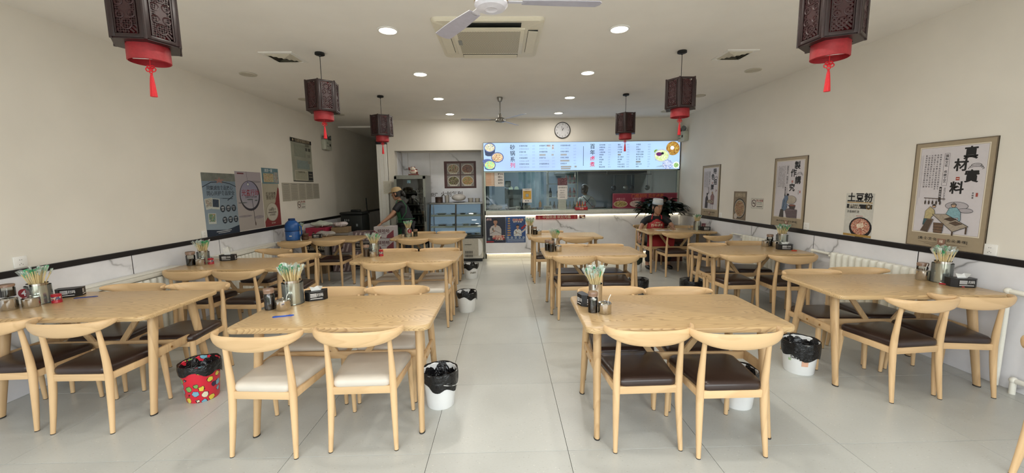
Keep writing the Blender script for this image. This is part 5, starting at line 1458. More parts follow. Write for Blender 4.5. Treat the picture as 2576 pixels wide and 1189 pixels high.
P.rect(L + 1.355, hy - .075, .07, .045, lit('pinkgrey', '#a9a3a8', .8)); P.rect(L + 1.44, hy - .105, .04, .09, lit('pinkgrey', '#a9a3a8', .8)); P.text('精选', L + 1.355, hy - .075, .034, Ldk, .0008); P.text('煲', L + 1.44, hy - .075, .036, Ldk, .0008); P.text('类', L + 1.44, hy - .125, .036, Ldk, .0008)
P.rect(L + 2.075, 0, .009, .40, Lnavy)
r4 = [('百年卤煮', '42元'), ('卤煮拼盘', '28元'), ('卤煮面', '22元'), ('小碗卤煮', '28元'), ('卤肥肠', '12元'), ('卤豆', '1元'), ('卤豆腐', '2元'), ('卤蛋', '1元'), ('火烧', '2元'), ('精品卤煮', '42元')]
r5 = [('爆肚', '42元'), ('炸灌肠', '15元'), ('烤鸡架', '15元'), ('糖豆腐', '14元'), ('', '18元'), ('豆汁焦圈', '15元'), ('豆沫糖', '12元'), ('凉面', '10元'), ('牛肉火烧饼', '20元'), ('牛肉小酥烧', '20元')]
r6 = [('炒疙瘩', '22元'), ('炒饼', '18元'), ('炸酱面', '18元'), ('二锅头白酒', '10元'), ('啤酒大瓶装', '10元'), ('桔子味汽水', '10元'), ('豆丁窝', '10元'), ('', '6元'), ('酸梅大杯', '12元'), ('米饭', '2元')]
for X0, rows in ((L + 2.405, r4), (L + 2.79, r5), (L + 3.175, r6)):
    for i, (a, b2) in enumerate(rows):
        y = hy - .072 - i * .0500
        if a: P.text(a, X0, y, .031, Lnavy, .0007, align='LEFT', sx=1.0)
        if b2: P.text(b2, X0 + (.185 if X0 < 1 else .24), y, .030, Lmid, .0003, align='LEFT')
P.rect(L + 2.825, hy - .072 - 4 * .05, .065, .032, Lgry); P.rect(L + 3.225, hy - .072 - 7 * .05, .10, .032, Lgry)
P.disc(hx - .155, hy - .155, .142, lit('rim_gold', '#a97f3a', .8), .142, 28); P.disc(hx - .155, hy - .155, .132, litfood('gold_dish', ['#d19a3c', '#e0b95e', '#8a5a28', '#a8b25a', '#6b4a2a']), .132, 28); P.disc(hx - .17, hy - .145, .04, Lw)
P.disc(hx - .50, hy - .215, .05, lit('parsley', '#7fae4c', .8), .04, 12)
lbowl(hx - .385, hy - .30, .165, litfood('noodle_dish', ['#d9e6a8', '#eef0d2', '#b9cf8a', '#bcd97a', '#f2f4e6']), True, .0, lit('rim_pale', '#b9c6d9', .9))
P.disc(hx - .44, hy - .27, .065, lit('purple', '#6d2f6e', .8), .04); P.disc(hx - .37, hy - .255, .03, Ldk, .025)
P.disc(hx - .255, -hy + .10, .115, litfood('blue_dish', ['#4764b0', '#c6d4ee', '#6f8bcb', '#e8eefb']), .095, 24); P.disc(hx - .075, -hy + .085, .070, Lw, .07, 24); P.disc(hx - .075, -hy + .085, .052, litfood('greens', ['#7fae5c', '#a8c98a', '#5f8f4a']), .05, 20)
for k in range(6): P.line([(hx - .50 + k * .02, -hy + .05 + .01 * (k % 3)), (hx - .38 + k * .02, -hy + .07 + .015 * (k % 2))], .003, Lgry)
P.done()
for o_ in mb_.children:
    if o_.name.startswith('print'): o_['kind'] = 'stuff'

# clock
t = thing('wall_clock', 'round black framed wall clock above the menu board', 'clock'); t.matrix_world = wall_matrix('back', 1.22, YB, 2.68)
q = MB(); q.lathe([(.165, 0), (.167, .02), (.162, .030), (.154, .030), (.150, .018), (0, .016)], 40, cap0=True, cap1=False); obj('case', q, M_dark, t)
q = MB(); q.lathe([(.1505, .0195), (0, .0195)], 40, cap0=False, cap1=False); obj('dial', q, mat('clock_dial', '#c9c9cc', .5), t)
P = Print(t, .0205)
for i in range(12): a = radians(90 - 30 * (i + 1)); P.text(str(i + 1), .122 * cos(a), .122 * sin(a), .036, K, .0006)
P.done(); 
for nm, a, L, wd in (('hour_hand', 62, .065, .009), ('minute_hand', 103, .095, .006)):
    q = MB(); q.box((L / 2 - .01, 0, .0245), (L, wd, .0015), Matrix.Rotation(radians(a), 4, 'Z')); obj(nm, q, K, t, smooth=0)
q = MB(); q.lathe([(.007, .024), (.007, .028), (0, .028)], 12, cap1=False); obj('hub', q, K, t)

# ------------------------------------------------------------------ prints on the counter front and glass
def bsheet(x0, x1, z0, z1, Y, name, label, cat, m, th=.0016):
    t = thing(name, label, cat); t.matrix_world = wall_matrix('back', (x0 + x1) / 2, Y, (z0 + z1) / 2)
    q = MB(); q.box((0, 0, th / 2 + .0004), (x1 - x0, z1 - z0, th)); obj('sheet', q, m, t, smooth=0)
    return t, Print(t, th + .0006), x1 - x0, z1 - z0
def person_print(P, cx, by, s, shirt='#b9b2b0', skin='#a9806b'):
    sh = ink('shirt_' + shirt[1:], shirt); sk = ink('face_' + skin[1:], skin)
    P.poly([(cx - .36 * s, by), (cx - .36 * s, by + .40 * s), (cx - .26 * s, by + .58 * s), (cx - .08 * s, by + .66 * s), (cx + .08 * s, by + .66 * s), (cx + .26 * s, by + .58 * s), (cx + .36 * s, by + .40 * s), (cx + .36 * s, by)], sh)
    P.poly([(cx - .07 * s, by + .62 * s), (cx, by + .50 * s), (cx + .07 * s, by + .62 * s), (cx + .06 * s, by + .74 * s), (cx - .06 * s, by + .74 * s)], sk)
    P.disc(cx, by + .86 * s, .125 * s, sk, .16 * s, 18); P.poly([(cx - .135 * s, by + .86 * s), (cx - .13 * s, by + 1.0 * s), (cx, by + 1.06 * s), (cx + .13 * s, by + 1.0 * s), (cx + .135 * s, by + .86 * s), (cx + .09 * s, by + .94 * s), (cx - .09 * s, by + .94 * s)], K)
    P.line([(cx - .34 * s, by + .12 * s), (cx, by + .30 * s), (cx + .34 * s, by + .12 * s)], .05 * s, ink('shirt_fold', '#8f8988')); P.disc(cx - .10 * s, by + .30 * s, .05 * s, sk); P.disc(cx - .16 * s, by + .40 * s, .035 * s, ink('bottle_green', '#3e4a3a'), .10 * s, 10)
Yc = 8.329
t, P, w, h = bsheet(-.40, .015, .355, .905, Yc, 'counter_poster', 'dark poster of a smiling person in a white shirt on the counter front', 'poster', mat('poster_midnight', '#23263a', .4, var=.25, vscale=8))
person_print(P, -w * .02, -h * .22, h * .62); P.text('卤味', -w * .34, h * .40, w * .14, ink('palepink', '#c9a9a9'), .002); P.poly([(-w * .18, -h * .36), (-w * .14, -h * .22), (w * .40, -h * .20), (w * .44, -h * .38)], ink('flash_red', '#9a2f36'))
P.text('卤动味来', w * .14, -h * .265, w * .17, ink('flash_cream', '#e0cdb8'), .003); P.text('大满足', w * .16, -h * .36, w * .14, ink('flash_cream', '#e0cdb8'), .003); P.rect(-w * .30, -h * .455, w * .38, h * .05, ink('flash_red', '#9a2f36')); P.rect(-w * .36, -h * .34, w * .12, h * .09, ink('glassgrey', '#6f7a84')); P.done()
t, P, w, h = bsheet(.018, .435, .355, .91, Yc, 'counter_poster', 'blue poster of a waiter with stacked bowls on the counter front', 'poster', mat('poster_royal', '#27477f', .4, var=.15, vscale=8))
P.text('超级卤煮', w * .12, h * .36, w * .14, ink('flash_cream', '#e0cdb8'), .004); P.text('够味够鲜', w * .12, h * .36, w * .13, ink('flash_red', '#9a2f36'), .001); P.text('好吃不贵', w * .10, h * .29, w * .11, ink('flash_cream', '#e0cdb8'), .002)
person_print(P, w * .10, -h * .25, h * .42, '#c6c9c8'); 
for k in range(8): P.disc(-w * .34, h * (.42 - k * .09), w * (.05 + .008 * k), food('bowls_stack', ['#b99a5c', '#8a5a3a', '#c9b07a'], 40), h * .03, 14)
P.rect(w * .40, h * .10, w * .30, h * .07, ink('flash_red', '#9a2f36'), .7); P.rect(w * .42, -h * .03, w * .30, h * .06, ink('shirt_b9b2b0', '#b9b2b0'), .7); P.rect(0, -h * .39, w, h * .21, mat('poster_pattern_blue', '#3d557f', .5, var=.3, vscale=60))
for k in range(5): P.disc(-w * .40 + k * w * .2, -h * .30, w * .055, ink('pale_badge', '#a9b6c9')); P.text('卤', -w * .40 + k * w * .2, -h * .30, w * .07, ink('navy', '#27303c'), .001)
for k in range(3): P.rect(0, -h * (.365 + .04 * k), w * .86, h * .014, ink('pale_badge', '#a9b6c9'))
P.done()
t, P, w, h = bsheet(.65, 1.53, .842, .93, 8.300, 'red_banner', 'narrow red welcome banner with white characters hung along the counter edge', 'banner', mat('banner_red', '#a01f30', .45, var=.05), .003)
P.text('中国劲酒 欢迎光临', w * .0, 0, h * .82, ink('flash_cream', '#e0cdb8'), .0016); P.rect(-w * .42, 0, w * .05, h * .7, ink('bannerorn', '#c06a52')); P.rect(w * .44, 0, w * .02, h * .8, ink('bannerorn', '#c06a52')); P.done()
t, P, w, h = bsheet(1.575, 1.70, .852, .925, 8.3265, 'small_notice', 'small dark red notice stuck to the counter right of the banner', 'notice', mat('notice_maroon', '#4a1a1c', .5, var=.2), .002)
P.text('特价', -w * .05, h * .15, h * .45, ink('flash_cream', '#e0cdb8'), .0008); P.rect(w * .15, -h * .25, w * .5, h * .3, ink('flash_cream', '#e0cdb8')); P.done()
Yg = 8.388
t, P, w, h = bsheet(2.28, 3.655, 1.045, 1.365, 8.355, 'red_food_banner', 'wide crimson dish banner standing on the counter behind the plant', 'banner', mat('banner_crimson', '#7d1f38', .4, var=.05), .006)
P.frame(0, 0, w * .985, h * .95, .004, ink('rose_line', '#c08a90')); P.text('门框胡同 百年卤煮', w * .04, h * .30, h * .26, ink('orange_ink', '#b9653c'), .002)
for k, (nm, cols) in enumerate((('卤煮火烧', ['#b9a05c', '#7d5a30', '#4f3a26', '#8a8a3c', '#d9c48a']), ('砂锅豆腐', ['#b9a5a0', '#d2c2bb', '#8c6a66', '#a98c80']), ('卤肥肠', ['#6a3a2c', '#a9784c', '#8a5a3a']), ('小火煮', ['#6a3a2c', '#4a2a24', '#8d5a4a']))):
    cx = -w * .375 + k * w * .25; P.text(nm, cx, h * .12, h * .15, ink('rose_text', '#b9848a'), .001); P.disc(cx, -h * .20, w * .108, ink('dish_rim', '#bfae98'), h * .22, 26); P.disc(cx, -h * .20, w * .098, food('banner_dish_%d' % k, cols, 60), h * .195, 26)
P.done()
t, P, w, h = bsheet(-.40, -.205, 1.55, 1.83, Yg, 'price_list', 'orange lined price list stuck inside the counter glass at its left end', 'price list', mat('list_peach', '#cfb49c', .5)); 
for k in range(11): P.rect(-w * .12, h * .44 - k * h * .085, w * .55, h * .022, ink('orange_line', '#b9733c')); P.rect(w * .40, h * .44 - k * h * .085, w * .10, h * .02, ink('brownline', '#8a5a4a'))
P.done()
t, P, w, h = bsheet(-.20, -.005, 1.54, 1.83, Yg, 'handwritten_sheet', 'white handwritten sheet stuck on the glass beside the orange price list', 'notice', mat('sheet_white', '#d2cdc9', .5))
for k, s in enumerate(('粥3元', '馒头1', '咸菜2', '豆浆3')): P.text(s, w * .12, h * .38 - k * h * .21, h * .15, K, .0005)
P.done()
t, P, w, h = bsheet(.38, .575, 1.195, 1.49, Yg - .002, 'payment_sign', 'white and yellow payment sign stuck on the counter glass', 'sign', mat('sheet_white', '#d2cdc9', .5), .002)
P.rect(0, h * .04, w * .88, h * .60, mat('sign_yellow', '#c69a3a', .5)); P.text('扫码点餐', 0, h * .43, w * .13, Kg, .0004); P.text('推荐使用', 0, h * .27, w * .14, K, .0008); P.rect(0, h * .02, w * .36, w * .36, ink('gold_dark', '#8f7434')); P.rect(0, h * .02, w * .30, w * .30, ink('blank_grey', '#9aa0a0'))
for x in (-.14, .10): P.disc(w * x, -h * .37, w * .07, Kg)
P.done()
t, P, w, h = bsheet(1.12, 1.325, 1.55, 1.70, Yg, 'dark_photo', 'small dark red food photo stuck on the glass above the handwritten menu', 'photo', food('maroon_photo', ['#4a2530', '#6a3a42', '#8c6a6c', '#2f1a22'], 70)); P.done()
t, P, w, h = bsheet(1.12, 1.33, 1.255, 1.545, Yg, 'handwritten_menu', 'white handwritten menu sheet in the middle of the counter glass', 'notice', mat('sheet_white', '#d2cdc9', .5)); P.text('凉拌菜系列', 0, h * .34, w * .17, K, .001)
for k, s in enumerate(('凉皮 8元', '拍黄瓜6', '花生米8元', '皮蛋豆腐')): P.text(s, -w * .02, h * .13 - k * h * .16, w * .13, Kg, .0004)
P.done()
t, P, w, h = bsheet(1.135, 1.30, 1.042, 1.25, Yg, 'lined_sheet', 'greenish lined paper below the handwritten menu on the glass', 'notice', mat('sheet_greenish', '#a9ada2', .5))
for k in range(9): P.rect(0, h * .4 - k * h * .09, w * .8, .002, Kg)
P.done()
# food poster of four dishes in the recess, brush writing on the marble
t, P, w, h = bsheet(-1.335, -.625, 1.515, 2.11, RB - .012, 'dish_poster', 'square maroon poster with four bowls of food on the marble of the recess', 'poster', mat('poster_brownred', '#4f2f2f', .5, var=.1))
for (x, y, cs) in ((-.21, .215, ['#7a9a5a', '#c7c2a2', '#3a2622', '#c0392f', '#e2ddc5', '#2e2320']), (.23, .215, ['#6a4a42', '#a35a3c', '#8c7a74', '#b97a4c', '#4a3530']), (-.21, -.225, ['#4a3a2c', '#8fae5a', '#6a5236', '#d8cfb4', '#2f261f']), (.23, -.225, ['#b04a36', '#d9704a', '#6f9a4f', '#8a6a54', '#e0b090'])):
    P.rect(w * x, h * y, w * .40, h * .41, mat('photo_grey', '#8d8883', .5, var=.1)); P.disc(w * x, h * y, w * .19, mat('dish_white', '#c2bdb4', .5), h * .185, 26); P.disc(w * x, h * y, w * .165, food('dish_%d%d' % (x * 100, y * 100), cs, 60), h * .16, 26); P.text('招牌美味', w * x, h * (y - .17), w * .06, M_pl, .0008)
P.done()
t = thing('wall_writing', 'dark handwritten characters on the marble above the display case', 'writing'); t.matrix_world = wall_matrix('back', -1.30, RB - .012, 1.38)
P = Print(t, .0005); P.text('烧烤', -.27, -.01, .10, ink('umber', '#3e342c'), .001, sx=.8); P.text('火创复利', .12, .0, .125, ink('umber', '#3e342c'), .001, sx=1.0); P.done()

# ------------------------------------------------------------------ drinks fridge with a lucky cat
FY = 8.12
t = thing('drinks_fridge', 'tall grey glass-door drinks fridge in the recess', 'fridge', (-1.905, FY, 0))
M_fr = mat('fridge_grey', '#85867f', .35, .5); M_fi = mat('fridge_inside', '#53524f', .5)
W, H, D = .62, 1.79, .55
q = MB(); q.box((-W / 2 + .015, D / 2, H / 2), (.03, D, H)); q.box((W / 2 - .015, D / 2, H / 2), (.03, D, H)); q.box((0, D / 2, H - .03), (W - .06, D, .06)); q.box((0, D / 2, .19), (W - .06, D, .38)); q.box((0, D - .01, H / 2), (W - .06, .02, H)); obj('cabinet', q, M_fr, t, smooth=0)
q = MB(); q.box((0, D - .03, 1.05), (W - .07, .01, 1.35)); obj('liner', q, M_fi, t, smooth=0)
q = MB(); q.bb(-W / 2, -W / 2 + .045, -.04, 0, .40, H - .02); q.bb(W / 2 - .045, W / 2, -.04, 0, .40, H - .02); q.bb(-W / 2, W / 2, -.04, 0, .40, .445); q.bb(-W / 2, W / 2, -.04, 0, H - .075, H - .02); dr = obj('door', q, M_fr, t, smooth=0)
q = MB(); q.add([(-W / 2 + .045, -.02, .445), (W / 2 - .045, -.02, .445), (W / 2 - .045, -.02, H - .075), (-W / 2 + .045, -.02, H - .075)], [(0, 1, 2, 3)]); obj('glass', q, thin_glass('fridge_glass', '#b9bdb9', 1.4), dr, smooth=0)
q = MB(); q.rbox((W / 2 - .02, -.055, 1.1), (.018, .03, .5), .006); obj('handle', q, M_dark, dr)
for k in range(4): q = MB(); q.box((-.18 + k * .12, -.002, .18), (.08, .004, .18)); obj('vent_slot', q, M_dark, t, smooth=0)
zs = (.50, .76, 1.0, 1.19, 1.43)
for z in zs: q = MB(); q.box((0, D / 2, z), (W - .07, D - .1, .014)); obj('shelf', q, mat('wire_shelf', '#9c9c96', .4), t, smooth=0)
q = MB(); q.box((-.02, -.0245, 1.66), (.07, .002, .06)); obj('sticker', q, food('sticker', ['#6fa0b8', '#3f5a8a', '#b9c9c9', '#7fae5c'], 80), t, smooth=0)
rnd = random.Random(21)
bcol = ['#3e4a3c', '#5a4636', '#7a7a74', '#303438', '#6b7a6c', '#8a8578']
def bottle(x, y, z, h, r, c, label, group, name='bottle', capc='#8a8578'):
    q = MB(); q.lathe([(r * .9, 0), (r, .006), (r, h * .55), (r * .45, h * .74), (r * .38, h * .95), (r * .42, h), (0, h)], 12, cap1=False)
    o = obj(name, q, mat('bottle_' + c[1:], c, .2, coat=.5), loc=(x, y, z)); tag(o, label, 'bottle', group)
    q = MB(); q.lathe([(r * .44, h * .93), (r * .44, h * 1.01), (0, h * 1.01)], 10, cap1=False); obj('cap', q, mat('cap_' + capc[1:], capc, .4), o)
    q = MB(); q.lathe([(r * 1.01, h * .15), (r * 1.01, h * .45)], 12, cap0=False, cap1=False); obj('label_band', q, mat('band_' + bcol[0][1:], '#9a948a', .5, var=.25, vscale=80), o)
    return o
ORD = ('first', 'second', 'third', 'fourth', 'fifth', 'sixth', 'seventh')
names = {0.76: 'second lowest shelf', 1.0: 'lower middle shelf', 1.19: 'upper middle shelf', 1.43: 'top shelf', .50: 'bottom shelf'}
for z in zs:
    hh = {1.43: .11, 1.19: .19, 1.0: .12, .76: .18, .50: .2}[z]
    for k in range(6):
        c = bcol[rnd.randrange(6)] if z != 1.19 else ('#8a8578' if k % 2 else '#7a7a74')
        bottle(-1.905 - .22 + k * .085 + rnd.uniform(-.005, .005), FY + .12 + rnd.uniform(0, .05), z + .007, hh * rnd.uniform(.92, 1.05), .032, c, '%s bottle from the left on the %s of the drinks fridge' % (ORD[k], names[z]), 'drinks on the %s of the fridge' % names[z])
# lucky cat
t = thing('lucky_cat', 'white and brown ceramic lucky cat figurine on a red base on top of the fridge', 'figurine', (-1.86, FY + .16, 1.79), radians(8))
Mc = mat('ceramic_ivory', '#d9cdbd', .3, var=.03); Mr = mat('ceramic_brown', '#6e2c22', .35); 
q = MB(); q.rbox((0, 0, .012), (.21, .12, .024), .006); obj('base', q, Mr, t)
q = MB(); q.ell((.0, 0, .075), (.085, .05, .055), 16, 10); q.ell((-.01, -.02, .125), (.052, .042, .042), 16, 10); obj('body', q, Mc, t, smooth=60)
q = MB()
for sx in (-1, 1): q.lathe([(.018, 0), (0, .03)], 8, M=Matrix.Translation((-.01 + sx * .033, -.02, .153)), cap1=False)
q.ell((-.085, -.02, .135), (.018, .018, .035), 10, 8); q.ell((.07, -.03, .05), (.02, .02, .03), 10, 8); q.ell((.05, .0, .11), (.03, .03, .02), 10, 8); obj('ears_and_paws', q, Mr, t, smooth=60)
q = MB()
for dx in (-.028, .008): q.ell((dx, -.06, .13), (.006, .004, .007), 8, 6)
q.ell((-.01, -.063, .118), (.004, .004, .003), 8, 6); obj('face', q, K, t)
q = MB(); q.lathe([(.045, -.006), (.048, 0), (.045, .006)], 20, M=Matrix.Translation((-.01, -.018, .092)), cap0=False, cap1=False); obj('collar', q, M_red, t)

# ------------------------------------------------------------------ glass display case
CY = 8.10
t = thing('display_case', 'chilled display case with lit glass shelves and a white base', 'display case', (-1.015, CY, 0))
W, D = 1.09, .62
M_cb = mat('case_base', '#c9c5bb', .4); M_cs = mat('case_shelf', '#a3a8a0', .4); M_lit = mat('case_lit_back', '#8fa0ac', .4, emit='#a9c4e0', estr=.35, var=0)
q = MB(); q.bb(-W / 2, W / 2, 0, D, .07, .49); obj('base', q, M_cb, t, smooth=0)
q = MB(); q.bb(-W / 2 + .01, W / 2 - .01, .03, D - .03, 0, .07); obj('plinth', q, M_dark, t, smooth=0)
q = MB(); q.bb(-W / 2 - .01, W / 2 + .01, -.01, D + .0, .49, .52); obj('base_rim', q, M_dark, t, smooth=0)
q = MB(); q.bb(.15, .46, -.006, 0, .12, .47); obj('machine_panel', q, mat('case_panel', '#b5b0a4', .4), t, smooth=0)
for r_ in range(2):
    for k in range(9): q = MB(); q.box((.19 + k * .018, -.008, .20 - r_ * .075), (.008, .004, .055)); obj('vent_slot', q, M_dark, t, smooth=0)
q = MB(); q.box((.25, -.008, .36), (.14, .004, .008)); obj('handle', q, M_dark, t, smooth=0)
q = MB(); q.lathe([(.17, -.004), (.165, 0)], 24, M=Matrix.Translation((.46, -.003, .30)) @ Matrix.Rotation(pi / 2, 4, 'X') @ Matrix.Diagonal((.5, 1.05, 1, 1))); obj('round_cover', q, M_white, t)
# side frames slope back towards the top
def prof(z): return .02 + .16 * ((z - .52) / .66) ** 1.6
for x in (-W / 2 + .015, .0, W / 2 - .015):
    q = MB(); pts = [(x, prof(z), z) for z in [.52 + .66 * k / 8 for k in range(9)]]
    q.tube(pts, .017, 6); obj('post', q, M_dark, t)
for x in (-W / 2 + .005, W / 2 - .005):
    q = MB(); pts = [(x, prof(z), z) for z in [.52 + .66 * k / 8 for k in range(9)]] + [(x, D, 1.18), (x, D, .52)]
    q.add(pts, [tuple(range(len(pts)))]); obj('side_glass', q, thin_glass('case_glass', '#dfe8e6', 1.2), t, smooth=0)
q = MB(); q.ring_loft([[(x, prof(z) - .01, z) for z in [.52 + .66 * k / 8 for k in range(9)]] for x in (-W / 2 + .02, W / 2 - .02)], close=False, wrap=False); obj('front_glass', q, thin_glass('case_glass', '#dfe8e6', 1.2), t, smooth=60)
q = MB(); q.rbox((0, .20 + (D - .2) / 2, 1.20), (W + .02, D - .16, .035), .006); obj('steel_top', q, M_bsteel, t)
q = MB(); q.bb(-W / 2 + .02, W / 2 - .02, D - .03, D - .02, .53, 1.17); obj('lit_back', q, M_lit, t, smooth=0)
for z in (.74, .97):
    q = MB(); q.bb(-W / 2 + .03, W / 2 - .03, prof(z) + .04, D - .04, z - .006, z); obj('shelf', q, thin_glass('shelf_glass', '#cfdcd8', 1.5, 0, .25), t, smooth=0)
    q = MB(); q.bb(-W / 2 + .03, W / 2 - .03, prof(z) + .025, prof(z) + .04, z - .035, z + .004); obj('shelf_rail', q, M_cs, t, smooth=0)
q = MB(); q.bb(-W / 2 + .03, W / 2 - .03, .16, D - .03, .53, .545); obj('floor_tray', q, M_bsteel, t, smooth=0)
for i, (x, z, r) in enumerate(((-.33, .97, .11), (-.08, .97, .06), (.12, .97, .07), (.33, .97, .11), (-.32, .74, .11), (-.06, .74, .06), (.18, .74, .08), (.36, .74, .11), (.22, .545, .10), (.42, .545, .07))):
    q = MB(); q.lathe([(r * .6, 0), (r, .018), (r * 1.02, .022), (r * .55, .006), (0, .005)], 24, cap1=False); o = obj('serving_dish', q, M_steel if i % 3 else M_white, loc=(-1.015 + x, CY + .34, z))
    tag(o, '%s shallow dish from the left on %s of the display case' % (('first', 'second', 'third', 'fourth')[i % 4 if i < 8 else i - 8], 'the upper shelf' if z > .9 else 'the lower shelf' if z > .6 else 'the bottom tray'), 'dish', 'shallow dishes in the display case')
tp = 1.2175
q = MB(); q.lathe([(.075, 0), (.08, .005), (.08, .115), (.083, .12), (.078, .118), (.078, .006)], 24); o = obj('steel_pot', q, mat('brown_steel', '#5a4a44', .3, .6), loc=(-1.39, CY + .36, tp)); tag(o, 'dark steel pot at the left end on top of the display case', 'pot')
q = MB(); q.tube([(.03, 0, .06), (.10, -.02, .17)], .006, 6); obj('ladle_handle', q, M_bsteel, o)
for i, (x, r, h, lb) in enumerate(((-1.22, .05, .15, 'tall clear container beside the dark steel pot on the display case'), (-.72, .06, .09, 'stack of clear tubs on the right of the display case top'), (-.58, .055, .085, 'clear tub at the right end of the display case top'))):
    q = MB(); q.lathe([(r * .9, 0), (r, h), (r * .97, h), (r * .87, .004)], 20); o = obj('plastic_tub', q, thin_glass('tub_film', '#e3e0da', 1.3, .15, .3), loc=(x, CY + .36, tp)); tag(o, lb, 'tub')
q = MB(); q.lathe([(.10, 0), (.14, .012), (.145, .016), (.10, .008), (0, .008)], 28, cap1=False); o = obj('tray', q, M_bsteel, loc=(-.97, CY + .34, tp)); tag(o, 'round steel tray in the middle of the display case top', 'tray')
q = MB(); random.seed(3); q.ell((0, 0, .09), (.15, .09, .075), 18, 10); o = obj('plastic_bag', q, thin_glass('bag_film', '#efece8', 1.2, .2, .35), loc=(-.97, CY + .34, tp + .014)); tag(o, 'cloudy clear plastic bag lying on the tray on the display case', 'bag')

# ------------------------------------------------------------------ boxes, bags and the dark cooler by the left wall
M_card = mat('brown_cardboard', '#8a7458', .75, var=.08); M_tape = mat('box_tape', '#a89878', .4)
def carton(x, y, z, w, d, h, label, m=None, rz=0, face=None, group=None):
    t = thing('carton', label, 'box', (x, y, z), radians(rz), group)
    q = MB(); q.rbox((0, 0, h / 2), (w, d, h), .004, seg=1); obj('box', q, m or M_card, t, smooth=0)
    q = MB(); q.box((0, 0, h + .0006), (.05, d, .001)); obj('tape', q, M_tape, t, smooth=0)
    if face: face(t, w, d, h)
    return t
def fprint(t, w, d, h, side='front'):
    g = Print(t)
    class Q: pass
    return g
def face_front(t, w, d, h, draw):
    """print on the side facing the camera (-Y of the carton)"""
    P = Print(t, 0)
    draw(P, w, h)
    for lst in (P.p, P.t): lst.v = [(v[0], -d / 2 - v[2] - .0004, v[1] + h / 2) for v in lst.v]
    P.done()
M_wp = mat('water_box_pink', '#b5aeb0', .6); M_wr = mat('water_box_red', '#7a3440', .6)
def water_face(t, w, d, h):
    def draw(P, w, h):
        P.poly([(-w / 2, -h / 2), (-w * .12, -h / 2), (-w * .16, -h * .25), (-w / 2, h * .22)], M_wr); P.poly([(w / 2, -h / 2), (w * .12, -h / 2), (w * .16, -h * .25), (w / 2, h * .22)], M_wr)
        P.text('娃哈哈', 0, h * .10, h * .34, mat('box_maroon_ink', '#50202a', .6), .001, sx=1.05); P.rect(0, -h * .12, w * .2, h * .03, mat('box_maroon_ink', '#50202a'))
    face_front(t, w, d, h, draw)
for k in range(4):
    carton(-2.205 + .012 * (k % 2), 7.30, .212 * k, .36, .26, .208, ('lowest', 'second lowest', 'second highest', 'topmost')[k] + ' white and maroon water carton in the stack under the worker’s hands', M_wp, 1 - k, water_face, 'stack of white and maroon water cartons')
def pinkface(t, w, d, h):
    face_front(t, w, d, h, lambda P, w, h: (person_print(P, -w * .12, -h * .48, h * .62, '#b9a9a4'), P.text('酒', w * .28, h * .2, h * .3, mat('box_dark_ink', '#3a1620', .6), .002), P.text('好礼', w * .28, -h * .15, h * .2, M_pl, .001)))
def darkface(t, w, d, h):
    face_front(t, w, d, h, lambda P, w, h: ([P.poly([(-w * .45 + k * w * .24, -h * .4), (-w * .30 + k * w * .24, h * .4), (-w * .22 + k * w * .24, h * .4), (-w * .34 + k * w * .24, -h * .4)], mat('box_swash', '#c9b9b9', .6)) for k in range(4)], P.text('精酿', 0, 0, h * .3, mat('box_dark_ink', '#3a1620'), .001)))
def inkface(t, w, d, h):
    face_front(t, w, d, h, lambda P, w, h: (P.rect(0, h * .05, w * .9, h * .5, mat('box_black_band', '#26201f', .6)), P.text('饮品 24瓶', 0, h * .05, h * .28, M_pl, .001), P.rect(-w * .2, -h * .36, w * .4, h * .08, K)))
M_pink = mat('box_crimson', '#a12a46', .5, var=.05); M_lil = mat('box_mauve', '#7d6a6c', .6, var=.1); M_gr = mat('box_greywhite', '#8d8884', .6)
carton(-3.45, 7.35, 0, .36, .40, .30, 'brown carton at the floor by the left wall behind the dim table'); carton(-3.45, 7.35, .302, .36, .38, .30, 'pale printed carton beneath the crimson gift box', M_gr, 0, inkface)
carton(-3.42, 7.32, .604, .36, .30, .235, 'crimson gift box with a printed person beside the left wall', M_pink, 2, pinkface)
st = [(-3.04, 7.42), (-2.72, 7.62)]
for i, (x, y) in enumerate(st):
    for k in range(4):
        carton(x, y, .182 * k, .33, .26, .180, '%s of the %s drink carton stack by the left wall' % (('lowest', 'second', 'third', 'topmost')[k], ('mauve nearer', 'dark farther')[i]), (M_lil, M_gr)[(i + k) % 2], 0, (darkface, inkface)[(i + k) % 2], ('mauve drink cartons, nearer stack', 'dark drink cartons, farther stack')[i])
carton(-3.05, 7.40, .730, .30, .22, .10, 'small brown open carton on the mauve stack', M_card, 5)
def soft_bag(x, y, z, rx, ry, rz_, m, label, name='plastic_bag', seed=1):
    rnd = random.Random(seed); q = MB(); q.ell((0, 0, rz_), (rx, ry, rz_), 22, 12)
    ph = [rnd.uniform(0, 6) for _ in range(6)]
    q.v = [(a * (1 + .10 * sin(7 * b2 * 10 + ph[0]) + .05 * sin(40 * c + ph[1])), b2 * (1 + .10 * sin(60 * a + ph[2])), max(0, c * (1 + .10 * sin(30 * a + ph[3]) + .07 * sin(45 * b2 + ph[4])))) for a, b2, c in q.v]
    o = obj(name, q, m, loc=(x, y, z), smooth=20); tag(o, label, 'bag')
    q = MB(); q.tube([(rx * .2, -ry * .5, rz_ * 1.5), (rx * .45, -ry * .9, rz_ * 1.1), (rx * .35, -ry * 1.05, rz_ * .3)], .006, 6); obj('bag_handle', q, m, o)
    return o
M_pb = mat('white_bag_film', '#b9c0b6', .35, var=.15, vscale=15)
soft_bag(-3.38, 7.33, .84, .19, .12, .055, M_pb, 'white plastic bag lying on the crimson gift box')
soft_bag(-3.05, 7.38, .832, .13, .10, .05, mat('white_bag_film2', '#c4b9ba', .4, var=.2), 'striped pale plastic bag slumped on the mauve cartons', seed=5)
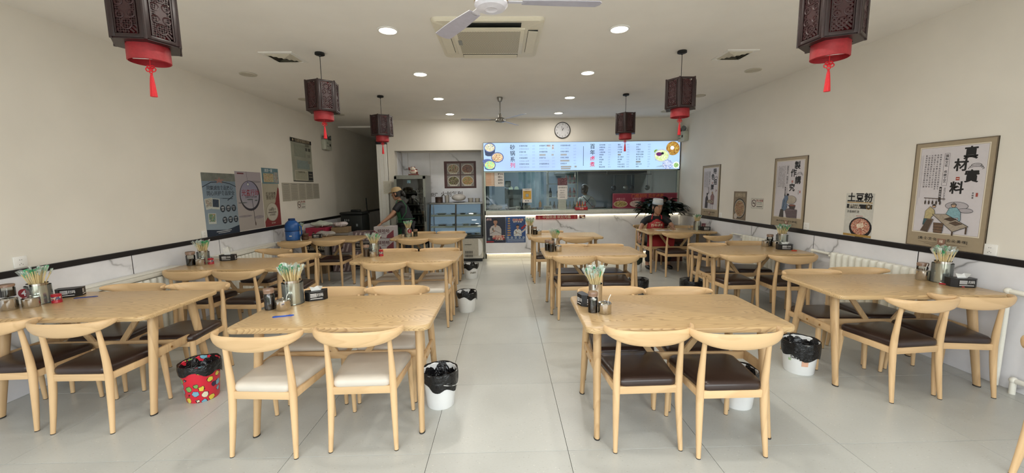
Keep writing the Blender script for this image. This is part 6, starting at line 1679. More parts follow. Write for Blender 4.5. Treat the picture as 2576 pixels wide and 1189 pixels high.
soft_bag(-3.10, 6.86, ZT, .15, .09, .045, thin_glass('bag_film', '#efece8', 1.2, .2, .35), 'clear crumpled plastic bag at the back edge of the dim table', seed=8)
t = thing('wheeled_cooler', 'tall black cooler trolley standing by the left wall at the corridor', 'trolley', (-3.10, 8.25, 0), radians(-6))
q = MB(); q.rbox((0, 0, .55), (.46, .36, .92), .03); obj('body', q, mat('cooler_black', '#0f1413', .5), t)
q = MB(); q.rbox((0, 0, 1.035), (.48, .38, .05), .02); q.rbox((0, .05, 1.08), (.2, .1, .05), .02); obj('lid', q, mat('cooler_black', '#0f1413'), t)
q = MB()
for x in (-.13, -.09, -.05): q.box((x, -.183, .90), (.02, .006, .04))
obj('buckles', q, mat('cooler_grey', '#8d9296', .4), t, smooth=0)
for x, z in ((-.16, .45), (.12, .80), (.13, .55)): q = MB(); q.box((x, -.183, z), (.035, .006, .05)); obj('clip', q, mat('cooler_grey', '#8d9296'), t, smooth=0)
for sx in (-1, 1): q = MB(); q.lathe([(.05, -.015), (.05, .015)], 16, M=Matrix.Translation((sx * .19, .10, .05)) @ Matrix.Rotation(pi / 2, 4, 'Y')); obj('wheel', q, M_dark, t)
q = MB()
for sx in (-1, 1): q.tube([(sx * .16, .0, .02), (sx * .16, 0, .1)], .02, 8)
obj('front_feet', q, M_dark, t)
t = thing('mop', 'dark mop leaning on the corridor wall behind the black cooler', 'mop', (-3.48, 10.2, 0))
q = MB(); q.tube([(0, 0, .02), (-.05, .0, 1.30)], .012, 8); obj('stick', q, M_dark, t); q = MB(); q.lathe([(.09, 0), (.07, .12), (.02, .2)], 14); obj('mop_head', q, M_dark, t)

# ------------------------------------------------------------------ potted plant and its box
def leaf(q, base, direc, L, W, droop):
    d = Vector(direc).normalized(); side = d.cross(Vector((0, 0, 1))).normalized(); n = 5; vs = []
    for k in range(n + 1):
        u = k / n; c = Vector(base) + d * (L * u) + Vector((0, 0, -droop * L * u * u)); ww = W * sin(pi * min(.98, u * .92 + .06)) ** .8 if k < n else .001
        vs += [c - side * ww + Vector((0, 0, .12 * W)), c - Vector((0, 0, .10 * W)), c + side * ww + Vector((0, 0, .12 * W))]
    fs = []
    for k in range(n):
        a = 3 * k; fs += [(a, a + 1, a + 4, a + 3), (a + 1, a + 2, a + 5, a + 4)]
    q.add(vs, fs)
def leaves(t, n, c, R, H, L, W, m, seed, stemm):
    rnd = random.Random(seed); protos_ = []
    for k in range(6):
        q = MB(); leaf(q, (0, 0, 0), (1, 0, .35), L * (.8 + .08 * k), W * (.85 + .06 * k), .35 + .06 * k); protos_.append(q.mesh('leaf', m, 60))
    st = MB()
    for k in range(n):
        a = rnd.uniform(0, 2 * pi); r = R * sqrt(rnd.random()); z = H * rnd.uniform(.35, 1.0) * (1 - .35 * r / R)
        p = (min(.24, c[0] + r * cos(a) * .75), c[1] + r * sin(a) * .75, c[2] + z)
        st.tube([c, ((c[0] + p[0]) / 2, (c[1] + p[1]) / 2, c[2] + z * .65), p], .0035, 4)
        o = obj('leaf', protos_[k % 6], None, t, loc=p); o.rotation_euler = (rnd.uniform(-.4, .4), rnd.uniform(-.5, .45), a + rnd.uniform(-.7, .7))
    obj('stems', st, stemm, t)
M_leaf = mat('dark_glossy_leaf', '#16261b', .3, var=.3, vscale=12, coat=.3); M_stem = mat('plant_stem', '#2c3a22', .6)
carton(3.30, 7.98, 0, .52, .40, .40, 'lower reddish brown carton under the potted plant', mat('box_redbrown', '#6a4038', .6)); carton(3.32, 7.98, .402, .50, .38, .30, 'upper reddish brown carton on which the potted plant stands', mat('box_redbrown', '#6a4038'))
t = thing('potted_plant', 'bushy dark leaved plant in a red pot behind the seated man', 'plant', (3.24, 8.0, .703))
q = MB(); q.lathe([(.085, 0), (.115, .16), (.125, .165), (.125, .19), (.112, .19), (.108, .15)], 24, cap1=True); obj('pot', q, mat('pot_maroon', '#542630', .4), t)
q = MB(); q.lathe([(.106, .165), (0, .17)], 20, cap0=False, cap1=False); obj('soil', q, mat('soil', '#1c1511', .9), t)
leaves(t, 230, (-.08, 0, .16), .50, .44, .18, .046, M_leaf, 4, M_stem)

# ------------------------------------------------------------------ kitchen behind the glass
KY = 9.2
t = thing('noodle_machine', 'grey steel machine with a hopper behind the left counter glass', 'machine', (.22, 8.95, 1.03))
Mm = mat('machine_grey', '#5b646a', .45, .3)
q = MB(); q.rbox((0, 0, .34), (.34, .26, .20), .01); q.rbox((0, .05, .12), (.30, .2, .24), .01); obj('body', q, Mm, t)
q = MB(); q.rbox((0, -.02, .04), (.42, .30, .04), .01); obj('tray', q, M_bsteel, t)
q = MB(); q.rbox((-.19, 0, .30), (.05, .24, .34), .01); q.rbox((.24, 0, .22), (.14, .28, .44), .01); obj('side_case', q, mat('machine_blue', '#3f4c59', .45), t)
for x in (-.08, .05): q = MB(); q.lathe([(.05, -.09), (.05, .09)], 20, M=Matrix.Translation((x, 0, .46)) @ Matrix.Rotation(pi / 2, 4, 'X')); obj('roller', q, M_steel, t)
t = thing('payment_screen', 'small screen on a stand behind the left counter glass', 'screen', (.08, 8.78, 1.03))
q = MB(); q.lathe([(.06, 0), (.06, .015), (.015, .02), (.015, .46)], 16); obj('stand', q, M_dark, t)
q = MB(); q.rbox((0, 0, .56), (.12, .025, .14), .012); obj('bezel', q, M_dark, t); q = MB(); q.box((0, -.0135, .56), (.10, .002, .11)); obj('screen', q, mat('screen_dull', '#8b929c', .15), t)
soft_bag(-.20, 8.62, 1.03, .15, .10, .06, mat('crumpled_white', '#c6c1b9', .5, var=.1), 'crumpled white bags lying at the left end behind the glass', seed=11)
def small_box(x, y, z, w, d, h, m, lb, name='small_box'):
    q = MB(); q.rbox((0, 0, h / 2), (w, d, h), .004, seg=1); o = obj(name, q, m, loc=(x, y, z), smooth=0); tag(o, lb, 'box'); q = MB(); q.box((0, -d / 2 - .0006, h * .5), (w * .7, .001, h * .4)); obj('print', q, food('smallprint', ['#6f7478', '#b9b9b4', '#3f4448', '#9a8f84'], 50), o, smooth=0); return o
small_box(.285, 8.50, 1.03, .10, .07, .09, mat('gadget_white', '#cfd0cf', .4), 'white gadget with two dark holes on the counter behind the glass')
small_box(.48, 8.60, 1.03, .16, .12, .10, mat('menu_block', '#8b8a80', .5), 'grey printed block below the yellow payment sign'); small_box(.62, 8.52, 1.03, .12, .08, .06, mat('box_teal', '#7f9aa8', .5), 'low teal box right of the grey printed block')
small_box(.75, 8.52, 1.03, .12, .08, .055, mat('box_blue', '#4f78a8', .5), 'low blue box under the orange sauce bottle'); small_box(.93, 8.54, 1.03, .17, .10, .09, mat('box_white', '#c3c9cc', .5), 'white box with a dark strap behind the glass')
q = MB(); q.lathe([(.028, 0), (.03, .01), (.03, .09), (.02, .11), (.008, .125), (.006, .15), (0, .15)], 16, cap1=False); o = obj('sauce_bottle', q, mat('orange_bottle', '#d9964a', .3), loc=(.765, 8.52, 1.086)); tag(o, 'orange squeeze bottle standing on the low blue box', 'bottle')
# shelf rack
t = thing('kitchen_shelf', 'white shelf rack with bottles behind the middle of the glass', 'shelf rack', (1.36, 9.40, 0))
for x in (-.34, .34):
    for y in (-.14, .14): q = MB(); q.box((x, y, .96), (.025, .025, 1.92)); obj('post', q, M_white, t, smooth=0)
for z in (.93, 1.27, 1.585, 1.87): q = MB(); q.box((0, 0, z), (.70, .30, .016)); obj('shelf', q, M_white, t, smooth=0)
for k in range(7):
    bottle(1.36 - .28 + k * .093, 9.36, .939, .24, .034, bcol[k % 6], ORD[k] + ' dark bottle from the left on the low shelf of the white kitchen rack', 'bottles on the low shelf of the kitchen rack')
    if k % 2 == 0 or k > 4: bottle(1.36 - .28 + k * .093, 9.36, 1.279, .22, .036, ('#a33a48', '#3a3c40')[k < 3], 'bottle on the middle shelf of the kitchen rack, place %s from the left' % ORD[k], 'bottles on the middle shelf of the kitchen rack')
    if k > 3: bottle(1.36 - .28 + k * .093, 9.36, 1.594, .20, .036, '#b0707c', 'pink bottle on the high shelf of the kitchen rack, place %s from the left' % ORD[k], 'pink bottles on the high shelf of the kitchen rack')
# red bottles in a crate on the counter
t = thing('bottle_crate', 'small red crate of bottles on the counter before the cook', 'crate', (1.605, 8.30, 1.031))
q = MB(); q.rbox((0, 0, .003), (.25, .12, .006), .002)
for sx in (-1, 1): q.rbox((sx * .122, 0, .035), (.006, .12, .07), .002)
for sy in (-1, 1): q.rbox((0, sy * .057, .028), (.25, .006, .056), .002)
obj('crate', q, M_red, t); P = Print(t, 0); P.text('劲酒', 0, 0, .04, ink('flash_cream', '#e0cdb8'), .0008)
P.t.v = [(v[0], -.0612, v[1] + .028) for v in P.t.v]; P.done()
for k, x in enumerate((-.085, -.03, .03, .085)):
    bottle(1.605 + x, 8.30, 1.038, .17, .024, ('#a06a2c', '#9a2c34')[k % 2], ('amber', 'red')[k % 2] + ' small bottle in the red crate, %s from the left' % ('first', 'second', 'third', 'fourth')[k], 'small bottles in the red crate', capc='#9a2c34')
# plastic strip curtain
t = thing('strip_curtain', 'clear plastic curtain gathered behind the left counter glass', 'curtain', (.62, 9.05, 0))
for k in range(9):
    x = -.26 + k * .065 + .02 * sin(k * 2.1); q = MB(); rings = []
    for j in range(9):
        z = 1.05 + 1.35 * j / 8; u = j / 8; xx = x * (.75 + .5 * (1 - u) ** 2 * .6 + .35 * u); rings.append([(xx - .035, .012 * sin(j + k), z), (xx + .035, .012 * sin(j + k + 1.5), z)])
    q.ring_loft(rings, close=False, wrap=False); obj('strip', q, thin_glass('curtain_film', '#c9dde6', 1.5, .08, .10), t, smooth=60)
# hood, stove, wall cupboard, hanging ladles
t = thing('range_hood', 'long dark steel range hood at the back of the kitchen', 'range hood', (2.9, 10.75, 0))
q = MB(); q.add([(-1.1, -.45, 1.86), (.78, -.45, 1.86), (.78, .5, 1.86), (-1.1, .5, 1.86), (-1.1, -.35, 2.12), (.78, -.35, 2.12), (.78, .5, 2.12), (-1.1, .5, 2.12)], [(0, 3, 2, 1), (4, 5, 6, 7), (0, 1, 5, 4), (1, 2, 6, 5), (2, 3, 7, 6), (3, 0, 4, 7)]); obj('canopy', q, M_kdark, t, smooth=0)
q = MB(); q.bb(-.6, .3, .0, .5, 2.12, 2.5); obj('duct', q, M_kdark, t, smooth=0)
t = thing('kitchen_counter', 'steel work counter at the back of the kitchen', 'counter', (2.4, 10.9, 0))
q = MB(); q.rbox((0, 0, .88), (2.5, .75, .05), .008); obj('worktop', q, M_bsteel, t); q = MB(); q.bb(-1.22, 1.22, -.33, .36, .1, .855); obj('carcass', q, M_kdark, t, smooth=0); q = MB(); q.bb(-1.2, 1.2, -.28, .33, 0, .1); obj('plinth', q, M_dark, t, smooth=0)
t = thing('stove', 'dark stove with pans to the right of the cook', 'stove', (2.55, 9.85, 0))
q = MB(); q.bb(-.35, .35, -.25, .3, .08, .92); obj('body', q, M_kdark, t, smooth=0)
for x in (-.18, .18): q = MB(); q.lathe([(.06, .92), (.15, .98), (.16, 1.0), (.14, .985), (.05, .93), (0, .93)], 20, (x, 0, 0), cap0=False, cap1=False); obj('pan', q, M_dark, t)
q = MB(); q.tube([(.3, 0, .99), (.45, -.1, 1.06)], .012, 8); obj('pan_handle', q, M_bsteel, t); q = MB(); q.bb(-.33, .33, -.22, .25, 0, .08); obj('plinth', q, M_dark, t, smooth=0)
t = thing('wall_cupboard', 'grey wall cupboard above the cook', 'cupboard', (1.95, 11.12, 1.88))
q = MB(); q.rbox((0, 0, .2), (1.1, .35, .42), .005); obj('body', q, mat('cupboard_grey', '#7d878c', .4), t)
for sx in (-1, 1): q = MB(); q.rbox((sx * .275, -.182, .2), (.53, .014, .40), .003); obj('door', q, mat('cupboard_front', '#8b9499', .35), t)
t = thing('refrigerator', 'tall dark steel kitchen refrigerator behind the glass', 'fridge', (1.55, 11.0, 0))
rail = thing('utensil_rail', 'steel rail with hooks across the kitchen above the red banner', 'rail', (3.15, 9.9, 1.80))
q = MB(); q.tube([(-.62, 0, 0), (.52, 0, 0)], .010, 8); obj('bar', q, M_bsteel, rail)
for sx in (-.60, .50): q = MB(); q.tube([(sx, 0, 0), (sx, 0, .70)], .006, 6); obj('hanger', q, M_bsteel, rail)
for k, (x, kind) in enumerate(((-.42, 'ladle'), (-.12, 'strainer'), (.02, 'ladle'), (.42, 'strainer'))):
    t = thing('kitchen_' + kind, 'steel %s hanging from the kitchen rail, %s from the left' % (kind, ('first', 'second', 'third', 'last')[k]), 'utensil', (3.15 + x, 9.9, 1.79))
    q = MB(); q.tube([(0, 0, 0), (0, 0, -.26)], .006, 6); obj('handle', q, M_bsteel, t)
    q = MB(); q.ell((0, 0, -.32), (.065, .03, .065), 14, 10); obj('bowl', q, M_kdark if kind == 'ladle' else M_bsteel, t)
bpy.data.objects.remove(bpy.data.objects['refrigerator'])
kl = bpy.data.lights.new('kitchen_lamp', 'AREA'); kl.energy = 26; kl.size = .6; kl.color = (.85, .93, 1.0); ko = bpy.data.objects.new('kitchen_lamp', kl); COL.objects.link(ko); ko.location = (.9, 9.9, 2.47)  # unseen fill light and its glowing disc, added to brighten the kitchen
t = thing('kitchen_light', 'unseen round glowing disc added above the shelf rack to brighten the kitchen', 'ceiling light', (.9, 9.9, 2.5)); q = MB(); q.lathe([(.18, 0), (.18, -.012), (.0, -.014)], 24, cap1=False); obj('diffuser', q, M_glow, t); ko.location = (0, 0, -.03); ko.parent = t

# ------------------------------------------------------------------ people
SKIN = mat('skin', '#a87f68', .5, var=.04, vscale=20); HAIR = mat('black_hair', '#0f0d0d', .5, var=.2, vscale=80)
def skin_mesh(name, verts, edges, m, parent=None, sub=2, root=0):
    """verts: (x, y, z, radius or (rx, ry)); grows one continuous surface with Skin + Subdivision"""
    me = bpy.data.meshes.new(name); me.from_pydata([v[:3] for v in verts], edges, [])
    o = bpy.data.objects.new(name, me); COL.objects.link(o)
    md = o.modifiers.new('skin', 'SKIN'); md.use_smooth_shade = True; md.branch_smoothing = .6
    sv = me.skin_vertices[0].data if me.skin_vertices else None
    if sv is None:
        bpy.context.view_layer.objects.active = o; bpy.ops.object.select_all(action='DESELECT') if False else None
        with bpy.context.temp_override(object=o, active_object=o): bpy.ops.mesh.customdata_skin_add()
        sv = me.skin_vertices[0].data
    for i, v in enumerate(verts):
        r = v[3] if isinstance(v[3], (tuple, list)) else (v[3], v[3]); sv[i].radius = r; sv[i].use_root = (i == root)
    s = o.modifiers.new('sub', 'SUBSURF'); s.levels = sub; s.render_levels = sub
    dg = bpy.context.evaluated_depsgraph_get(); dg.update()
    me2 = bpy.data.meshes.new_from_object(o.evaluated_get(dg)); bpy.data.objects.remove(o); bpy.data.meshes.remove(me)
    me2.name = name; me2.materials.clear(); me2.materials.append(m)
    me2.polygons.foreach_set('use_smooth', [True] * len(me2.polygons))
    o = bpy.data.objects.new(name, me2); COL.objects.link(o)
    if parent: o.parent = parent
    return o
class Sk:
    def __init__(s): s.v = []; s.e = []
    def p(s, x, y, z, r, to=None):
        s.v.append((x, y, z, r)); i = len(s.v) - 1
        if to is not None: s.e.append((to, i))
        return i
    def hand(s, wrist_i, w, d, up, sc=1.0, curl=.35, thumb=1):
        """palm and five bent fingers; d: direction of the fingers, up: back of the hand"""
        w = Vector(w); d = Vector(d).normalized(); up = Vector(up); up = (up - d * up.dot(d)).normalized(); side = d.cross(up)
        pc = w + d * .045 * sc
        palm = s.p(*pc, (.021 * sc, .014 * sc), wrist_i); kn = s.p(*(pc + d * .035 * sc), (.023 * sc, .012 * sc), palm)
        for k, (off, L) in enumerate(((-.030, .058), (-.010, .070), (.010, .066), (.029, .052))):
            b2 = pc + d * .050 * sc + side * off * sc * .9; i = s.p(*b2, .0085 * sc, kn)
            m = b2 + (d * cos(curl) - up * sin(curl)) * L * .5 * sc; i = s.p(*m, .0078 * sc, i)
            e = m + (d * cos(curl * 2.2) - up * sin(curl * 2.2)) * L * .5 * sc; s.p(*e, .0066 * sc, i)
        b2 = pc - side * thumb * .030 * sc - d * .01 * sc; i = s.p(*b2, .011 * sc, palm)
        i = s.p(*(b2 - side * thumb * .018 * sc + d * .025 * sc - up * .006 * sc), .0095 * sc, i); s.p(*(b2 - side * thumb * .018 * sc + d * .052 * sc - up * .014 * sc), .0078 * sc, i)
def head(parent, c, yaw, pitch=0, tilt=0, s=1.0, hair=True, face=True, name='head', facehide=False):
    """face looks along local -Y before rotation"""
    M = Matrix.Translation(c) @ Matrix.Rotation(radians(yaw), 4, 'Z') @ Matrix.Rotation(radians(tilt), 4, 'Y') @ Matrix.Rotation(radians(pitch), 4, 'X') @ Matrix.Scale(s, 4)
    q = MB(); n = 20
    prof = [(-.118, .018, .022, -.040), (-.112, .036, .040, -.034), (-.095, .050, .058, -.020), (-.065, .062, .076, -.008), (-.030, .070, .088, 0), (.010, .075, .095, .002), (.045, .076, .097, .004), (.075, .070, .090, .006), (.098, .052, .070, .008), (.110, .028, .040, .008), (.114, .006, .008, .008)]
    rings = []
    for z, rx, ry, dy in prof:
        ring = []
        for k in range(n):
            a = 2 * pi * k / n; x, y = rx * cos(a), ry * sin(a) + dy
            if -.02 < z < .03 and sin(a) < -.6 and abs(cos(a)) > .25: y += .007      # eye sockets
            ring.append((x, y, z))
        rings.append(ring)
    q.ring_loft(rings, M=M)
    q.ring_loft([[(.010 * w * cos(a), -.082 - pr + .008 * sin(a), z) for a in [2 * pi * k / 8 for k in range(8)]] for z, w, pr in ((.020, .6, .002), (0, .9, .010), (-.018, 1.4, .022), (-.030, 1.6, .016), (-.034, .9, .004))], M=M)
    for sx in (-1, 1): q.ell((sx * .077, .012, -.008), (.009, .018, .030), 10, 8, M)
    q.ell((0, -.083, -.062), (.026, .012, .006), 10, 6, M); q.ell((0, -.081, -.071), (.022, .012, .007), 10, 6, M)
    h = obj(name, q, SKIN, parent, smooth=70)
    if face:
        q = MB()
        for sx in (-1, 1): q.ell((sx * .031, -.083, .004), (.013, .005, .0055), 10, 6, M)
        obj('eyes', q, mat('eye_white', '#b9b2aa', .4), h)
        q = MB()
        for sx in (-1, 1):
            q.ell((sx * .031, -.0875, .004), (.0055, .003, .0052), 8, 6, M)
            q.tube([M @ Vector((sx * .015, -.093, .026)), M @ Vector((sx * .033, -.092, .031)), M @ Vector((sx * .050, -.082, .025))], .0028, 5)
        obj('brows_and_pupils', q, HAIR, h)
        q = MB(); q.tube([M @ Vector((x, -.0935 + abs(x) * .35, -.0665 + .004 * (abs(x) / .022) ** 2)) for x in (-.022, -.011, 0, .011, .022)], .0025, 5); obj('mouth', q, mat('lip_dark', '#6a3a36', .5), h)
    return h, M
def hair_cap(parent, M, back=True, z0=-.02):
    q = MB(); n = 20; rings = []
    for z, rx, ry, dy in ((z0 - .06, .066, .078, .022), (z0, .080, .096, .012), (.03, .082, .101, .010), (.065, .079, .099, .010), (.095, .060, .078, .010), (.118, .028, .038, .010), (.121, .004, .005, .010)):
        ring = []
        for k in range(n):
            a = 2 * pi * k / n; y = ry * sin(a) + dy
            if sin(a) < .05 and z < .05: y = max(y, -.02 if z < .02 else -.072)
            ring.append((rx * cos(a), y, z))
        rings.append(ring)
    q.ring_loft(rings, M=M); return obj('hair', q, HAIR, parent, smooth=70)

# --- seated man in a red apron
pm = thing('person', 'man in white paper cap and red apron sitting behind the far right table', 'person', (0, 0, 0))
hip = (2.84, 7.56, .50)
B = Sk()
r0 = B.p(2.84, 7.56, .50, (.130, .10)); ab = B.p(2.845, 7.53, .64, (.125, .095), r0); chs = B.p(2.86, 7.49, .80, (.130, .090), ab); up = B.p(2.865, 7.47, .90, (.105, .065), chs); nk = B.p(2.87, 7.45, .975, .042, up); B.p(2.875, 7.435, 1.05, .045, nk)
# his right arm (image left): down and out, hand resting on the chair edge
a = B.p(2.715, 7.47, .905, .052, up); a = B.p(2.625, 7.44, .83, .046, a); a = B.p(2.55, 7.37, .715, .038, a); a = B.p(2.50, 7.28, .65, .032, a); wr = B.p(2.465, 7.20, .615, .023, a); B.hand(wr, (2.465, 7.20, .615), (-.15, -.5, -.85), (-.8, -.4, .2), 1.0, .3, 1)
# his left arm (image right): bent, forearm lying on the table
a = B.p(3.015, 7.47, .905, .052, up); a = B.p(3.095, 7.44, .84, .046, a); a = B.p(3.15, 7.36, .765, .038, a); a = B.p(3.13, 7.28, .757, .032, a); wr = B.p(3.10, 7.21, .752, .023, a); B.hand(wr, (3.10, 7.21, .752), (-.35, -1, -.05), (0, 0, 1), 1.0, .25, -1)
for sx, kx, fx in ((-1, 2.66, 2.62), (1, 3.00, 3.01)):
    a = B.p(2.84 + sx * .09, 7.52, .50, .085, r0); a = B.p(2.84 + sx * .13, 7.36, .52, .078, a); a = B.p(kx, 7.13, .515, .058, a); a = B.p((kx + fx) / 2, 7.14, .30, .050, a); a = B.p(fx, 7.17, .09, .036, a); a = B.p(fx, 7.13, .045, .036, a); B.p(fx - .01, 7.03, .03, .028, a)
body = skin_mesh('body', B.v, B.e, SKIN, pm)
hd, Mh = head(pm, (2.875, 7.405, 1.115), 14, 8, s=1.08)
hair_cap(pm, Mh)
S = Sk(); i0 = S.p(2.84, 7.555, .52, (.145, .118)); i1 = S.p(2.845, 7.53, .66, (.142, .112), i0); i2 = S.p(2.86, 7.49, .80, (.148, .106), i1); i3 = S.p(2.865, 7.475, .905, (.128, .094), i2); S.p(2.868, 7.462, .950, .070, i3)
for sx, pts in ((-1, ((2.710, 7.47, .905, .078), (2.635, 7.445, .84, .064), (2.59, 7.41, .775, .058))), (1, ((3.02, 7.47, .905, .078), (3.10, 7.44, .84, .064), (3.135, 7.40, .79, .058)))):
    a = i3
    for pnt in pts: a = S.p(*pnt, a)
skin_mesh('shirt', S.v, S.e, mat('black_shirt', '#14151c', .7, var=.1), pm)
S = Sk(); r = S.p(2.84, 7.55, .50, (.15, .12))
for sx, kx, fx in ((-1, 2.66, 2.62), (1, 3.00, 3.01)):
    a = S.p(2.84 + sx * .09, 7.52, .505, .098, r); a = S.p(2.84 + sx * .13, 7.36, .525, .090, a); a = S.p(kx, 7.13, .52, .070, a); a = S.p((kx + fx) / 2, 7.14, .30, .062, a); S.p(fx, 7.17, .11, .052, a)
skin_mesh('trousers', S.v, S.e, mat('dark_trousers', '#17171b', .7, var=.15, vscale=50), pm)
q = MB()
for fx in (2.62, 3.01): q.ell((fx - .005, 7.09, .038), (.045, .12, .036), 14, 8)
obj('shoes', q, mat('black_shoe', '#0f0f10', .4), pm)
M_ap = mat('red_apron', '#a8242c', .6, var=.06, vscale=12)
def draped(q, rows):
    """rows of points left to right, top to bottom"""
    q.ring_loft(rows, close=False, wrap=False)
q = MB(); rows = []
for z, x0, x1, y in ((.895, 2.755, 2.965, 7.385), (.87, 2.745, 2.975, 7.372), (.80, 2.705, 3.02, 7.355), (.70, 2.69, 3.03, 7.375), (.62, 2.685, 3.02, 7.385), (.60, 2.66, 3.04, 7.30), (.605, 2.62, 3.06, 7.20), (.585, 2.59, 3.08, 7.08), (.52, 2.58, 3.08, 7.055), (.42, 2.57, 3.07, 7.05)):
    rows.append([(x0 + (x1 - x0) * k / 8, y + .075 * (abs(k - 4) / 4) ** 2 * (1 if z > .61 else .25) + .008 * sin(k * 2.2 + z * 9), z) for k in range(9)])
draped(q, rows); ap = obj('apron', q, M_ap, pm, smooth=70)
q = MB()
for sx in (-1, 1): q.tube([(2.86 + sx * .095, 7.385, .89), (2.865 + sx * .085, 7.395, .955), (2.868 + sx * .055, 7.47, .985)], .012, 6, flat=.5)
obj('straps', q, M_ap, ap)
P = Print(ap, 0); P.text('门框胡同', 0, .035, .030, ink('flash_cream', '#e0cdb8'), .0006); P.text('百年卤煮', 0, -.015, .058, ink('flash_cream', '#e0cdb8'), .0012); P.line([(-.10, -.062), (-.03, -.068), (.03, -.066), (.10, -.062)], .004, ink('flash_cream', '#e0cdb8'))
for lst in (P.p, P.t): lst.v = [(2.862 + v[0], 7.342 + .075 * (abs(v[0]) / .16) ** 2 - v[2] * .5, .79 + v[1]) for v in lst.v]
P.done()
q = MB(); Mc_ = Mh @ Matrix.Translation((0, .004, .055)); n = 20
q.ring_loft([[(rx * cos(2 * pi * k / n), ry * sin(2 * pi * k / n), z) for k in range(n)] for z, rx, ry in ((0, .083, .100), (.03, .085, .102), (.034, .080, .097), (.085, .077, .094), (.090, .070, .088), (.082, .05, .06), (.080, .004, .004))], M=Mc_, close=False)
obj('paper_cap', q, mat('paper_cap_white', '#c2c6ca', .7), pm)
q = MB(); q.ring_loft([[(rx * cos(2 * pi * k / n), ry * sin(2 * pi * k / n), z) for k in range(n)] for z, rx, ry in ((.002, .0845, .1015), (.028, .0865, .1035))], M=Mc_, close=False); obj('cap_band', q, mat('cap_blue_grey', '#aab6c4', .6), pm)

# --- woman standing, reaching for the cartons
pw = thing('person', 'person in a tan cap, black shirt and green apron reaching down to the carton stack', 'person')
B = Sk(); ox, oy = -1.90, 7.66
r0 = B.p(ox, oy, .86, (.115, .125)); ab = B.p(ox - .02, oy - .005, 1.00, (.105, .115), r0); chs = B.p(ox - .055, oy - .01, 1.14, (.105, .125), ab); up = B.p(ox - .085, oy - .01, 1.235, (.075, .10), chs); nk = B.p(ox - .115, oy - .01, 1.30, .042, up); B.p(ox - .135, oy - .01, 1.36, .045, nk)
a = B.p(ox - .105, oy - .135, 1.215, .050, up); a = B.p(ox - .150, oy - .19, 1.13, .045, a); a = B.p(ox - .215, oy - .24, 1.035, .038, a); a = B.p(ox - .30, oy - .28, .96, .031, a); wr = B.p(ox - .375, oy - .31, .905, .022, a); B.hand(wr, (ox - .375, oy - .31, .905), (-.75, -.3, -.6), (-.5, -.2, .8), 1.0, .35, 1)
a = B.p(ox - .105, oy + .12, 1.215, .050, up); a = B.p(ox - .16, oy + .13, 1.12, .045, a); a = B.p(ox - .23, oy + .05, 1.03, .038, a); a = B.p(ox - .30, oy - .08, .97, .031, a); wr = B.p(ox - .36, oy - .16, .915, .022, a); B.hand(wr, (ox - .36, oy - .16, .915), (-.7, -.4, -.5), (-.5, -.2, .8), 1.0, .35, -1)
for sy in (-1, 1):
    a = B.p(ox, oy + sy * .08, .80, .092, r0); a = B.p(ox - .02, oy + sy * .09, .62, .075, a); a = B.p(ox - .02, oy + sy * .09, .45, .058, a); a = B.p(ox + .01, oy + sy * .09, .26, .050, a); a = B.p(ox + .03, oy + sy * .09, .09, .035, a); a = B.p(ox + .0, oy + sy * .09, .045, .035, a); B.p(ox - .10, oy + sy * .095, .03, .028, a)
skin_mesh('body', B.v, B.e, SKIN, pw)
hd, Mh2 = head(pw, (ox - .160, oy - .02, 1.43), -102, 12, 0)
hair_cap(pw, Mh2, z0=-.01)
q = MB(); q.ell((0, .125, -.02), (.038, .045, .05), 12, 8, Mh2); q.ell((0, .15, -.055), (.03, .03, .045), 12, 8, Mh2); obj('hair_bun', q, HAIR, pw, smooth=70)
S = Sk(); i00 = S.p(ox + .01, oy, .80, (.145, .150)); i0 = S.p(ox, oy, .90, (.145, .150), i00); i1 = S.p(ox - .02, oy - .005, 1.01, (.142, .142), i0); i2 = S.p(ox - .050, oy - .01, 1.14, (.145, .150), i1); i3 = S.p(ox - .075, oy - .01, 1.25, (.110, .125), i2); S.p(ox - .105, oy - .01, 1.29, .058, i3)
for sy in (-1, 1):
    a = i3
    for pnt in ((ox - .105, oy + sy * .135, 1.215, .068), (ox - .145, oy + sy * .18 - .01, 1.14, .062), (ox - .165, oy + sy * .195 - .02, 1.10, .060)): a = S.p(*pnt, a)
skin_mesh('shirt', S.v, S.e, mat('black_shirt', '#14151c'), pw)
S = Sk(); r = S.p(ox, oy, .87, (.13, .135))
for sy in (-1, 1):
    a = S.p(ox, oy + sy * .08, .80, .104, r); a = S.p(ox - .02, oy + sy * .09, .62, .088, a); a = S.p(ox - .02, oy + sy * .09, .45, .072, a); a = S.p(ox + .01, oy + sy * .09, .26, .062, a); S.p(ox + .03, oy + sy * .09, .11, .052, a)
skin_mesh('trousers', S.v, S.e, mat('dark_trousers', '#17171b'), pw)
q = MB()
for sy in (-1, 1): q.ell((ox - .035, oy + sy * .093, .038), (.12, .045, .036), 14, 8)
obj('shoes', q, mat('black_shoe', '#0f0f10'), pw)
q = MB(); rows = []
for z, x, wy in ((1.22, -.19, .09), (1.10, -.195, .12), (.98, -.165, .15), (.90, -.155, .155), (.75, -.165, .165), (.60, -.17, .165), (.45, -.165, .16)):
    rows.append([(ox + x + .11 * (abs(k - 4) / 4) ** 2 + .006 * sin(k * 2), oy - .005 - wy + 2 * wy * k / 8, z) for k in range(9)])
draped(q, rows); ap = obj('apron', q, mat('green_apron', '#1f5a38', .6, var=.08), pw, smooth=70)
q = MB()
q.tube([(ox - .14, oy - .150, .95), (ox + .0, oy - .158, .95), (ox + .12, oy - .10, .95), (ox + .150, oy + .03, .95)], .008, 6)
q.tube([(ox - .175, oy - .085, 1.21), (ox - .13, oy - .09, 1.305), (ox - .03, oy - .11, 1.295), (ox + .045, oy - .145, 1.20), (ox + .04, oy - .160, 1.08), (ox - .04, oy - .165, .96)], .009, 6)
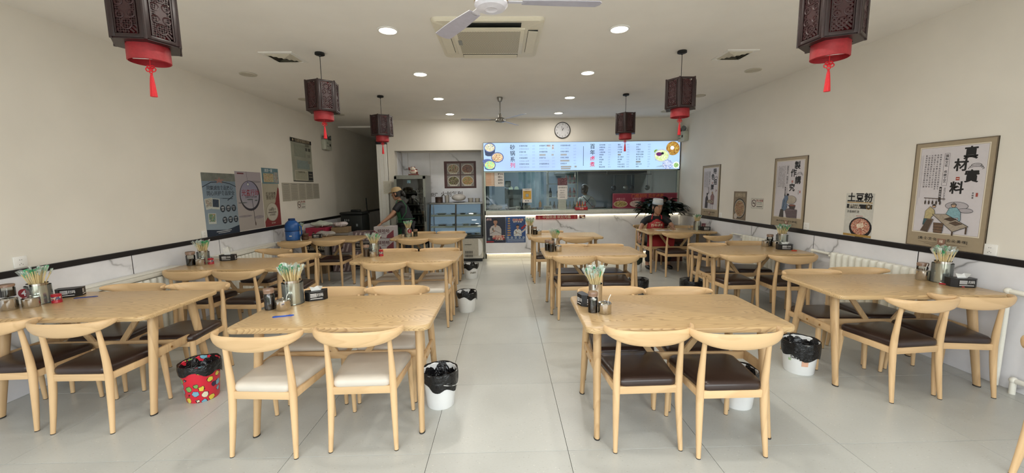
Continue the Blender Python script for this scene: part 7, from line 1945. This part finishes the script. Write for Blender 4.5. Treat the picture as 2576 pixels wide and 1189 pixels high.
obj('straps', q, mat('green_apron', '#1f5a38'), ap)
q = MB(); n = 20; M = Mh2 @ Matrix.Translation((0, .006, .03)) @ Matrix.Rotation(radians(-4), 4, 'X')
q.ring_loft([[(rx * cos(2 * pi * k / n), ry * sin(2 * pi * k / n), z) for k in range(n)] for z, rx, ry in ((0, .084, .103), (.035, .084, .103), (.065, .074, .092), (.088, .048, .062), (.096, .015, .02), (.097, .002, .002))], M=M)
q.add([M @ Vector(v) for v in [(-.07, -.065, .004), (-.055, -.12, 0), (-.02, -.160, -.006), (.02, -.160, -.006), (.055, -.12, 0), (.07, -.065, .004), (-.07, -.065, .010), (-.055, -.12, .006), (-.02, -.160, 0), (.02, -.160, 0), (.055, -.12, .006), (.07, -.065, .010)]], [(5, 4, 3, 2, 1, 0), (6, 7, 8, 9, 10, 11), (0, 1, 7, 6), (1, 2, 8, 7), (2, 3, 9, 8), (3, 4, 10, 9), (4, 5, 11, 10)])
obj('cap', q, mat('tan_cap', '#b39a72', .7, var=.08), pw, smooth=50)

# --- cook behind the glass, seen from behind
pc = thing('person', 'cook in white shirt and white cap seen from behind through the counter glass', 'person')
B = Sk(); ox, oy = 2.02, 9.75
r0 = B.p(ox, oy, .86, (.13, .10)); ab = B.p(ox, oy - .01, 1.0, (.12, .09), r0); chs = B.p(ox, oy + .01, 1.14, (.13, .09), ab); up = B.p(ox - .01, oy + .04, 1.25, (.10, .065), chs); nk = B.p(ox - .02, oy + .06, 1.31, .04, up); B.p(ox - .02, oy + .075, 1.37, .045, nk)
for sx in (-1, 1):
    a = B.p(ox + sx * .145, oy + .03, 1.22, .05, up); a = B.p(ox + sx * .19, oy + .04, 1.12, .045, a); a = B.p(ox + sx * .20, oy + .10, 1.02, .038, a); a = B.p(ox + sx * .16, oy + .22, .98, .03, a); wr = B.p(ox + sx * .12, oy + .30, .97, .022, a); B.hand(wr, (ox + sx * .12, oy + .30, .97), (-sx * .3, 1, 0), (0, 0, 1), 1.0, .35, -sx)
    a = B.p(ox + sx * .08, oy, .80, .09, r0); a = B.p(ox + sx * .09, oy, .46, .06, a); a = B.p(ox + sx * .09, oy - .02, .09, .036, a); B.p(ox + sx * .09, oy + .09, .03, .028, a)
skin_mesh('body', B.v, B.e, SKIN, pc)
hd, Mh3 = head(pc, (ox - .03, oy + .085, 1.445), 150, 20, 0, face=False); hair_cap(pc, Mh3, z0=-.045)
q = MB(); q.ell((-.02, .115, -.01), (.06, .06, .07), 12, 8, Mh3); obj('hair_bun', q, HAIR, pc, smooth=70)
M = Mh3 @ Matrix.Translation((0, -.01, .055)); q = MB(); q.ring_loft([[(rx * cos(2 * pi * k / n), ry * sin(2 * pi * k / n), z) for k in range(n)] for z, rx, ry in ((0, .085, .10), (.045, .08, .096), (.06, .07, .08), (.064, .003, .003))], M=M); obj('white_cap', q, mat('paper_cap_white', '#c2c6ca'), pc)
S = Sk(); i0 = S.p(ox, oy, .90, (.145, .115)); i1 = S.p(ox, oy - .01, 1.01, (.138, .108), i0); i2 = S.p(ox, oy + .01, 1.14, (.148, .106), i1); i3 = S.p(ox - .01, oy + .035, 1.25, (.125, .085), i2); S.p(ox - .018, oy + .055, 1.305, .066, i3)
for sx in (-1, 1):
    a = i3
    for pnt in ((ox + sx * .15, oy + .03, 1.22, .068), (ox + sx * .195, oy + .04, 1.12, .062), (ox + sx * .205, oy + .09, 1.04, .056)): a = S.p(*pnt, a)
skin_mesh('shirt', S.v, S.e, mat('white_shirt', '#b9c0bd', .7), pc)
S = Sk(); r = S.p(ox, oy, .87, (.14, .115))
for sx in (-1, 1):
    a = S.p(ox + sx * .08, oy, .80, .10, r); a = S.p(ox + sx * .09, oy, .46, .075, a); S.p(ox + sx * .09, oy - .02, .11, .052, a)
skin_mesh('trousers', S.v, S.e, mat('dark_trousers', '#17171b'), pc)
q = MB()
for s_ in (-1, 1): q.tube([(ox - s_ * .10, oy - .07, 1.27), (ox, oy - .112, 1.16), (ox + s_ * .13, oy - .085, 1.02)], .010, 6)
obj('apron_straps', q, mat('dark_strap', '#20262a', .6), pc)

# ------------------------------------------------------------------ street outside the open shopfront (seen only as reflections)
mb = MB(); mb.bb(-30, 30, -5, YF - .12, -.60, -.02); mb.bb(-30, 30, -30, -5, -.60, -.40); struct('ground_outside', mb, mat('street_paving', '#9a958c', .85, var=.08, vscale=3))
t = thing('car', 'white car parked outside, seen only as a reflection in the counter glass', 'car', (-1.95, -6.2, -.40))
Mcar = mat('white_car_paint', '#d9dcdd', .25, coat=.6)
q = MB(); q.rbox((0, 0, .62), (4.4, 1.75, .62), .18, seg=3); q.ring_loft([[(x, y, z) for x, y in round_rect(hx_, hy_, .25)] for hx_, hy_, z in ((1.55, .84, .9), (1.30, .76, 1.20), (1.0, .66, 1.42), (.8, .55, 1.46))]); obj('body', q, Mcar, t)
q = MB()
for sy in (-1, 1): q.add([(-1.35, sy * .83, .95), (1.35, sy * .83, .95), (1.0, sy * .70, 1.38), (-1.0, sy * .70, 1.38)], [(0, 1, 2, 3)])
for sx in (-1, 1): q.add([(sx * 1.56, -.7, .95), (sx * 1.56, .7, .95), (sx * 1.06, .55, 1.39), (sx * 1.06, -.55, 1.39)], [(0, 1, 2, 3)])
obj('windows', q, mat('car_window', '#15191c', .1), t, smooth=0)
for sx in (-1, 1):
    for sy in (-1, 1): q = MB(); q.lathe([(.32, -.1), (.32, .1)], 24, M=Matrix.Translation((sx * 1.35, sy * .80, .32)) @ Matrix.Rotation(pi / 2, 4, 'X')); obj('wheel', q, M_dark, t)
for k, (x, y, h) in enumerate(((-5.5, -13, 3.2), (.5, -14, 3.6), (6.5, -13, 3.4))):
    t = thing('street_tree', 'green street tree outside behind the camera, %s one' % ('left', 'middle', 'right')[k], 'tree', (x, y, -.02), group='street trees outside the shop')
    q = MB(); q.tube([(0, 0, 0), (.05, 0, h * .5), (0, .05, h * .8)], [.16, .12, .08], 10); obj('trunk', q, mat('bark', '#4a3d30', .9), t)
    rnd = random.Random(k); q = MB()
    for j in range(14): q.ell((rnd.uniform(-1.3, 1.3), rnd.uniform(-1.1, 1.1), h * .8 + rnd.uniform(-.7, 1.1)), (rnd.uniform(.5, .9),) * 3, 10, 7)
    obj('crown', q, mat('street_leaves', '#3f5a36', .8, var=.4, vscale=8), t)

t = thing('sky_block_building', 'pale unseen building added across the street to block the low sky', 'building', (0, -24, -.4))  # added out of view to cut low sky light and white glare in the glass
q = MB(); q.bb(-22, 22, -3, 0, 0, 8.5); obj('facade', q, mat('facade_beige', '#8f9a94', .8, var=.1, vscale=2), t, smooth=0)
for r_ in range(2):
    for k in range(12): q = MB(); q.bb(-20 + k * 3.4, -18 + k * 3.4, -.02, .05, 1.2 + r_ * 3.4, 3.0 + r_ * 3.4); obj('window', q, mat('facade_window', '#2d3a40', .15), t, smooth=0)
